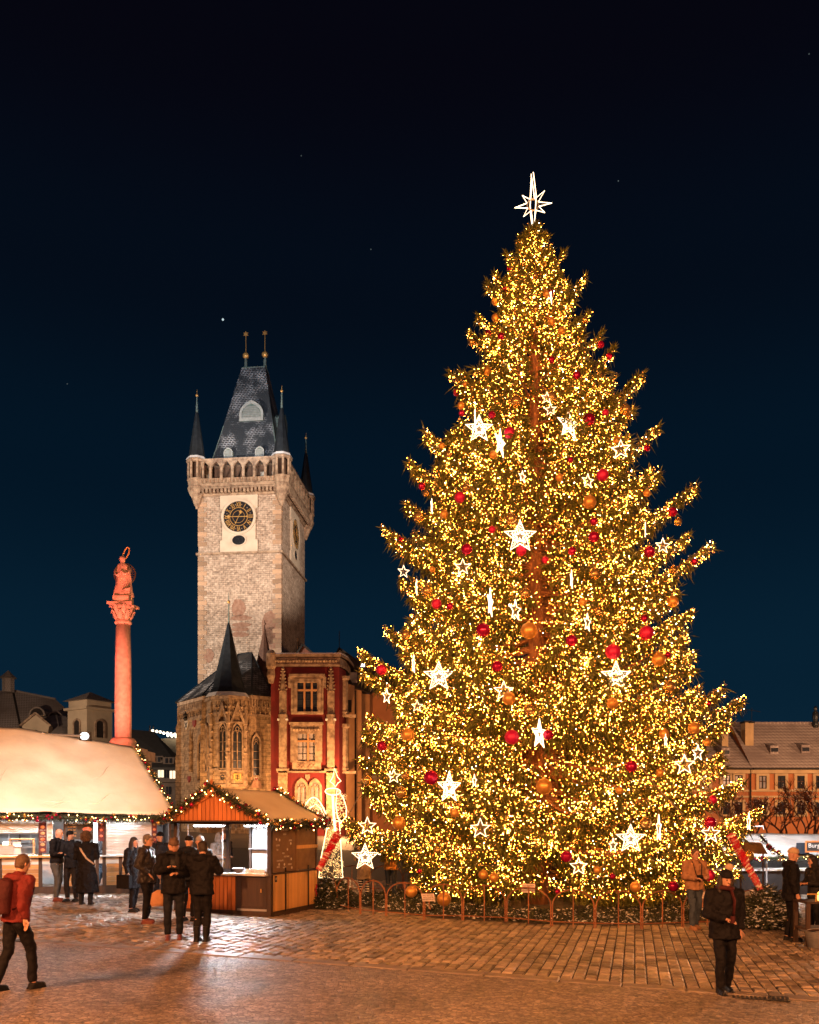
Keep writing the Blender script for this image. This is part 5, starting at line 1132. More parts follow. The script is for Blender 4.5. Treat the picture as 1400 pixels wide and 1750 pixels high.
def garland(path, label, rad=.13, dens=190, seed=1):
    g = np.random.default_rng(seed); path = [np.array(p, float) for p in path]
    seg = [np.linalg.norm(b-a) for a,b in zip(path,path[1:])]; tot = sum(seg); o = thing('fir_garland', label, 'garland', tuple(path[0]))
    cum = np.concatenate([[0],np.cumsum(seg)])
    def at(t): t = np.clip(t,0,tot); return np.stack([np.interp(t,cum,[p[k] for p in path]) for k in range(3)],-1)
    n = int(tot*dens); t = g.uniform(0,tot,n); d = g.normal(0,1,(n,3)); d /= np.linalg.norm(d,axis=1,keepdims=True)
    b = at(t)+d*g.uniform(0,rad*.6,(n,1))-path[0]; b[:,2] -= .035*np.abs(np.sin(t*4.2)); vs,fs = spindles(b,d+g.normal(0,.3,(n,3)),g.uniform(.06,.13,n),.012); npmesh('foliage',vs,fs,M_fir,o,'stuff')
    MB().tube([tuple(p-path[0]) for p in path],.03,5).build('core_rope', M_fir, o)
    def pick(k, r): t = g.uniform(0,tot,k); d = g.normal(0,1,(k,3)); d[:,1] = -np.abs(d[:,1]); d /= np.linalg.norm(d,axis=1,keepdims=True); q = at(t)+d*rad*r-path[0]; q[:,2] -= .035*np.abs(np.sin(t*4.2)); return q
    vs,fs = octas(pick(int(tot*9),.95),g.uniform(.010,.017,int(tot*9))); npmesh('light_bulbs',vs,fs,M_gbulb,o,'stuff')
    for nm,mt,k in (('red_baubles',M_gred,5),('gold_baubles',M_ggold,4.5)):
        m = MB(); 
        for q in pick(int(tot*k),.8): m.sphere(tuple(q), g.uniform(.032,.05), 8, 6)
        m.build(nm, mt, o, True, 'stuff')
    return o
# ---- wooden hut ---------------------------------------------------
FLx, FLy = -5.36, 19.98; ha = R(-20.6); hd = V((math.cos(ha),math.sin(ha),0)); hp = V((-hd.y,hd.x,0)); WH, DH = 2.5, 2.24
hb = gz(-4.2)
hut = thing('market_hut', 'orange wooden market hut with gabled roof and lit serving counter', 'market stall', (FLx,FLy,hb), ha)
def L2W(x,y,z): p = V((FLx,FLy,hb))+hd*x+hp*y; return V((p.x,p.y,p.z+z))
for x,y in ((.04,.04),(WH-.04,.04),(WH-.04,DH-.04),(.04,DH-.04)): MB().box(x-.045,x+.045,y-.045,y+.045,-.05,2.04).build('corner_post', M_dkwood, hut)
MB().box(0,WH,-.01,.08,-.06,.09).build('sill_beam', M_dkwood, hut); MB().box(WH-.08,WH+.012,.08,DH,-.06,.075).build('sill_beam', M_dkwood, hut); MB().box(-.04,WH+.04,-.09,.09,2.0,2.09).build('lintel_beam', M_dkwood, hut); MB().box(0,WH,DH-.09,DH,1.98,2.07).build('rear_beam', M_dkwood, hut); MB().box(.09,WH-.09,.1,DH-.1,-.02,.05).build('floor', M_dkwood, hut)
def planks(n, x0, x1, z0, z1, mat, place, name='plank', gap=.006, th=.02):
    w_ = (x1-x0)/n; me = MB().box(gap/2,w_-gap/2,-th,0,z0,z1).mesh(name, mat)
    for i in range(n): place(inst(name, me, hut), x0+i*w_, rng.uniform(-.003,.003))
def front(o,x,j): o.location = (x,.0+j,0)
def sidep(o,x,j): o.location = (WH+.0+j,x,0); o.rotation_euler = (0,0,R(90))
MB().box(.06,1.66,.005,.05,.08,.84).build('backing_board', M_dkwood, hut)
planks(15,.08,1.62,.09,.84,M_pine,front,gap=.016)
planks(27,.10,2.20,.08,.88,M_pine2,sidep,gap=.013,th=.018)
MB().box(WH-.06,WH-.004,.09,DH-.05,.07,.90).build('side_backing', M_dkwood, hut); MB().box(WH-.07,WH+.035,.0,DH,.88,.915).build('side_ledge', M_dkwood, hut)
for y in (.62,1.72): MB().box(WH+.018,WH+.04,y-.014,y+.014,.05,1.02).build('shutter_bolt', M_iron, hut)
d = MB().box(1.66,2.42,-.012,.04,.09,.86).build('counter_door', M_dkwood, hut); MB().ring([(1.68,.11),(2.40,.11),(2.40,.85),(1.68,.85)],[(1.77,.2),(2.31,.2),(2.31,.77),(1.77,.77)],(0,-.012,0),(1,0,0),(0,0,1),(0,-.016,0)).build('door_frame', M_dkwood, d); MB().box(2.27,2.29,-.05,-.03,.50,.58).build('door_handle', M_gilt, d); MB().box(1.67,2.41,-.03,-.013,.09,.135).build('kick_plate', M_steel, d)
MB().box(-.05,2.44,-.16,.42,.865,.915).build('counter_top', M_ctop, hut)
# side upper boards
MB().box(WH-.03,WH+.004,.10,1.12,.93,1.98).build('menu_board', M_brownp, hut)
pr_ = MB().box(WH-.03,WH+.0,1.14,DH-.06,.93,1.98).build('rear_panel', M_brownp, hut); MB().box(WH,WH+.03,1.14,DH-.02,1.42,1.50).build('mid_rail', M_pine2, pr_); MB().box(WH-.01,WH+.028,1.13,1.19,.92,2.0).build('panel_stile', M_brownp, pr_); MB().box(WH-.01,WH+.028,DH-.1,DH-.04,.92,2.0).build('panel_stile', M_dkwood, pr_)
mb_ = [c for c in col.objects if c.parent is hut and c.name.startswith('menu_board')][0]
TR = (R(90),0,R(90))
def mtext(s,y,z,sz,mt=M_chalk): text(s,sz,(WH+.008,y,z),TR,mt,mb_,ext=.001)
mtext('DRINKS',.61,1.87,.10); mtext('MENU',.61,1.76,.055)
for s,y,z in (('COFFEE',.30,1.52),('TEA',.28,1.42),('CIDER',.88,1.62),('MILK',.55,1.34),('HOT WINE',.70,1.26),('CHOCOLATE',.40,1.18),('MEAD',.32,1.04),('GROG',.60,1.02),('PUNCH',.85,1.08)): mtext(s,y,z,.05)
m = MB()
for y,z in ((.24,1.66),(.38,1.64),(.90,1.55),(.74,1.42),(.92,1.20),(.36,1.10),(.60,1.09),(.95,1.0)): m.ext([(math.cos(t)*.03,math.sin(t)*.03) for t in [k*math.pi/5 for k in range(10)]],(WH+.005,y,z),(0,1,0),(0,0,1),(.003,0,0))
m.build('price_dots', M_chalk, mb_)
pl = MB().box(WH+.018,WH+.024,.14,.24,.72,.86).build('number_plate', M_board, hut); text('22',.07,(WH+.0255,.19,.79),TR,M_chalk,pl,'plate_number',.001)
# inside
MB().box(1.15,WH-.1,1.45,1.49,.9,1.98).build('steel_back_panel', M_steel, hut); MB().box(1.12,1.17,1.40,1.50,.05,2.0).build('inner_post', M_dkwood, hut); MB().box(1.15,WH-.1,1.30,1.45,1.395,1.41).build('shelf', M_steel, hut); MB().box(WH-.12,WH-.09,.1,1.45,.9,1.98).build('steel_side_panel', M_steel, hut); MB().box(1.15,WH-.1,.9,1.45,.05,.93).build('work_bench', M_steel, hut)
cb = MB().box(1.85,2.38,1.30,1.33,1.50,1.86).build('chalkboard', M_board, hut)
for s,x,z,mt in (('GRILL',1.98,1.80,M_chalk),('BEER',2.24,1.80,M_chalk),('PORK 150',2.00,1.72,M_chalky),('WINE 90',2.22,1.71,M_chalk),('SOUP',1.97,1.64,M_chalk),('TEA 60',2.25,1.64,M_chalk),('KLOBASA',2.12,1.555,M_chalky)): text(s,.06,(x,1.295,z),(R(90),0,0),mt,cb,'chalk_line',.001)
for x in (.55,1.9): MB().box(x-.4,x+.4,.55,.62,1.93,1.965).build('lamp_tube', M_lamp, hut)
MB().box(.0,WH,.09,DH-.09,2.03,2.05).build('ceiling', M_pine, hut)
for x in (.30,1.22,2.36): MB().tube([(x,.10,.92),(x,.10,1.98)],.012,6).build('window_bar', M_steel, hut)
m = MB()
for k in range(60): x = rng.uniform(1.2,2.4); m.tube([(x,.18,1.97),(x+rng.uniform(-.04,.04),.16,1.97-rng.uniform(.04,.12))],.007,3)
m.build('tinsel', pm('silver_tinsel',(.6,.62,.6),None,5,.3,0,metal=.6), hut, kind='stuff')
# gable and roof
xo, ridge, ev, fo, bo = .10, 2.74, 2.04, .34, .22
n = 24; me_h = []
for i in range(n):
    x0 = -.05+i*(WH+.10)/n; x1 = x0+(WH+.10)/n-.014; xm = (x0+x1)/2; h0 = lambda x: ev+.03+(ridge-ev-.06)*(1-abs(x-WH/2)/(WH/2+.12)); zb_ = 2.075
    MB().ext([(x0,zb_),(x1,zb_),(x1,max(zb_+.01,h0(x1))),(x0,max(zb_+.01,h0(x0)))],(0,-fo+.06+rng.uniform(-.003,.003),0),(1,0,0),(0,0,1),(0,.02,0)).build('gable_plank', M_pine, hut)
MB().ext([(-.06,2.08),(WH+.06,2.08),(WH/2,ridge-.05)],(0,-fo+.088,0),(1,0,0),(0,0,1),(0,.02,0)).build('gable_backing', M_dkwood, hut); MB().box(-.12,WH+.12,-fo+.02,.1,2.045,2.07).build('soffit', M_dkwood, hut)
for s in (-1,1):
    xe = WH/2+s*(WH/2+.16)
    MB().bar((WH/2,-fo+.045,ridge-.03),(xe,-fo+.045,ev-.02),.03,.13,(0,0,1)).build('verge_board', M_pine, hut)
    m = MB(); k = len(m.v); nx_,ny_ = 10,12
    for i in range(nx_+1):
        for j in range(ny_+1):
            u,v_ = i/nx_, j/ny_; m.v.append((WH/2+s*u*(WH/2+.20), -fo+v_*(DH+fo+bo), ridge+.03-u*(ridge-ev+.04)+.015*math.sin(v_*9+u*4)*math.sin(u*3)))
    for i in range(nx_):
        for j in range(ny_): a = i*(ny_+1)+j; m.f.append((a,a+1,a+ny_+2,a+ny_+1))
    o = m.build('roof_slope', M_canvas, hut, True); md = o.modifiers.new('s','SOLIDIFY'); md.thickness = .025; md.offset = -1
MB().ext(star_pts(.17,.42),(WH/2,-fo-.07,ridge+.02),(1,0,0),(0,0,1),(0,.02,0)).ring(star_pts(.23,.45),star_pts(.19,.45),(WH/2,-fo-.06,ridge+.02),(1,0,0),(0,0,1),(0,.03,0)).build('gable_star', M_pine, hut)
garland([L2W(-.16,-fo-.05,ev+.02),L2W(WH*.25,-fo-.06,2.47),L2W(WH/2,-fo-.06,ridge+.10),L2W(WH*.75,-fo-.06,2.47),L2W(WH+.18,-fo-.05,ev+.02)],'bauble garland over the front gable of the wooden hut',.15,330,3)
garland([L2W(WH+.2,-fo,ev-.02),L2W(WH+.22,1.0,ev-.04),L2W(WH+.22,DH+bo,ev-.02)],'bauble garland along the side eaves of the wooden hut',.14,330,4)
garland([L2W(WH/2,DH+bo,ridge+.09),L2W(WH*.75,DH+bo,2.45),L2W(WH+.2,DH+bo,ev+.03)],'bauble garland on the rear gable edge of the wooden hut roof',.14,280,5)
light('hut_lamp_light','AREA',tuple(L2W(1.2,.58,1.92)),tuple(L2W(1.2,.6,0)),150,(.90,.95,1.0),.6)
light('hut_lamp_light','AREA',tuple(L2W(1.25,-.10,1.98)),tuple(L2W(1.35,-1.6,0)),130,(.93,.96,1.0),.5)
# things on the counter
o = thing('mixing_bowl','shiny steel bowl on the hut counter','bowl',tuple(L2W(1.62,.1,.915))); MB().lathe([(.05,0),(.10,.03),(.14,.09),(.145,.10),(.13,.09),(.09,.035),(.0,.02)],16).build('bowl', M_steel, o, True)
o = thing('card_terminal','small black payment terminal on the hut counter','terminal',tuple(L2W(1.40,.05,.915)),ha); MB().ext([(-.08,0),(.08,0),(.08,.03),(-.08,.09)],(-.1,0,0),(0,1,0),(0,0,1),(.2,0,0)).build('casing', M_board, o); MB().box(-.07,.07,-.05,-.045,.05,.06).build('display', M_chalk, o)
o = thing('glass_tray','low white display tray at the right end of the hut counter','tray',tuple(L2W(2.12,.12,.915)),ha); MB().box(-.24,.24,-.14,.14,0,.03).build('base', M_ctop, o); MB().box(-.24,.24,-.15,-.14,0,.085).build('front_card', M_chalk, o); MB().box(-.23,.23,-.13,.13,.085,.095).build('lid', pm('tray_glass',(.5,.6,.6),None,4,.1), o); text('TAX',.06,(-.08,-.152,.045),(R(90),0,0),M_board,o,'tray_lettering',.001)
o = thing('red_pepper_string','string of dried red peppers on the hut side wall','ornament',tuple(L2W(WH+.05,2.08,.42)))
for k in range(5): MB().tube([(0.02*math.sin(k*2),.02*math.cos(k*2),.12-k*.05),(.03*math.sin(k*2+1),.03*math.cos(k*2+1),.04-k*.05)],[.02,.006],6).build('pepper', pm('pepper_red',(.40,.01,.03),None,4,.3), o)
MB().tube([(0,0,.1),(0,0,.3)],.004,4).build('string', M_dkwood, o)

# ---- long tent stall on the left -----------------------------------
sa = math.atan2(1.45,4.35); FRx,FRy = -6.6,24.3; sb_ = gz(-9)
stall = thing('food_stall','long food stall under a cream canvas roof with roller shutters','market stall',(FRx,FRy,sb_),sa)
sd_ = V((math.cos(sa),math.sin(sa),0)); sp_ = V((-sd_.y,sd_.x,0))
def S2W(x,y,z): p = V((FRx,FRy,sb_))+sd_*x+sp_*y; return V((p.x,p.y,p.z+z))
def sx(px):     # local x on the front where the photo column px falls
    k = (px-700)/F; return (k*FRy-FRx)/(sd_.x-k*sd_.y)
LX = -9.0
m = MB(); nx_,ny_ = 60,22
def roofpt(u,v):
    # u along from right (0) to left (1), v from eave (0) to ridge (1)
    ex = .10+u*(LX-.1); rx2 = -.95+u*(LX+.95); x = ex+(rx2-ex)*v; y = -.38+v*3.55
    ze = 2.10+u*.12; zr = 4.20+min(u*1.2,.48); z = ze+(zr-ze)*v
    z += .035*mnoise.noise(V((x*1.1,y*1.4,1)))*(.3+math.sin(v*math.pi))+.04*abs(mnoise.noise(V((x*2.2+y*1.6,y*.9,5))))*(1-v*.6)+.02*math.sin((x*1.4+y*2.2))*(1-v)
    return (x,y,z)
for i in range(nx_+1):
    for j in range(ny_+1): m.v.append(roofpt(i/nx_,j/ny_))
for i in range(nx_):
    for j in range(ny_): a = i*(ny_+1)+j; m.f.append((a,a+ny_+1,a+ny_+2,a+1))
o = m.build('canvas_roof', M_canvas, stall, True); md = o.modifiers.new('s','SOLIDIFY'); md.thickness = .02; md.offset = -1
for u in (.0,.075,.20,.33,.46,.60,.74,.88): MB().tube([V(roofpt(u,j/30))+V((0,-.004,.004)) for j in range(31)],[(.022,.008)]*31,6).build('canvas_seam', M_canvas, stall, True)
for u0,v0,u1,v1 in ((.28,.12,.37,.06),(.15,.25,.24,.10),(.37,.08,.30,.16),(.45,.5,.52,.1),(.62,.6,.57,.15),(.12,.62,.20,.42)): MB().tube([V(roofpt(u0+(u1-u0)*t,v0+(v1-v0)*t+.02*math.sin(t*7)))+V((0,-.008,.010)) for t in [k/12 for k in range(13)]],[(.012+.03*math.sin(math.pi*k/12),.006+.016*math.sin(math.pi*k/12)) for k in range(13)],6).build('canvas_fold', M_canvas, stall, True)
m = MB(); k0 = [roofpt(i/20,1) for i in range(21)]; k1 = [(p[0]+.0,p[1]+3.4,2.1) for p in k0]
m.v += k0+k1; m.f += [(i,i+1,22+i,21+i) for i in range(20)]; m.build('rear_canvas', M_canvas, stall, True)
MB().face([roofpt(0,0),(.1,7.0,2.1),roofpt(0,1)]).build('end_canvas', M_canvas, stall)
MB().box(LX,0,-.02,.10,1.98,2.10).build('lintel', M_dkwood, stall); MB().box(LX,0,-.02,.35,-.06,.20).build('plinth', M_dkwood, stall)
MB().box(LX,0,3.4,3.45,0,2.2).build('rear_wall', M_ctop, stall); MB().box(-.06,0,.0,3.4,0,2.08).build('end_wall', M_dkwood, stall); MB().box(LX,0,.1,3.4,2.10,2.13).build('ceiling', M_ctop, stall)
MB().box(LX,sx(92),-.20,.40,.98,1.03).build('counter_board', M_pineh, stall); MB().box(LX,0,-.02,.06,.80,.975).build('counter_fascia', M_ctop, stall); MB().box(sx(170),0,-.16,.3,.98,1.02).build('counter_shelf', M_ctop, stall)
for px in (0,69,112,166,178,206,262,288): x = sx(px); MB().box(x-.045,x+.045,-.035,.06,.2,1.98 if px in (69,112,178,262) else .98).build('post', M_dkwood, stall)
for a_,b_ in ((-60,-4),(4,66),(116,160),(182,203),(209,258),(266,286)):
    x0,x1 = sx(a_),sx(b_)
    for k in range(5): MB().box(x0,x1,-.028+rng.uniform(-.003,.003),.0,.205+k*.118,.205+k*.118+.112).build('board', M_pineh, stall)
for a_,b_,z0,z1 in ((181,259,1.03,1.96),(-70,66,1.62,1.96)):
    x0,x1 = sx(a_),sx(b_); nn = int((z1-z0)/.042); me = MB().ext([(0,0),(-.014,.012),(-.014,.03),(0,.040)],(x0,.03,0),(0,1,0),(0,0,1),(x1-x0,0,0)).mesh('shutter_slat', M_shut)
    for k in range(nn): inst('shutter_slat', me, stall, (0,0,z0+k*.042))
x0,x1 = sx(67),sx(79.5)
b_ = MB().box(x0,x1,-.07,-.045,1.10,1.94).build('menu_banner', pm('banner_maroon',(.10,.012,.016),None,3,.6), stall)
for k,zz in enumerate((1.78,1.62,1.46,1.32,1.18)): MB().sphere(((x0+x1)/2,-.072,zz),.06,9,6,(1,.12,.7)).build('food_picture', pm('food_red',(.45,.05,.03),(.5,.25,.1),9,.5) if k % 2 == 0 else pm('food_brown',(.35,.14,.05),(.5,.4,.2),14,.5), b_)
for zz in (1.70,1.54,1.39): text('GRILL 190',.035,((x0+x1)/2,-.073,zz),(R(90),0,0),M_chalk,b_,'banner_line',.001)
x0,x1 = sx(80.5),sx(90); b_ = MB().box(x0,x1,-.06,-.045,1.42,1.92).build('price_sheet', M_chalk, stall)
for k,s in enumerate(('-15','25','105','89')): text(s,.075,((x0+x1)/2,-.063,1.84-k*.11),(R(90),0,0),M_gred if k == 0 else M_board,b_,'price_line',.001)
x0,x1 = sx(112),sx(160); b_ = MB().box(x0,x1,-.06,-.03,1.45,1.97).build('chalk_sign', M_board, stall); text('CHICKEN GRILL',.105,((x0+x1)/2,-.064,1.88),(R(90),0,0),M_chalk,b_,'sign_lettering',.001)
for k in range(4): text(('KURE 180','GRIL 150','STEAK 190','CHLEB 20')[k],.05,(x0+.16,-.064,1.78-k*.08),(R(90),0,0),M_chalky,b_,'price_line',.001)
MB().sphere((x1-.16,-.062,1.72),.11,10,7,(1.1,.1,.6)).build('food_picture', pm('food_pink',(.55,.20,.14),(.5,.1,.06),9,.5), b_); MB().sphere((x1-.16,-.062,1.56),.09,10,7,(1.1,.1,.6)).build('food_picture', pm('food_pink',(.5,.2,.14)), b_)
MB().box(sx(160),sx(166),-.05,-.01,1.0,1.96).build('light_strip', em('strip_white',(.9,.95,1),5), stall)
x0,x1 = sx(259.5),sx(268); b_ = MB().box(x0,x1,-.07,-.04,1.05,1.95).build('picture_panel', MATS['banner_maroon'], stall)
for k in range(6): MB().sphere(((x0+x1)/2,-.072,1.85-k*.14),.045,9,6,(1,.12,.8)).build('food_picture', MATS['food_red'] if k % 2 else MATS['food_brown'], b_)
x0,x1 = sx(168),sx(178); b_ = MB().box(x0,x1,-.07,-.04,1.4,1.96).build('picture_panel', MATS['banner_maroon'], stall)
for k in range(3): MB().sphere(((x0+x1)/2,-.072,1.86-k*.16),.045,9,6,(1,.12,.8)).build('food_picture', MATS['food_pink'], b_)
for x in (-8,-6.3,-4.4,-2.4,-.9): MB().box(x-.55,x+.55,.5,.58,2.0,2.05).build('lamp_tube', M_lamp, stall)
# goods in the open bay
for i,(px,y,kind,lab) in enumerate([(8,.55,'grill','steel grill box on the left stall counter'),(30,.6,'box','white carton on the left stall counter'),(46,.55,'case','glass display case on the left stall counter'),(20,2.9,'rack','rack of bottles on the rear wall of the left stall')]):
    c = S2W(sx(px)-y*.3,y,1.0); o = thing({'grill':'grill_box','box':'carton','case':'display_case','rack':'bottle_rack'}[kind],lab,{'grill':'grill','box':'carton','case':'display case','rack':'rack'}[kind],tuple(c),sa)
    if kind == 'grill': MB().box(-.35,.35,-.25,.25,.05,.28).build('body', M_steel, o); MB().box(-.36,.36,-.26,.26,.28,.30).build('lid', M_pineh, o); [MB().box(x-.03,x+.03,-.2,.2,0,.05).build('foot', M_iron, o) for x in (-.3,.3)]
    elif kind == 'box': MB().box(-.22,.22,-.18,.18,0,.30).build('body', M_chalk, o); MB().obox((-.12,-.2,.33),(.10,0,0),(0,.07,.06),(0,.003,-.003)).build('flap', M_chalk, o); MB().obox((.12,-.2,.33),(.10,0,0),(0,.07,.06),(0,.003,-.003)).build('flap', M_chalk, o)
    elif kind == 'case':
        MB().box(-.3,.3,-.2,.2,0,.06).build('base', M_steel, o); MB().box(-.3,.3,-.2,.2,.44,.47).build('top', M_pineh, o)
        for x,y_ in ((-.29,-.19),(.29,-.19),(.29,.19),(-.29,.19)): MB().box(x-.012,x+.012,y_-.012,y_+.012,.06,.44).build('upright', M_pineh, o)
        MB().box(-.28,.28,-.17,.17,.24,.25).build('shelf', M_steel, o)
    else:
        MB().box(-1.2,1.2,-.1,.1,.25,.28).build('shelf', M_dkwood, o); MB().box(-1.2,1.2,-.1,.1,.60,.63).build('shelf', M_dkwood, o)
        for k in range(16): MB().lathe([(.035,0),(.038,.14),(.015,.2),(.014,.27)],8,(-1.1+k*.145,0,.28 if k % 2 else .63)).build('bottle', (M_green,M_dkwood,M_gred,M_chalk)[k % 4], o)
light('stall_lamp_light','AREA',tuple(S2W(-3.0,.35,2.0)),tuple(S2W(-3.0,-1.6,0)),330,(.94,.96,1),2.2)
light('stall_lamp_light','AREA',tuple(S2W(-6.2,1.2,2.05)),tuple(S2W(-6.2,1.0,0)),230,(.94,.96,1),1.4)
light('stall_lamp_light','AREA',tuple(S2W(-1.3,.2,2.0)),tuple(S2W(-1.3,-1.0,.5)),130,(.94,.96,1),.8)
garland([S2W(LX,-.42,2.22),S2W(-5,-.44,2.10),S2W(-2.5,-.44,2.03),S2W(-1.2,-.42,2.02),S2W(.12,-.40,2.06)],'bauble garland hanging along the eaves of the long tent stall',.12,260,7)
garland([S2W(.13,-.36,2.12),V(roofpt(0,.5)) and S2W(roofpt(0,.5)[0]+.06,roofpt(0,.5)[1],roofpt(0,.5)[2]+.02),S2W(-.86,3.15,4.24)],'bauble garland climbing the right end of the tent roof',.09,200,8)
fl = thing('floodlight','bright white floodlight on a pole above the tent ridge','lamp',tuple(P(145,1258,26.4)))
MB().tube([(0,0,.0),P(-30,1250,25.9)-fl.location],.035,8).build('boom', pm('galvanised_tube',(.45,.42,.38),None,4,.4,0,metal=.7), fl)
for px in (73,5): a = P(px,1252,26.1)-fl.location; MB().tube([a,a-V((0,0,.55))],.03,6).build('stay', MATS['galvanised_tube'], fl)
MB().box(-.16,.16,-.02,.12,-.13,.13).build('housing', M_iron, fl); MB().ext([(math.cos(t)*.13,math.sin(t)*.11) for t in [i*math.pi/8 for i in range(16)]],(0,-.03,0),(1,0,0),(0,0,1),(0,.008,0)).build('lens', em('floodlight_lens',(.93,.97,1),6), fl)
f2 = thing('roof_floodlight_lamp','small white floodlight at the eaves of the ochre house','lamp',tuple(P(620,1137,108)))
MB().box(-.3,.3,-.1,.3,-.25,.25).build('housing', M_iron, f2); MB().box(-.26,.26,-.13,-.105,-.2,.2).build('lens', MATS['floodlight_lens'], f2)
light('tent_lamp_light','SPOT',(-7.5,13.5,7.2),tuple(S2W(-3.1,.3,2.4)),6500,(1,.95,.86),.3,36,1.0)

# ---- right-hand tent and stand -------------------------------------
rt = thing('tarpaulin_stall','market stall under a white tarpaulin behind the man in black','market stall',tuple(gp(1330,30)))
m = MB(); nx_,ny_ = 40,8; L_,R_ = -6.3,3.2
for i in range(nx_+1):
    for j in range(ny_+1):
        u,v_ = i/nx_,j/ny_; m.v.append((L_+(R_-L_)*u,-1.2+v_*2.2,1.32+v_*.72+.03*math.sin(u*40)*(1-v_)*.4+.03*mnoise.noise(V((u*14,v_*3,2)))-u*.08))
for i in range(nx_):
    for j in range(ny_): a = i*(ny_+1)+j; m.f.append((a,a+ny_+1,a+ny_+2,a+1))
o = m.build('tarpaulin_roof', M_canvas2, rt, True); md = o.modifiers.new('s','SOLIDIFY'); md.thickness = .015
MB().box(L_,R_,-.9,-.82,-.2,.78).build('counter_front', pm('black_tarp',(.022,.02,.02),(.012,.012,.012),3,.5,.2), rt); MB().box(L_,R_,-1.0,-.2,.78,.84).build('counter_top', M_ctop, rt); MB().box(L_,R_,1.0,1.05,-.2,1.9).build('rear_wall', M_dw, rt)
for x in (-6,-3.4,-.8,1.2,3.1): MB().tube([(x,-1.0,-.2),(x,-1.0,1.35)],.03,6).build('pole', M_steel, rt)
for x in (-.4,1.6): MB().box(x-.5,x+.5,-.3,-.24,1.42,1.46).build('lamp_tube', M_lamp, rt)
cx = P(1394,1447,28.4)-rt.location; o = MB().box(cx.x-.32,cx.x+.9,cx.y,cx.y+.03,cx.z-.17,cx.z+.17).build('stall_sign', M_board, rt); MB().ring([(cx.x-.34,cx.z-.19),(cx.x+.92,cx.z-.19),(cx.x+.92,cx.z+.19),(cx.x-.34,cx.z+.19)],[(cx.x-.29,cx.z-.14),(cx.x+.87,cx.z-.14),(cx.x+.87,cx.z+.14),(cx.x-.29,cx.z+.14)],(0,cx.y,0),(1,0,0),(0,0,1),(0,-.02,0)).build('sign_frame', M_pine, o); text('Burger',.2,(cx.x-.24,cx.y-.006,cx.z+.03),(R(90),0,0),M_chalk,o,'sign_lettering',.001,'LEFT')
cx = P(1370,1450,28.6)-rt.location; MB().box(cx.x-.16,cx.x+.25,cx.y,cx.y+.03,cx.z-.18,cx.z+.18).build('blank_sign', pm('navy_board',(.02,.028,.04),None,3,.5), rt)
light('right_stall_light','AREA',tuple(rt.location+V((.4,-.5,1.35))),tuple(rt.location+V((.4,-2.5,0))),40,(1,.93,.82),1.2)
light('right_stall_lamp','SPOT',tuple(rt.location+V((-1.8,-4.5,4.2))),tuple(rt.location+V((-.3,0,1.6))),3200,(.95,.96,1),.15,60,.9)
garland([rt.location+V((-3.2,-1.25,1.30)),rt.location+V((-1.0,-1.3,1.22)),rt.location+V((1,-1.3,1.25)),rt.location+V((3.1,-1.3,1.2))],'bauble garland under the edge of the white tarpaulin stall',.09,170,9)
o = thing('tarp_pole_frame','short white tube frame on top of the tarpaulin roof','frame',tuple(P(1289,1418,29.4))); MB().tube([(-.5,0,.0),(-.45,0,.08),(.3,0,.12),(.32,0,.02)],.02,6).build('tube', M_chalk, o); MB().tube([(-.1,0,.1),(-.1,0,-.02)],.015,5).build('leg', M_chalk, o)
# little canopy roof peeping out left of it
o = thing('brown_canopy','small brown canopy and garland post beside the white tarpaulin','canopy',tuple(gp(1292,25.5))); MB().ext([(-.5,1.42),(.35,1.42),(.15,1.75),(-.45,1.75)],(0,0,0),(1,0,0),(0,0,1),(0,.8,0)).build('canopy_roof', M_brownp, o)
for x_ in (-.4,.25): MB().tube([(x_,.1,0),(x_,.1,1.42)],.025,6).build('canopy_post', M_dkwood, o)
garland([gp(1300,25)+V((0,0,1.95)),gp(1312,25)+V((.1,0,1.6)),gp(1325,25)+V((.25,0,1.35))],'short garland dangling beside the brown canopy',.09,220,10)
# dark wooden stand at the right edge
ws = thing('wooden_stand','dark red wooden table stand at the right edge with metal bucket','table',tuple(gp(1392,16.6)))
MB().box(-.28,.9,-.3,.3,.80,.84).build('table_top', M_dkwood, ws); MB().box(-.26,.88,-.28,.28,.30,.34).build('lower_shelf', M_dkwood, ws)
for x in (-.24,.86):
    for y in (-.26,.26): MB().box(x-.035,x+.035,y-.035,y+.035,0,.80).build('leg', M_dkwood, ws)
MB().tube([(-.26,-.28,.98),(.88,-.28,.98)],.014,6).build('rail', M_gilt, ws)
for x in (-.1,.3,.7): MB().tube([(x,-.28,.84),(x,-.28,.98)],.012,5).build('rail_post', M_gilt, ws)
bk_ = thing('metal_bucket','grey metal bucket under the dark stand','bucket',tuple(gp(1396,16.2))); MB().lathe([(.15,0),(.20,.30),(.215,.31),(.2,.30),(.14,.02),(0,.02)],14).build('pail', M_steel, bk_, True); MB().tube([(math.cos(t)*.2,0,.30+math.sin(t)*.05) for t in [i*math.pi/8 for i in range(9)]],.006,4).build('bail', M_steel, bk_)
lp_ = thing('table_lantern','small orange glowing lantern on the dark stand','lantern',tuple(gp(1398,16.6)+V((.05,0,.84)))); MB().lathe([(.05,0),(.06,.02),(.06,.13),(.03,.17)],8).build('glass', em('lantern_glow',(1,.35,.06),6), lp_); MB().lathe([(.07,.165),(.05,.2),(.01,.23)],8).build('lid', M_iron, lp_)

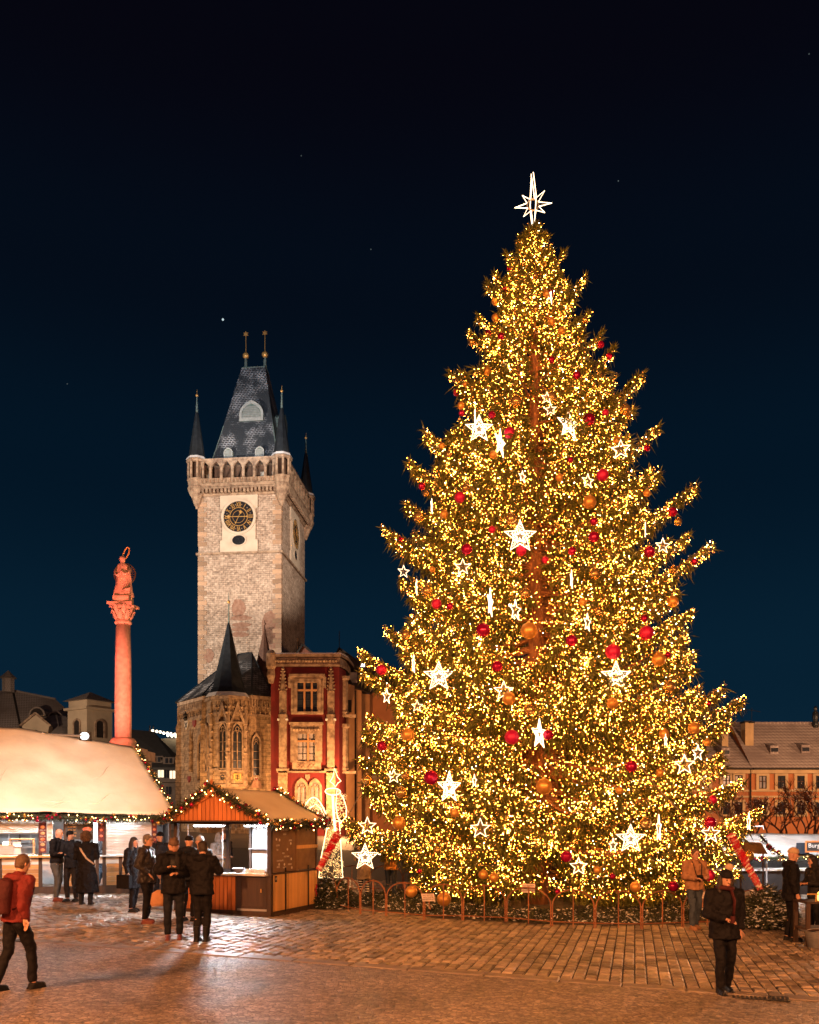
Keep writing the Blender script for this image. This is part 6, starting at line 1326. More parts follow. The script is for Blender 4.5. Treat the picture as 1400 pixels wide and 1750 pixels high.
# ================================================================ fence, fir bedding, angel figure
M_rust = pm('rusty_iron', (.36,.155,.07), (.21,.085,.04), 9, .6, .2, metal=.3)
fn = thing('hoop_fence','low rusty hoop fence ringing the foot of the Christmas tree','fence',(2.0,19.0,gz(2)))
FP = [(616,1562),(660,1566),(725,1572),(791,1573),(865,1576),(943,1583),(1017,1586),(1097,1587),(1167,1584),(1250,1582),(1322,1582)]
fpts = [G(*q) for q in FP]; fpts = [V((-2.55,24.6,0)),V((-2.6,23.4,0)),V((-2.25,22.2,0)),V((-1.75,21.1,0))]+fpts+[V((9.2,20.9,0)),V((9.8,22.2,0))]
bkp = [V((-2.2,25.6,0)),V((-1.2,26.2,0)),V((-.2,26.8,0)),V((.9,27.3,0))]
def hoop_run(pts):
    for a,b in zip(pts,pts[1:]):
        a = V((a.x,a.y,gz(a.x))); b = V((b.x,b.y,gz(b.x))); d = b-a; n = 14; h = .62
        pl_ = [a+d*.02+V((0,0,-.03)), a+d*.02+V((0,0,h*.72))]+[a+d*(.5-.48*math.cos(math.pi*i/n))+V((0,0,h*.72+math.sin(math.pi*i/n)*.34)) for i in range(1,n)]+[b-d*.02+V((0,0,h*.72)), b-d*.02+V((0,0,-.03))]
        MB().tube(pl_,.015,6).build('hoop', M_rust, fn)
        MB().tube([a+V((0,0,.10)),b+V((0,0,.10))],.012,5).build('rail', M_rust, fn)
        MB().tube([a+d*.5+V((0,0,.0)),a+d*.5+V((0,0,h*.72+.36))],.013,5).build('upright', M_rust, fn)
hoop_run(fpts); hoop_run(bkp); adopt(fn)
M_sign = pm('notice_card', (.72,.62,.55), None, 5, .7)
def notice(px,py,Y,rz,rx_,lab,lines):
    o = thing('notice_card',lab,'sign',tuple(P(px,py,Y)),rz); o.rotation_euler = (rx_,0,rz); MB().box(-.145,.145,-.006,.0,-.095,.095).build('card', M_sign, o); MB().box(-.01,.01,.0,.012,-.3,-.09).build('clip', M_rust, o)
    for k,s in enumerate(lines): text(s,.05,(0,-.009,.05-k*.052),(R(90),0,0),M_board,o,'notice_line',.0006)
notice(903,1518,19.0,0,0,'white notice card upright on the middle of the hoop fence',('NO ENTRY','NO CLIMB','NEVSTUPUJTE'))
notice(732,1534,19.2,R(15),R(-35),'white notice card tilted back on the left part of the hoop fence',('NO ENTRY','NO CLIMB','NEVSTUPUJTE'))
notice(1201,1528,19.3,R(-20),0,'white notice card behind the walking woman on the right of the fence',('NO ENTRY','NO CLIMB','NEVSTUPUJTE'))
# bed of cut fir branches with snow
def fir_heap(name,label,pts_fn,n,snowfrac,seed,ln=(.10,.24)):
    g = np.random.default_rng(seed); p = pts_fn(g,n); d = g.normal(0,1,(n,3)); d[:,2] = np.abs(d[:,2])*.5; o = thing(name,label,'fir branches',tuple(p.mean(0)*[1,1,0]+[0,0,gz(p[:,0].mean())])); q = p-np.array(o.location)
    sn = g.uniform(size=n) < snowfrac
    vs,fs = spindles(q[~sn],d[~sn],g.uniform(*ln,(~sn).sum()),.014); npmesh('fir_twigs',vs,fs,M_fir2,o,'stuff')
    q2 = q[sn]; q2[:,2] += .02; d[:,2] *= .3; vs,fs = spindles(q2,d[sn],g.uniform(*ln,sn.sum())*.7,.016); npmesh('snow_on_twigs',vs,fs,M_snow,o,'stuff')
M_fir2 = pm('cut_fir', (.045,.055,.022), (.026,.03,.015), 5, .6, 0, isl=.5)
def bed(g,n):
    t = g.uniform(0,2*math.pi,n); r = np.sqrt(g.uniform(.25,1,n)); x = 3.5+4.9*r*np.cos(t); y = 23.6+4.6*r*np.sin(t); z = np.array([gz(a) for a in x])+g.uniform(0,.16,n)*(1.2-r); return np.stack([x,y,z],-1)
ground_sheet('tree_bed',0,0,0,0,.012,pm('bed_soil',(.06,.045,.03),(.10,.09,.08),4,.9,.4),poly=[(3.5+5.1*math.cos(t),23.6+4.75*math.sin(t)) for t in [i*math.pi/20 for i in range(40)]])
fir_heap('fir_bedding','bed of cut fir twigs flecked with snow inside the hoop fence',bed,16000,.16,21)
def heap(cx,cy,rx_,ry_,h):
    def f(g,n):
        t = g.uniform(0,6.283,n); r = np.sqrt(g.uniform(0,1,n)); x = cx+rx_*r*np.cos(t); y = cy+ry_*r*np.sin(t); z = np.array([gz(a) for a in x])+g.uniform(.0,1,n)*h*(1-r**2*.8); return np.stack([x,y,z],-1)
    return f
a = gp(566,21.4); fir_heap('fir_pile','heap of snowy fir branches between wooden hut and fence',heap(a.x,a.y,.62,.5,.75),3600,.12,22)
a = gp(1312,19.2); fir_heap('fir_pile','snowy fir branches heaped by the planter right of the fence',heap(a.x,a.y,.62,.5,.95),3600,.20,23)
pl_ = thing('stone_planter','pale square planter beside the fence on the right','planter',tuple(gp(1285,20.0))); MB().box(-.38,.38,-.38,.38,0,.62).build('box', pm('planter_concrete',(.42,.34,.26),None,3,.8,.3), pl_); MB().ring([(-.42,-.42),(.42,-.42),(.42,.42),(-.42,.42)],[(-.33,-.33),(.33,-.33),(.33,.33),(-.33,.33)],(0,0,.62),(1,0,0),(0,1,0),(0,0,.06)).build('rim', MATS['planter_concrete'], pl_); MB().sphere((0,0,.62),.36,14,8,(1,1,.3)).build('snow_cap', M_snow, pl_, True)
# angel light figure
ag = thing('angel_light_figure','white glowing angel figure with halo and star left of the tree','light figure',tuple(gp(568,22.0)))
M_ang = em('angel_tube',(1,.72,.36),3.2); M_angs = em('angel_spark',(1,.60,.2),2.6); az0 = -ag.location.z
def A_(px,py,dy=0): p = P(px,py,22.0); return V((p.x-ag.location.x,dy,p.z-ag.location.z))
def outline(name,pts,r=.02,closed=True,parent=ag): return MB().tube(pts,r*.62,6,closed).build(name,M_ang,parent)
outline('top_star',[A_(572,1313),A_(577,1328),A_(583,1335),A_(578,1338),A_(573,1345),A_(569,1339),A_(564,1336),A_(569,1328)],.018)
outline('halo',[A_(569+13*math.cos(t),1353+5.5*math.sin(t),.18*math.sin(t)) for t in [i*math.pi/12 for i in range(24)]],.02)
outline('staff',[A_(569,1358,-.1),A_(571,1390,-.12),A_(574,1428,-.1)],.045,False)
outline('right_wing',[A_(576,1350),A_(586,1362),A_(592,1380),A_(592,1396),A_(584,1404),A_(577,1398),A_(574,1375)],.018)
outline('left_wing_arch',[A_(510+2.0*i,1402-39*math.sin(math.pi*i/26)) for i in range(27)],.022,False)
outline('left_wing_rib',[A_(520,1400),A_(532,1380),A_(540,1374),A_(548,1382),A_(558,1402)],.014,False)
outline('dress_outline',[A_(562,1400),A_(556,1430),A_(548,1470),A_(545,1500),A_(586,1500),A_(584,1470),A_(582,1430),A_(580,1404)],.018)
g = np.random.default_rng(31)
def sparks(name,fn,n):
    m = MB(); pts = []
    while len(pts) < n:
        x,y = g.uniform(505,596),g.uniform(1350,1502)
        if fn(x,y): pts.append((x,y))
    for x,y in pts: m.sphere(A_(x,y,g.uniform(-.1,.1)),.0095,5,4)
    m.build(name,M_angs,ag,kind='stuff')
    w_ = MB()
    for x,y in pts[::3]: a = g.uniform(0,6.28); w_.tube([A_(x,y),A_(x+4*math.cos(a),y+4*math.sin(a)),A_(x+6*math.cos(a+1),y+6*math.sin(a+1))],.007,4)
    w_.build(name.replace('lights','scrolls'),em('angel_scroll',(1,.55,.16),.45),ag,kind='stuff')
sparks('wing_lights',lambda x,y: (((x-582)/10)**2+((y-1380)/24)**2 < 1) or (((x-536)/25)**2+((y-1403)/38)**2 < 1 and y < 1403),230)
sparks('dress_lights',lambda x,y: 1402 < y < 1500 and abs(x-566) < 8+(y-1400)*.13,300)
MB().tube([A_(566,1500),A_(566,1546)],.03,6).build('mount_pole', M_iron, ag)
MB().lathe([(.3,-.02),(.3,.03)],10,(0,0,0)).build('base_plate', M_iron, ag)
# ================================================================ people
M_skin = pm('skin', (.48,.27,.19), (.42,.22,.15), 6, .5, 0, spec=.4)
CL = {}
def cloth(name, c, rough=.75, sheen=0): return pm('cloth_'+name, c, tuple(x*.7 for x in c), 7, rough, .35, bscale=18, spec=.16)
BLK = cloth('black',(.0065,.006,.008)); NAVY = cloth('navy',(.009,.011,.017)); CHAR = cloth('charcoal',(.018,.017,.019)); JEAN = cloth('jeans',(.055,.075,.105)); JEANG = cloth('grey_jeans',(.085,.095,.105)); RED = cloth('red',(.15,.022,.022)); MAR = cloth('maroon',(.06,.014,.016))
TAN = cloth('tan',(.36,.19,.10)); GREY = cloth('grey_puffer',(.30,.31,.32),.45); BEI = cloth('beige',(.45,.33,.22)); YEL = cloth('amber',(.55,.27,.07),.5); BROWN = cloth('brown_knit',(.12,.075,.055)); GKN = cloth('grey_knit',(.28,.27,.26)); GRN = cloth('green_knit',(.06,.075,.035)); SHR = cloth('russet_shoe',(.16,.05,.04),.5); WSH = cloth('white_shoe',(.62,.60,.57),.5); BSH = cloth('black_shoe',(.012,.012,.013),.4); FUR = pm('fur_trim',(.20,.11,.06),(.10,.055,.03),30,.9,.8,bscale=60); HAIR = pm('dark_hair',(.025,.016,.012),(.015,.01,.008),20,.5,.4); HAIRB = pm('brown_hair',(.09,.05,.03),None,20,.5,.4); GHAIR = pm('grey_hair',(.14,.12,.11),None,20,.5,.4)
M_eye = pm('eye_dark',(.02,.015,.012),None,5,.2); M_lip = pm('lips',(.34,.10,.09),None,5,.5)
FOLD = bpy.data.textures.new('folds','CLOUDS'); FOLD.noise_scale = .09; FOLD.noise_depth = 1
def sm(a, b, t): return a+(b-a)*t
def remesh(m, name, mat, parent, vox, smooth=True):
    o = m.build(name, mat, parent, False); r = o.modifiers.new('r','REMESH'); r.mode = 'VOXEL'; r.voxel_size = vox; r.use_smooth_shade = True
    s = o.modifiers.new('s','SMOOTH'); s.factor = .5; s.iterations = 3
    if name in ('coat','trousers'):
        d = o.modifiers.new('d','DISPLACE'); d.texture = FOLD; d.texture_coords = 'LOCAL'; d.strength = .045 if name == 'coat' else .032; d.mid_level = .5
    return o
def hand(m, w, d, side, curl=.5, s=1.0, roll=0):
    """palm, four fingers and thumb grown from wrist w along d"""
    w, d = V(w), V(d).normalized(); up = V((0,0,1)) if abs(d.z) < .85 else V((0,-1,0)); a = d.cross(up).normalized(); b = a.cross(d).normalized()
    if roll: q = Matrix.Rotation(roll,3,d); a = q @ a; b = q @ b
    m.tube([w-d*.03, w+d*.02*s, w+d*.055*s, w+d*.09*s],[(.026*s,.020*s),(.036*s,.018*s),(.042*s,.017*s),(.038*s,.014*s)],8)
    for i,(off,ln) in enumerate(((-.030,.062),(-.010,.074),(.010,.070),(.029,.054))):
        k = w+d*.082*s+a*off*s; e1 = k+(d*math.cos(curl*.6)-b*math.sin(curl*.6))*ln*.55*s; e2 = e1+(d*math.cos(curl*1.6)-b*math.sin(curl*1.6))*ln*.5*s
        m.tube([k-d*.012,k,e1,e2],[.0095*s,.0095*s,.0088*s,.007*s],6)
    t0 = w+d*.028*s-a*.034*s*side; t1 = t0+(d*.6-a*side*.75-b*.25)*.042*s; t2 = t1+(d*.9-a*side*.15-b*.35)*.036*s
    m.tube([w+d*.02,t0,t1,t2],[.015*s,.013*s,.0105*s,.008*s],6)
def person(px, py, H, face, label, coat, trous, shoes, hem=.86, hat=None, hair=HAIR, hood=None, arms='down', stride=.0, lean=0.0, headtilt=0.0, headturn=0.0, puff=0, bulk=1.0, longhair=False, vox=.011, Y=None, extras=(), boots=False, feet_w=.10, beard=False):
    base = gp(px, Y) if Y else G(px, py)
    o = thing('person', label, 'person', base, R(face), 'people around the Christmas market'); k = H/1.75; o.scale = (k,)*3
    L = lambda z: -lean*max(0,(z-.9))**1.0          # forward lean shifts y (front is -y)
    # skeleton
    hipz, shz = .93, 1.43
    feet = [(-feet_w, -stride), (feet_w, stride)]
    legs = []
    for s,(fx,fy) in zip((-1,1), feet):
        kn = V((s*.095+(fx-s*.095)*.5, fy*.5-.035-abs(stride)*.10, .50)); legs.append((V((s*.09,0,hipz)), kn, V((fx,fy+.02,.09))))
    sh = [V((s*.185, L(shz), shz)) for s in (-1,1)]
    AP = {'down': [((-.245,.02,1.14),(-.25,-.06,.90)),((.245,.02,1.14),(.25,-.06,.90))],
          'front': [((-.25,-.02,1.14),(-.11,-.26,1.12)),((.25,-.02,1.14),(.11,-.26,1.14))],
          'pockets': [((-.29,.05,1.16),(-.20,-.13,.98)),((.29,.05,1.16),(.20,-.13,.98))],
          'chest': [((-.27,-.08,1.19),(-.07,-.27,1.27)),((.26,-.06,1.15),(.05,-.28,1.16))],
          'hug': [((-.28,-.10,1.22),(-.13,-.36,1.30)),((.30,-.08,1.24),(.16,-.34,1.42))],
          'phone': [((-.26,-.05,1.14),(-.08,-.30,1.20)),((.25,.02,1.14),(.24,-.05,.92))],
          'walk': [((-.25,.10,1.15),(-.25,.04,.93)),((.25,-.08,1.15),(.23,-.22,.97))],
          'cup': [((-.26,-.03,1.13),(-.08,-.27,1.08)),((.25,.03,1.13),(.22,-.03,.90))]}[arms]
    AP = [(V(e)+V((0,L(e[2]),0)), V(w)+V((0,L(w[2]),0))) for e,w in AP]
    hc = V((0, L(1.6)-.02-abs(headtilt)*.06, 1.625-abs(headtilt)*.03))
    Rh = Matrix.Rotation(headturn,3,'Z') @ Matrix.Rotation(headtilt,3,'X')
    def hp_(x,y,z): return hc+Rh @ V((x,y,z))
    # body: one continuous figure
    m = MB()
    m.tube([hp_(0,.005,-.125),hp_(0,.0,-.09),hp_(0,.0,-.05),hp_(0,.004,0),hp_(0,.008,.05),hp_(0,.01,.09),hp_(0,.012,.118)],[(.03,.03),(.062,.050),(.082,.066),(.094,.075),(.092,.074),(.07,.056),(.02,.018)],12)
    m.tube([hp_(0,-.082,.012),hp_(0,-.104,-.018),hp_(0,-.100,-.028)],[.010,.015,.010],6)      # nose
    m.sphere(hp_(0,-.068,-.098),.022,8,6); m.sphere(hp_(0,-.086,-.062),.014,8,5,(1.5,.8,.6))   # chin, mouth
    for s in (-1,1): m.tube([hp_(s*.072,.012,-.03),hp_(s*.084,.02,-.005),hp_(s*.083,.022,.022)],[.008,.013,.010],6)   # ears
    m.tube([V((0,L(1.38)+.01,1.38)),V((0,L(1.46)+.008,1.47)),hp_(0,.02,-.07)],[.065,.054,.052],10)
    m.tube([V((0,0,.88)),V((0,L(1.0),1.0)),V((0,L(1.15),1.15)),V((0,L(1.3),1.3)),V((0,L(1.42),1.42)),V((0,L(1.46),1.46))],[(.10,.155),(.095,.145),(.10,.15),(.11,.17),(.075,.15),(.05,.07)],14)
    for (hp0,kn,an) in legs:
        m.tube([hp0+V((0,0,.04)),hp0,(hp0+kn)/2,kn,(kn*.6+an*.4),an,an-V((0,0,.03))],[.09,.088,.074,.056,.054,.038,.036],10); m.tube([an+V((0,.04,-.05)),an+V((0,-.05,-.055)),an+V((0,-.15,-.07))],[(.03,.035),(.034,.04),(.02,.03)],8)
    for s,S,(E,Wt) in zip((-1,1),sh,AP):
        m.tube([S+V((-s*.05,0,0)),S,(S+E)/2,E,(E+Wt)/2,Wt],[.05,.055,.045,.038,.036,.024],9)
        hand(m, Wt, (Wt-E), s, .55 if arms in ('front','chest','phone','hug','cup') else .35)
    body = remesh(m,'body',M_skin,o,.0085 if vox < .012 else .012)
    for s in (-1,1): MB().sphere(hp_(s*.031,-.083,.018),.0095,8,6,(1.2,.7,.8)).build('eye',M_eye,body,True); MB().tube([hp_(s*.016,-.092,.042),hp_(s*.046,-.082,.044)],.005,5).build('eyebrow',hair or HAIR,body)
    MB().tube([hp_(-.022,-.094,-.060),hp_(0,-.100,-.058),hp_(.022,-.094,-.060)],.0055,6).build('mouth',M_lip,body)
    # trousers
    m = MB(); m.tube([V((0,0,1.02)),V((0,0,.95)),V((0,0,.88))],[(.115,.165),(.12,.17),(.10,.15)],14)
    for (hp0,kn,an) in legs: m.tube([hp0+V((0,0,.03)),hp0-V((0,0,.06)),(hp0+kn)/2,kn+V((0,-.005,0)),(kn+an)/2,an+V((0,0,.0))],[.10,.102,.088,.072,.066,.056],10)
    remesh(m,'trousers',trous,body,.016)
    # shoes
    for (hp0,kn,an) in legs:
        m = MB().tube([an+V((0,.055,-.045)),an+V((0,.0,-.035)),an+V((0,-.08,-.05)),an+V((0,-.15,-.06)),an+V((0,-.185,-.066))],[(.040,.035),(.05,.042),(.040,.046),(.030,.044),(.012,.025)],10)
        if boots: m.tube([an+V((0,.01,-.05)),an+V((0,.01,.18))],[.05,.056],10)
        m.box(an.x-.044,an.x+.044,an.y-.175,an.y+.075,an.z-.092,an.z-.068); remesh(m,'shoe',shoes,body,.012)
    # coat
    m = MB(); zs = [hem+(1.0-hem)*t for t in (0,.5)] if hem < 1 else [hem]; fl_ = .012+max(0,.66-hem)*.22
    pts,rs = [],[]
    zl = list(np.arange(hem,1.45,.05))+[1.455]
    for i,z in enumerate(zl):
        a_ = np.interp(z,[hem,1.0,1.15,1.30,1.40,1.455],[.135+fl_,.130,.130,.143,.105,.07]); b_ = np.interp(z,[hem,1.0,1.15,1.30,1.40,1.455],[.185+fl_,.180,.178,.212,.19,.11])
        f = bulk*(1+(puff*(.5-.5*math.cos(2*math.pi*(z-hem)/.115))))
        pts.append(V((0,L(z),z))); rs.append((a_*f,b_*f))
    m.tube(pts,rs,18)
    for s,S,(E,Wt) in zip((-1,1),sh,AP):
        e2 = E+(E-(S+Wt)/2)*.05; q = [S+V((-s*.06,0,-.02)),S+V((s*.012,0,-.005)),S.lerp(E,.5),e2,E.lerp(Wt,.5),Wt-(Wt-E).normalized()*.012]; r_ = [.075,.082,.072,.066,.058,.050]
        qq,rr = [],[]
        for i in range(len(q)-1):
            for t in (0,.33,.66): qq.append(q[i].lerp(q[i+1],t)); rr.append(sm(r_[i],r_[i+1],t)*bulk*(1+puff*(.6 if (3*i+int(t*3)) % 2 else 0)))
        qq.append(q[-1]); rr.append(r_[-1]*bulk); m.tube(qq,rr,10)
    m.tube([V((0,L(1.42)+.01,1.43)),V((0,L(1.47)+.005,1.485)),V((0,L(1.5),1.525))],[(.085,.10),(.082,.085),(.078,.08)],12)
    if hood == 'down': m.tube([V((-.10,L(1.47)+.0,1.47)),V((-.09,L(1.45)+.09,1.46)),V((0,L(1.44)+.13,1.45)),V((.09,L(1.45)+.09,1.46)),V((.10,L(1.47),1.47))],[.04,.05,.055,.05,.04],8)
    if hood == 'up': m.tube([hp_(0,.03,-.14),hp_(0,.035,-.06),hp_(0,.035,.02),hp_(0,.03,.09),hp_(0,.02,.135)],[(.095,.105),(.105,.105),(.112,.108),(.095,.09),(.04,.04)],12)
    remesh(m,'coat',coat,body,.014 if vox < .012 else .018)
    # headwear / hair
    if hood == 'fur':
        g = np.random.default_rng(int(px)); n = 900; th = g.uniform(0,6.28,n); ph = g.uniform(-.9,1.5,n); d = np.stack([np.cos(ph)*np.cos(th),np.cos(ph)*np.sin(th),np.sin(ph)],-1)
        b0 = np.array(hc)+d*[.10,.11,.115]+[0,.015,.0]; vs,fs = spindles(b0,d+g.normal(0,.35,(n,3)),g.uniform(.03,.06,n),.008); npmesh('fur_hood',vs,fs,FUR,body,'stuff'); MB().sphere(hc+V((0,.02,0)),.112,14,10,(.98,1,1.08)).build('hood',FUR,body,True)
    elif hat == 'beanie' or hat == 'pompom':
        mt = extras_col.get(px, BROWN); m = MB().tube([hp_(0,.006,.046),hp_(0,.008,.06),hp_(0,.012,.09),hp_(0,.016,.12),hp_(0,.02,.145),hp_(0,.022,.156)],[(.098,.084),(.106,.088),(.104,.086),(.085,.072),(.045,.04),(.01,.01)],16); m.tube([hp_(0,.004,.040),hp_(0,.006,.075)],[(.103,.090),(.106,.092)],16); m.build('beanie',mt,body,True)
        if hat == 'pompom': MB().sphere(hp_(.05,.03,.17),.062,12,9).build('pompom',BEI,body,True)
    elif hat == 'cap':
        m = MB().tube([hp_(0,0,.03),hp_(0,.006,.065),hp_(0,.01,.105),hp_(0,.012,.13)],[(.098,.082),(.10,.084),(.075,.064),(.02,.02)],16); m.tube([hp_(0,-.07,.036),hp_(0,-.12,.034),hp_(0,-.15,.026)],[(.012,.07),(.010,.06),(.006,.035)],10); m.build('cap',BLK,body,True)
    elif hair is not None:
        m = MB().tube([hp_(0,.045,-.07),hp_(0,.03,-.02),hp_(0,.02,.03),hp_(0,.014,.075),hp_(0,.014,.115),hp_(0,.014,.135)],[(.055,.062),(.078,.082),(.092,.084),(.094,.082),(.066,.06),(.015,.015)],14); remesh(m,'hair',hair,body,.010)
    if longhair:
        m = MB()
        for s in (-1,1): m.tube([hp_(s*.05,.02,.08),hp_(s*.082,.01,.0),hp_(s*.09,-.01,-.12),hp_(s*.085,-.05,-.24)],[.034,.042,.044,.018],8)
        m.tube([hp_(0,.06,.05),hp_(0,.085,-.05),hp_(0,.08,-.2)],[(.05,.07),(.04,.085),(.03,.07)],10); remesh(m,'long_hair',hair,body,.012)
    for fn_ in extras: fn_(o, body, L, AP, hp_)
    return o
extras_col = {297: BROWN, 97: TAN, 341: GKN, 385: GRN, 1352: BEI, 1238: BLK, 273: BLK, 668: BROWN}
def strap(mat, flip=1, r=.013):
    def f(o,b,L,AP,hp_): MB().tube([V((flip*.13,L(1.45)+.02,1.455)),V((flip*.07,L(1.3)+.172,1.32)),V((-flip*.06,.178,1.12)),V((-flip*.20,.06,.98)),V((-flip*.215,-.06,.95))],[(r*1.8,r*.5)]*5,6).build('bag_strap',mat,b)
    return f
def bag(mat, x, y, z, w=.26, h=.24, d=.1, stripe=False):
    def f(o,b,L,AP,hp_):
        g = MB(); k = MB().obox((x,y,z),(d/2,0,0),(0,w/2,0),(0,0,h/2)); bb = k.build('shoulder_bag',mat,b); md = bb.modifiers.new('b','BEVEL'); md.width = .02; md.segments = 2
        MB().tube([(x,y-w*.3,z+h/2),(x,y-w*.2,z+h/2+.16),(x,y+w*.2,z+h/2+.16),(x,y+w*.3,z+h/2)],.010,6).build('bag_handle',mat,bb)
        if stripe:
            for q in (0,.04): MB().obox((x+d/2+.002,y,z-h*.25+q),(.003,0,0),(0,w*.45,0),(0,0,.008)).build('bag_stripe',WSH,bb)
    return f
def glasses(o,b,L,AP,hp_):
    m = MB()
    for s in (-1,1): m.tube([hp_(s*.034+.024*math.cos(t),-.098,.018+.018*math.sin(t)) for t in [i*.628 for i in range(10)]],.0035,4,True); m.tube([hp_(s*.058,-.095,.02),hp_(s*.078,.0,.02)],.003,4)
    m.tube([hp_(-.01,-.1,.02),hp_(.01,-.1,.02)],.003,4); m.build('glasses',BSH,b)
def phone_(glow=False):
    def f(o,b,L,AP,hp_):
        w = AP[0][1]; w2 = w+(w-AP[0][0]).normalized()*.09+V((0,-.02,.03)); MB().obox(w2,(.036,0,0),(0,.02,.07),(0,.004,-.001)).build('phone',BSH,b)
    return f
def cup_(mat=None):
    def f(o,b,L,AP,hp_):
        w = AP[0][1]+(AP[0][1]-AP[0][0]).normalized()*.075+V((.0,-.025,-.03)); MB().lathe([(.028,0),(.036,.09),(.036,.095)],12,w).build('paper_cup',mat or RED,b)
    return f
def backpack(mat, sm_):
    def f(o,b,L,AP,hp_):
        m = MB().tube([V((0,L(1.05)+.22,1.0)),V((0,L(1.2)+.235,1.2)),V((0,L(1.36)+.2,1.40)),V((0,L(1.4)+.16,1.44))],[(.09,.13),(.10,.145),(.085,.13),(.03,.08)],12); bb = remesh(m,'backpack',mat,b,.015)
        for s in (-1,1): MB().tube([V((s*.09,L(1.42)+.13,1.42)),V((s*.115,L(1.46)-.0,1.475)),V((s*.12,L(1.3)-.145,1.32)),V((s*.15,L(1.1)-.08,1.10)),V((s*.12,L(1.05)+.14,1.06))],[(.022,.008)]*5,6).build('shoulder_strap',sm_,bb)
    return f
def camera_(o,b,L,AP,hp_):
    MB().obox((0,-.20,1.14),(.065,0,0),(0,0,.045),(0,.03,0)).build('camera',BSH,b); MB().tube([(0,-.22,1.14),(0,-.31,1.13)],[.036,.034],10).build('lens',BSH,b); MB().tube([V((-.06,-.19,1.17)),V((-.10,L(1.4)-.12,1.4)),V((-.07,L(1.47)+.0,1.49)),V((.07,L(1.47),1.49)),V((.10,L(1.4)-.12,1.4)),V((.06,-.19,1.17))],[(.014,.006)]*6,5).build('camera_strap',BSH,b)
def scarf(mat):
    def f(o,b,L,AP,hp_):
        m = MB().tube([V((.105*math.cos(t),L(1.48)+.005+.10*math.sin(t),1.50+.012*math.sin(2*t))) for t in [i*math.pi/8 for i in range(16)]],.034,8,True); m.tube([V((.05,L(1.45)-.10,1.48)),V((.07,L(1.3)-.165,1.34)),V((.06,L(1.15)-.15,1.12))],[(.03,.018),(.045,.014),(.045,.012)],8); m.build('scarf',mat,b,True)
    return f
def stripes(o,b,L,AP,hp_):
    for s in (-.10,.10):
        for k in range(5): MB().lathe([(.064,.14+k*.075),(.066,.155+k*.075),(.064,.175+k*.075)],12,(s,.015-.03*(k>2),0)).build('sock_stripe',WSH,b)
def tote(o,b,L,AP,hp_): MB().tube([(-.24,.04,.86),(-.24,.05,.80),(-.25,.05,.62),(-.25,.05,.58)],[(.02,.04),(.05,.13),(.07,.15),(.05,.13)],10).build('tan_tote',TAN,b)
person(27,1692,1.66,148,'person in a red jacket walking away at the lower left with a backpack strap',RED,BLK,BSH,.88,None,HAIRB,'down','walk',.20,.10,.22,0,0,1.08,extras=(backpack(MAR,MAR),))
person(97,1540,1.78,82,'man in black jacket and grey jeans standing before the food stall counter',BLK,JEANG,SHR,.92,None,None,'down','front',.05,.04,.25,0,0,1.05,beard=True)
person(122,1541,1.74,-12,'person in dark jacket and cap facing us behind the long black coat',NAVY,CHAR,BSH,.84,'cap',HAIR,None,'phone',.03,.03,.2)
person(147,1546,1.73,183,'woman seen from behind in a long black coat with fur hood',BLK,BLK,BSH,.30,None,HAIRB,'fur','front',.02,.0,.05,0,0,1.12,boots=True,extras=(strap(BEI,1),))
person(173,1524,1.76,100,'person in dark jacket, blue jeans and white shoes passing the roller shutter',CHAR,JEAN,WSH,.88,None,HAIR,'down','pockets',.14,.03,.1,0,0,1.05)
person(227,1558,1.66,70,'woman in a black coat with dark handbag behind the man in puffer jacket',BLK,BLK,BSH,.55,None,HAIR,'down','down',.05,.02,.1,0,0,1.02,longhair=True,extras=(bag(BLK,-.28,.02,.72,.36,.32,.14),))
person(250,1578,1.78,84,'man in a shiny black puffer jacket and glasses in profile by the hut',cloth('black_puffer',(.03,.026,.025),.32),BLK,SHR,.80,None,GHAIR,'down','pockets',.03,.02,.08,0,.035,1.10,extras=(glasses,bag(CHAR,.24,.02,.88,.30,.26,.1,True)))
person(297,1606,1.77,14,'woman with brown beanie facing us, hands raised at her chest',BLK,NAVY,SHR,.80,'beanie',HAIRB,'down','chest',.03,.0,.32,.1,0,1.12,extras=(phone_(),tote,scarf(CHAR)))
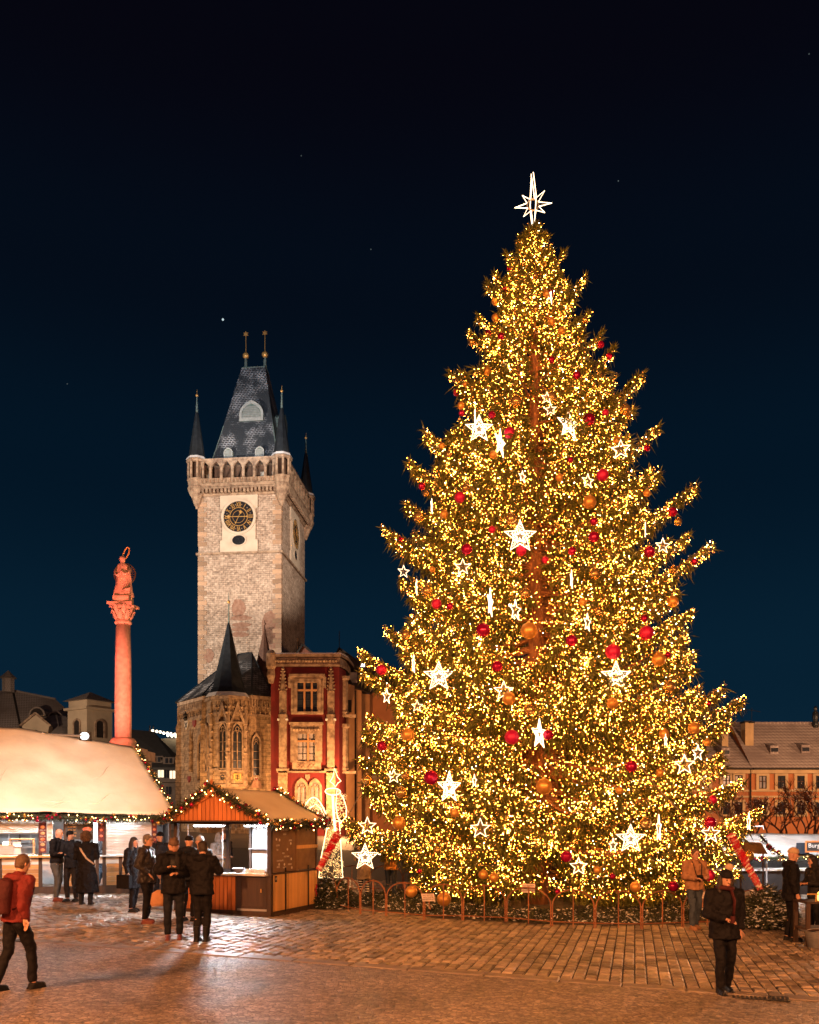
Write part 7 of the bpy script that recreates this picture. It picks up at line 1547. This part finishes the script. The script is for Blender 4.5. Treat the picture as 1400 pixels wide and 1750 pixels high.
person(345,1609,1.74,172,'person in black seen from behind leaning close to the woman in the brown beanie',BLK,BLK,BSH,.82,None,HAIR,'down','hug',.03,.02,.1,.5,0,1.14,boots=True,feet_w=.07)
person(322,1574,1.76,165,'person in navy with a dark cap behind the pair at the hut counter',NAVY,BLK,BSH,.84,'cap',HAIR,'down','front',.03,.02,.05)
person(341,1566,1.72,185,'person with a grey knitted hat queueing at the hut counter',CHAR,BLK,BSH,.84,'beanie',GHAIR,None,'front',.02,.02,.05)
person(374,0,1.74,60,'person in a pale grey hooded puffer jacket at the left side of the hut',GREY,BLK,BSH,.82,None,HAIR,'up','front',.02,.03,.1,0,.06,1.16,Y=22.6)
person(387,0,1.80,-60,'person with a green knitted hat behind the grey puffer jacket',BLK,BLK,BSH,.84,'beanie',HAIR,None,'down',.02,.0,.05,Y=23.1)
person(273,0,1.72,40,'person in dark hat glimpsed between man in puffer jacket and woman in beanie',CHAR,BLK,BSH,.84,'beanie',HAIR,None,'pockets',.02,.0,.05,Y=22.0)
person(1238,1697,1.62,4,'woman in dark coat walking towards us on the right with pale pompom hat',BLK,BLK,BSH,.78,'pompom',HAIR,'down','cup',.10,.03,.22,.12,0,1.16,longhair=True,boots=True,extras=(cup_(MAR),scarf(MAR)))
person(1187,1588,1.72,12,'person in an orange-tan jacket with a camera strap by the fence',TAN,JEAN,TAN,.86,None,HAIRB,'down','front',.10,.02,.2,0,0,1.15,extras=(camera_,))
person(1352,1608,1.80,78,'man in black parka and beige knitted hat in profile on the right',BLK,BLK,BSH,.76,'beanie',HAIR,'down','down',.03,.02,.15,0,0,1.12)
person(1393,0,1.62,-80,'person in dark clothes behind the wooden stand at the right edge',CHAR,BLK,BSH,.80,None,HAIR,'up','front',.02,.05,.2,Y=18.4)
person(622,1532,1.62,180,'person in a beige coat and striped socks behind the left fence hoops',BEI,BLK,BSH,.52,None,HAIRB,None,'front',.02,.0,.1,extras=(stripes,))
person(668,1533,1.60,168,'person in an amber padded jacket and jeans under the left boughs',YEL,JEAN,BSH,.84,'beanie',HAIR,None,'front',.03,.0,.1,0,.05,1.1)
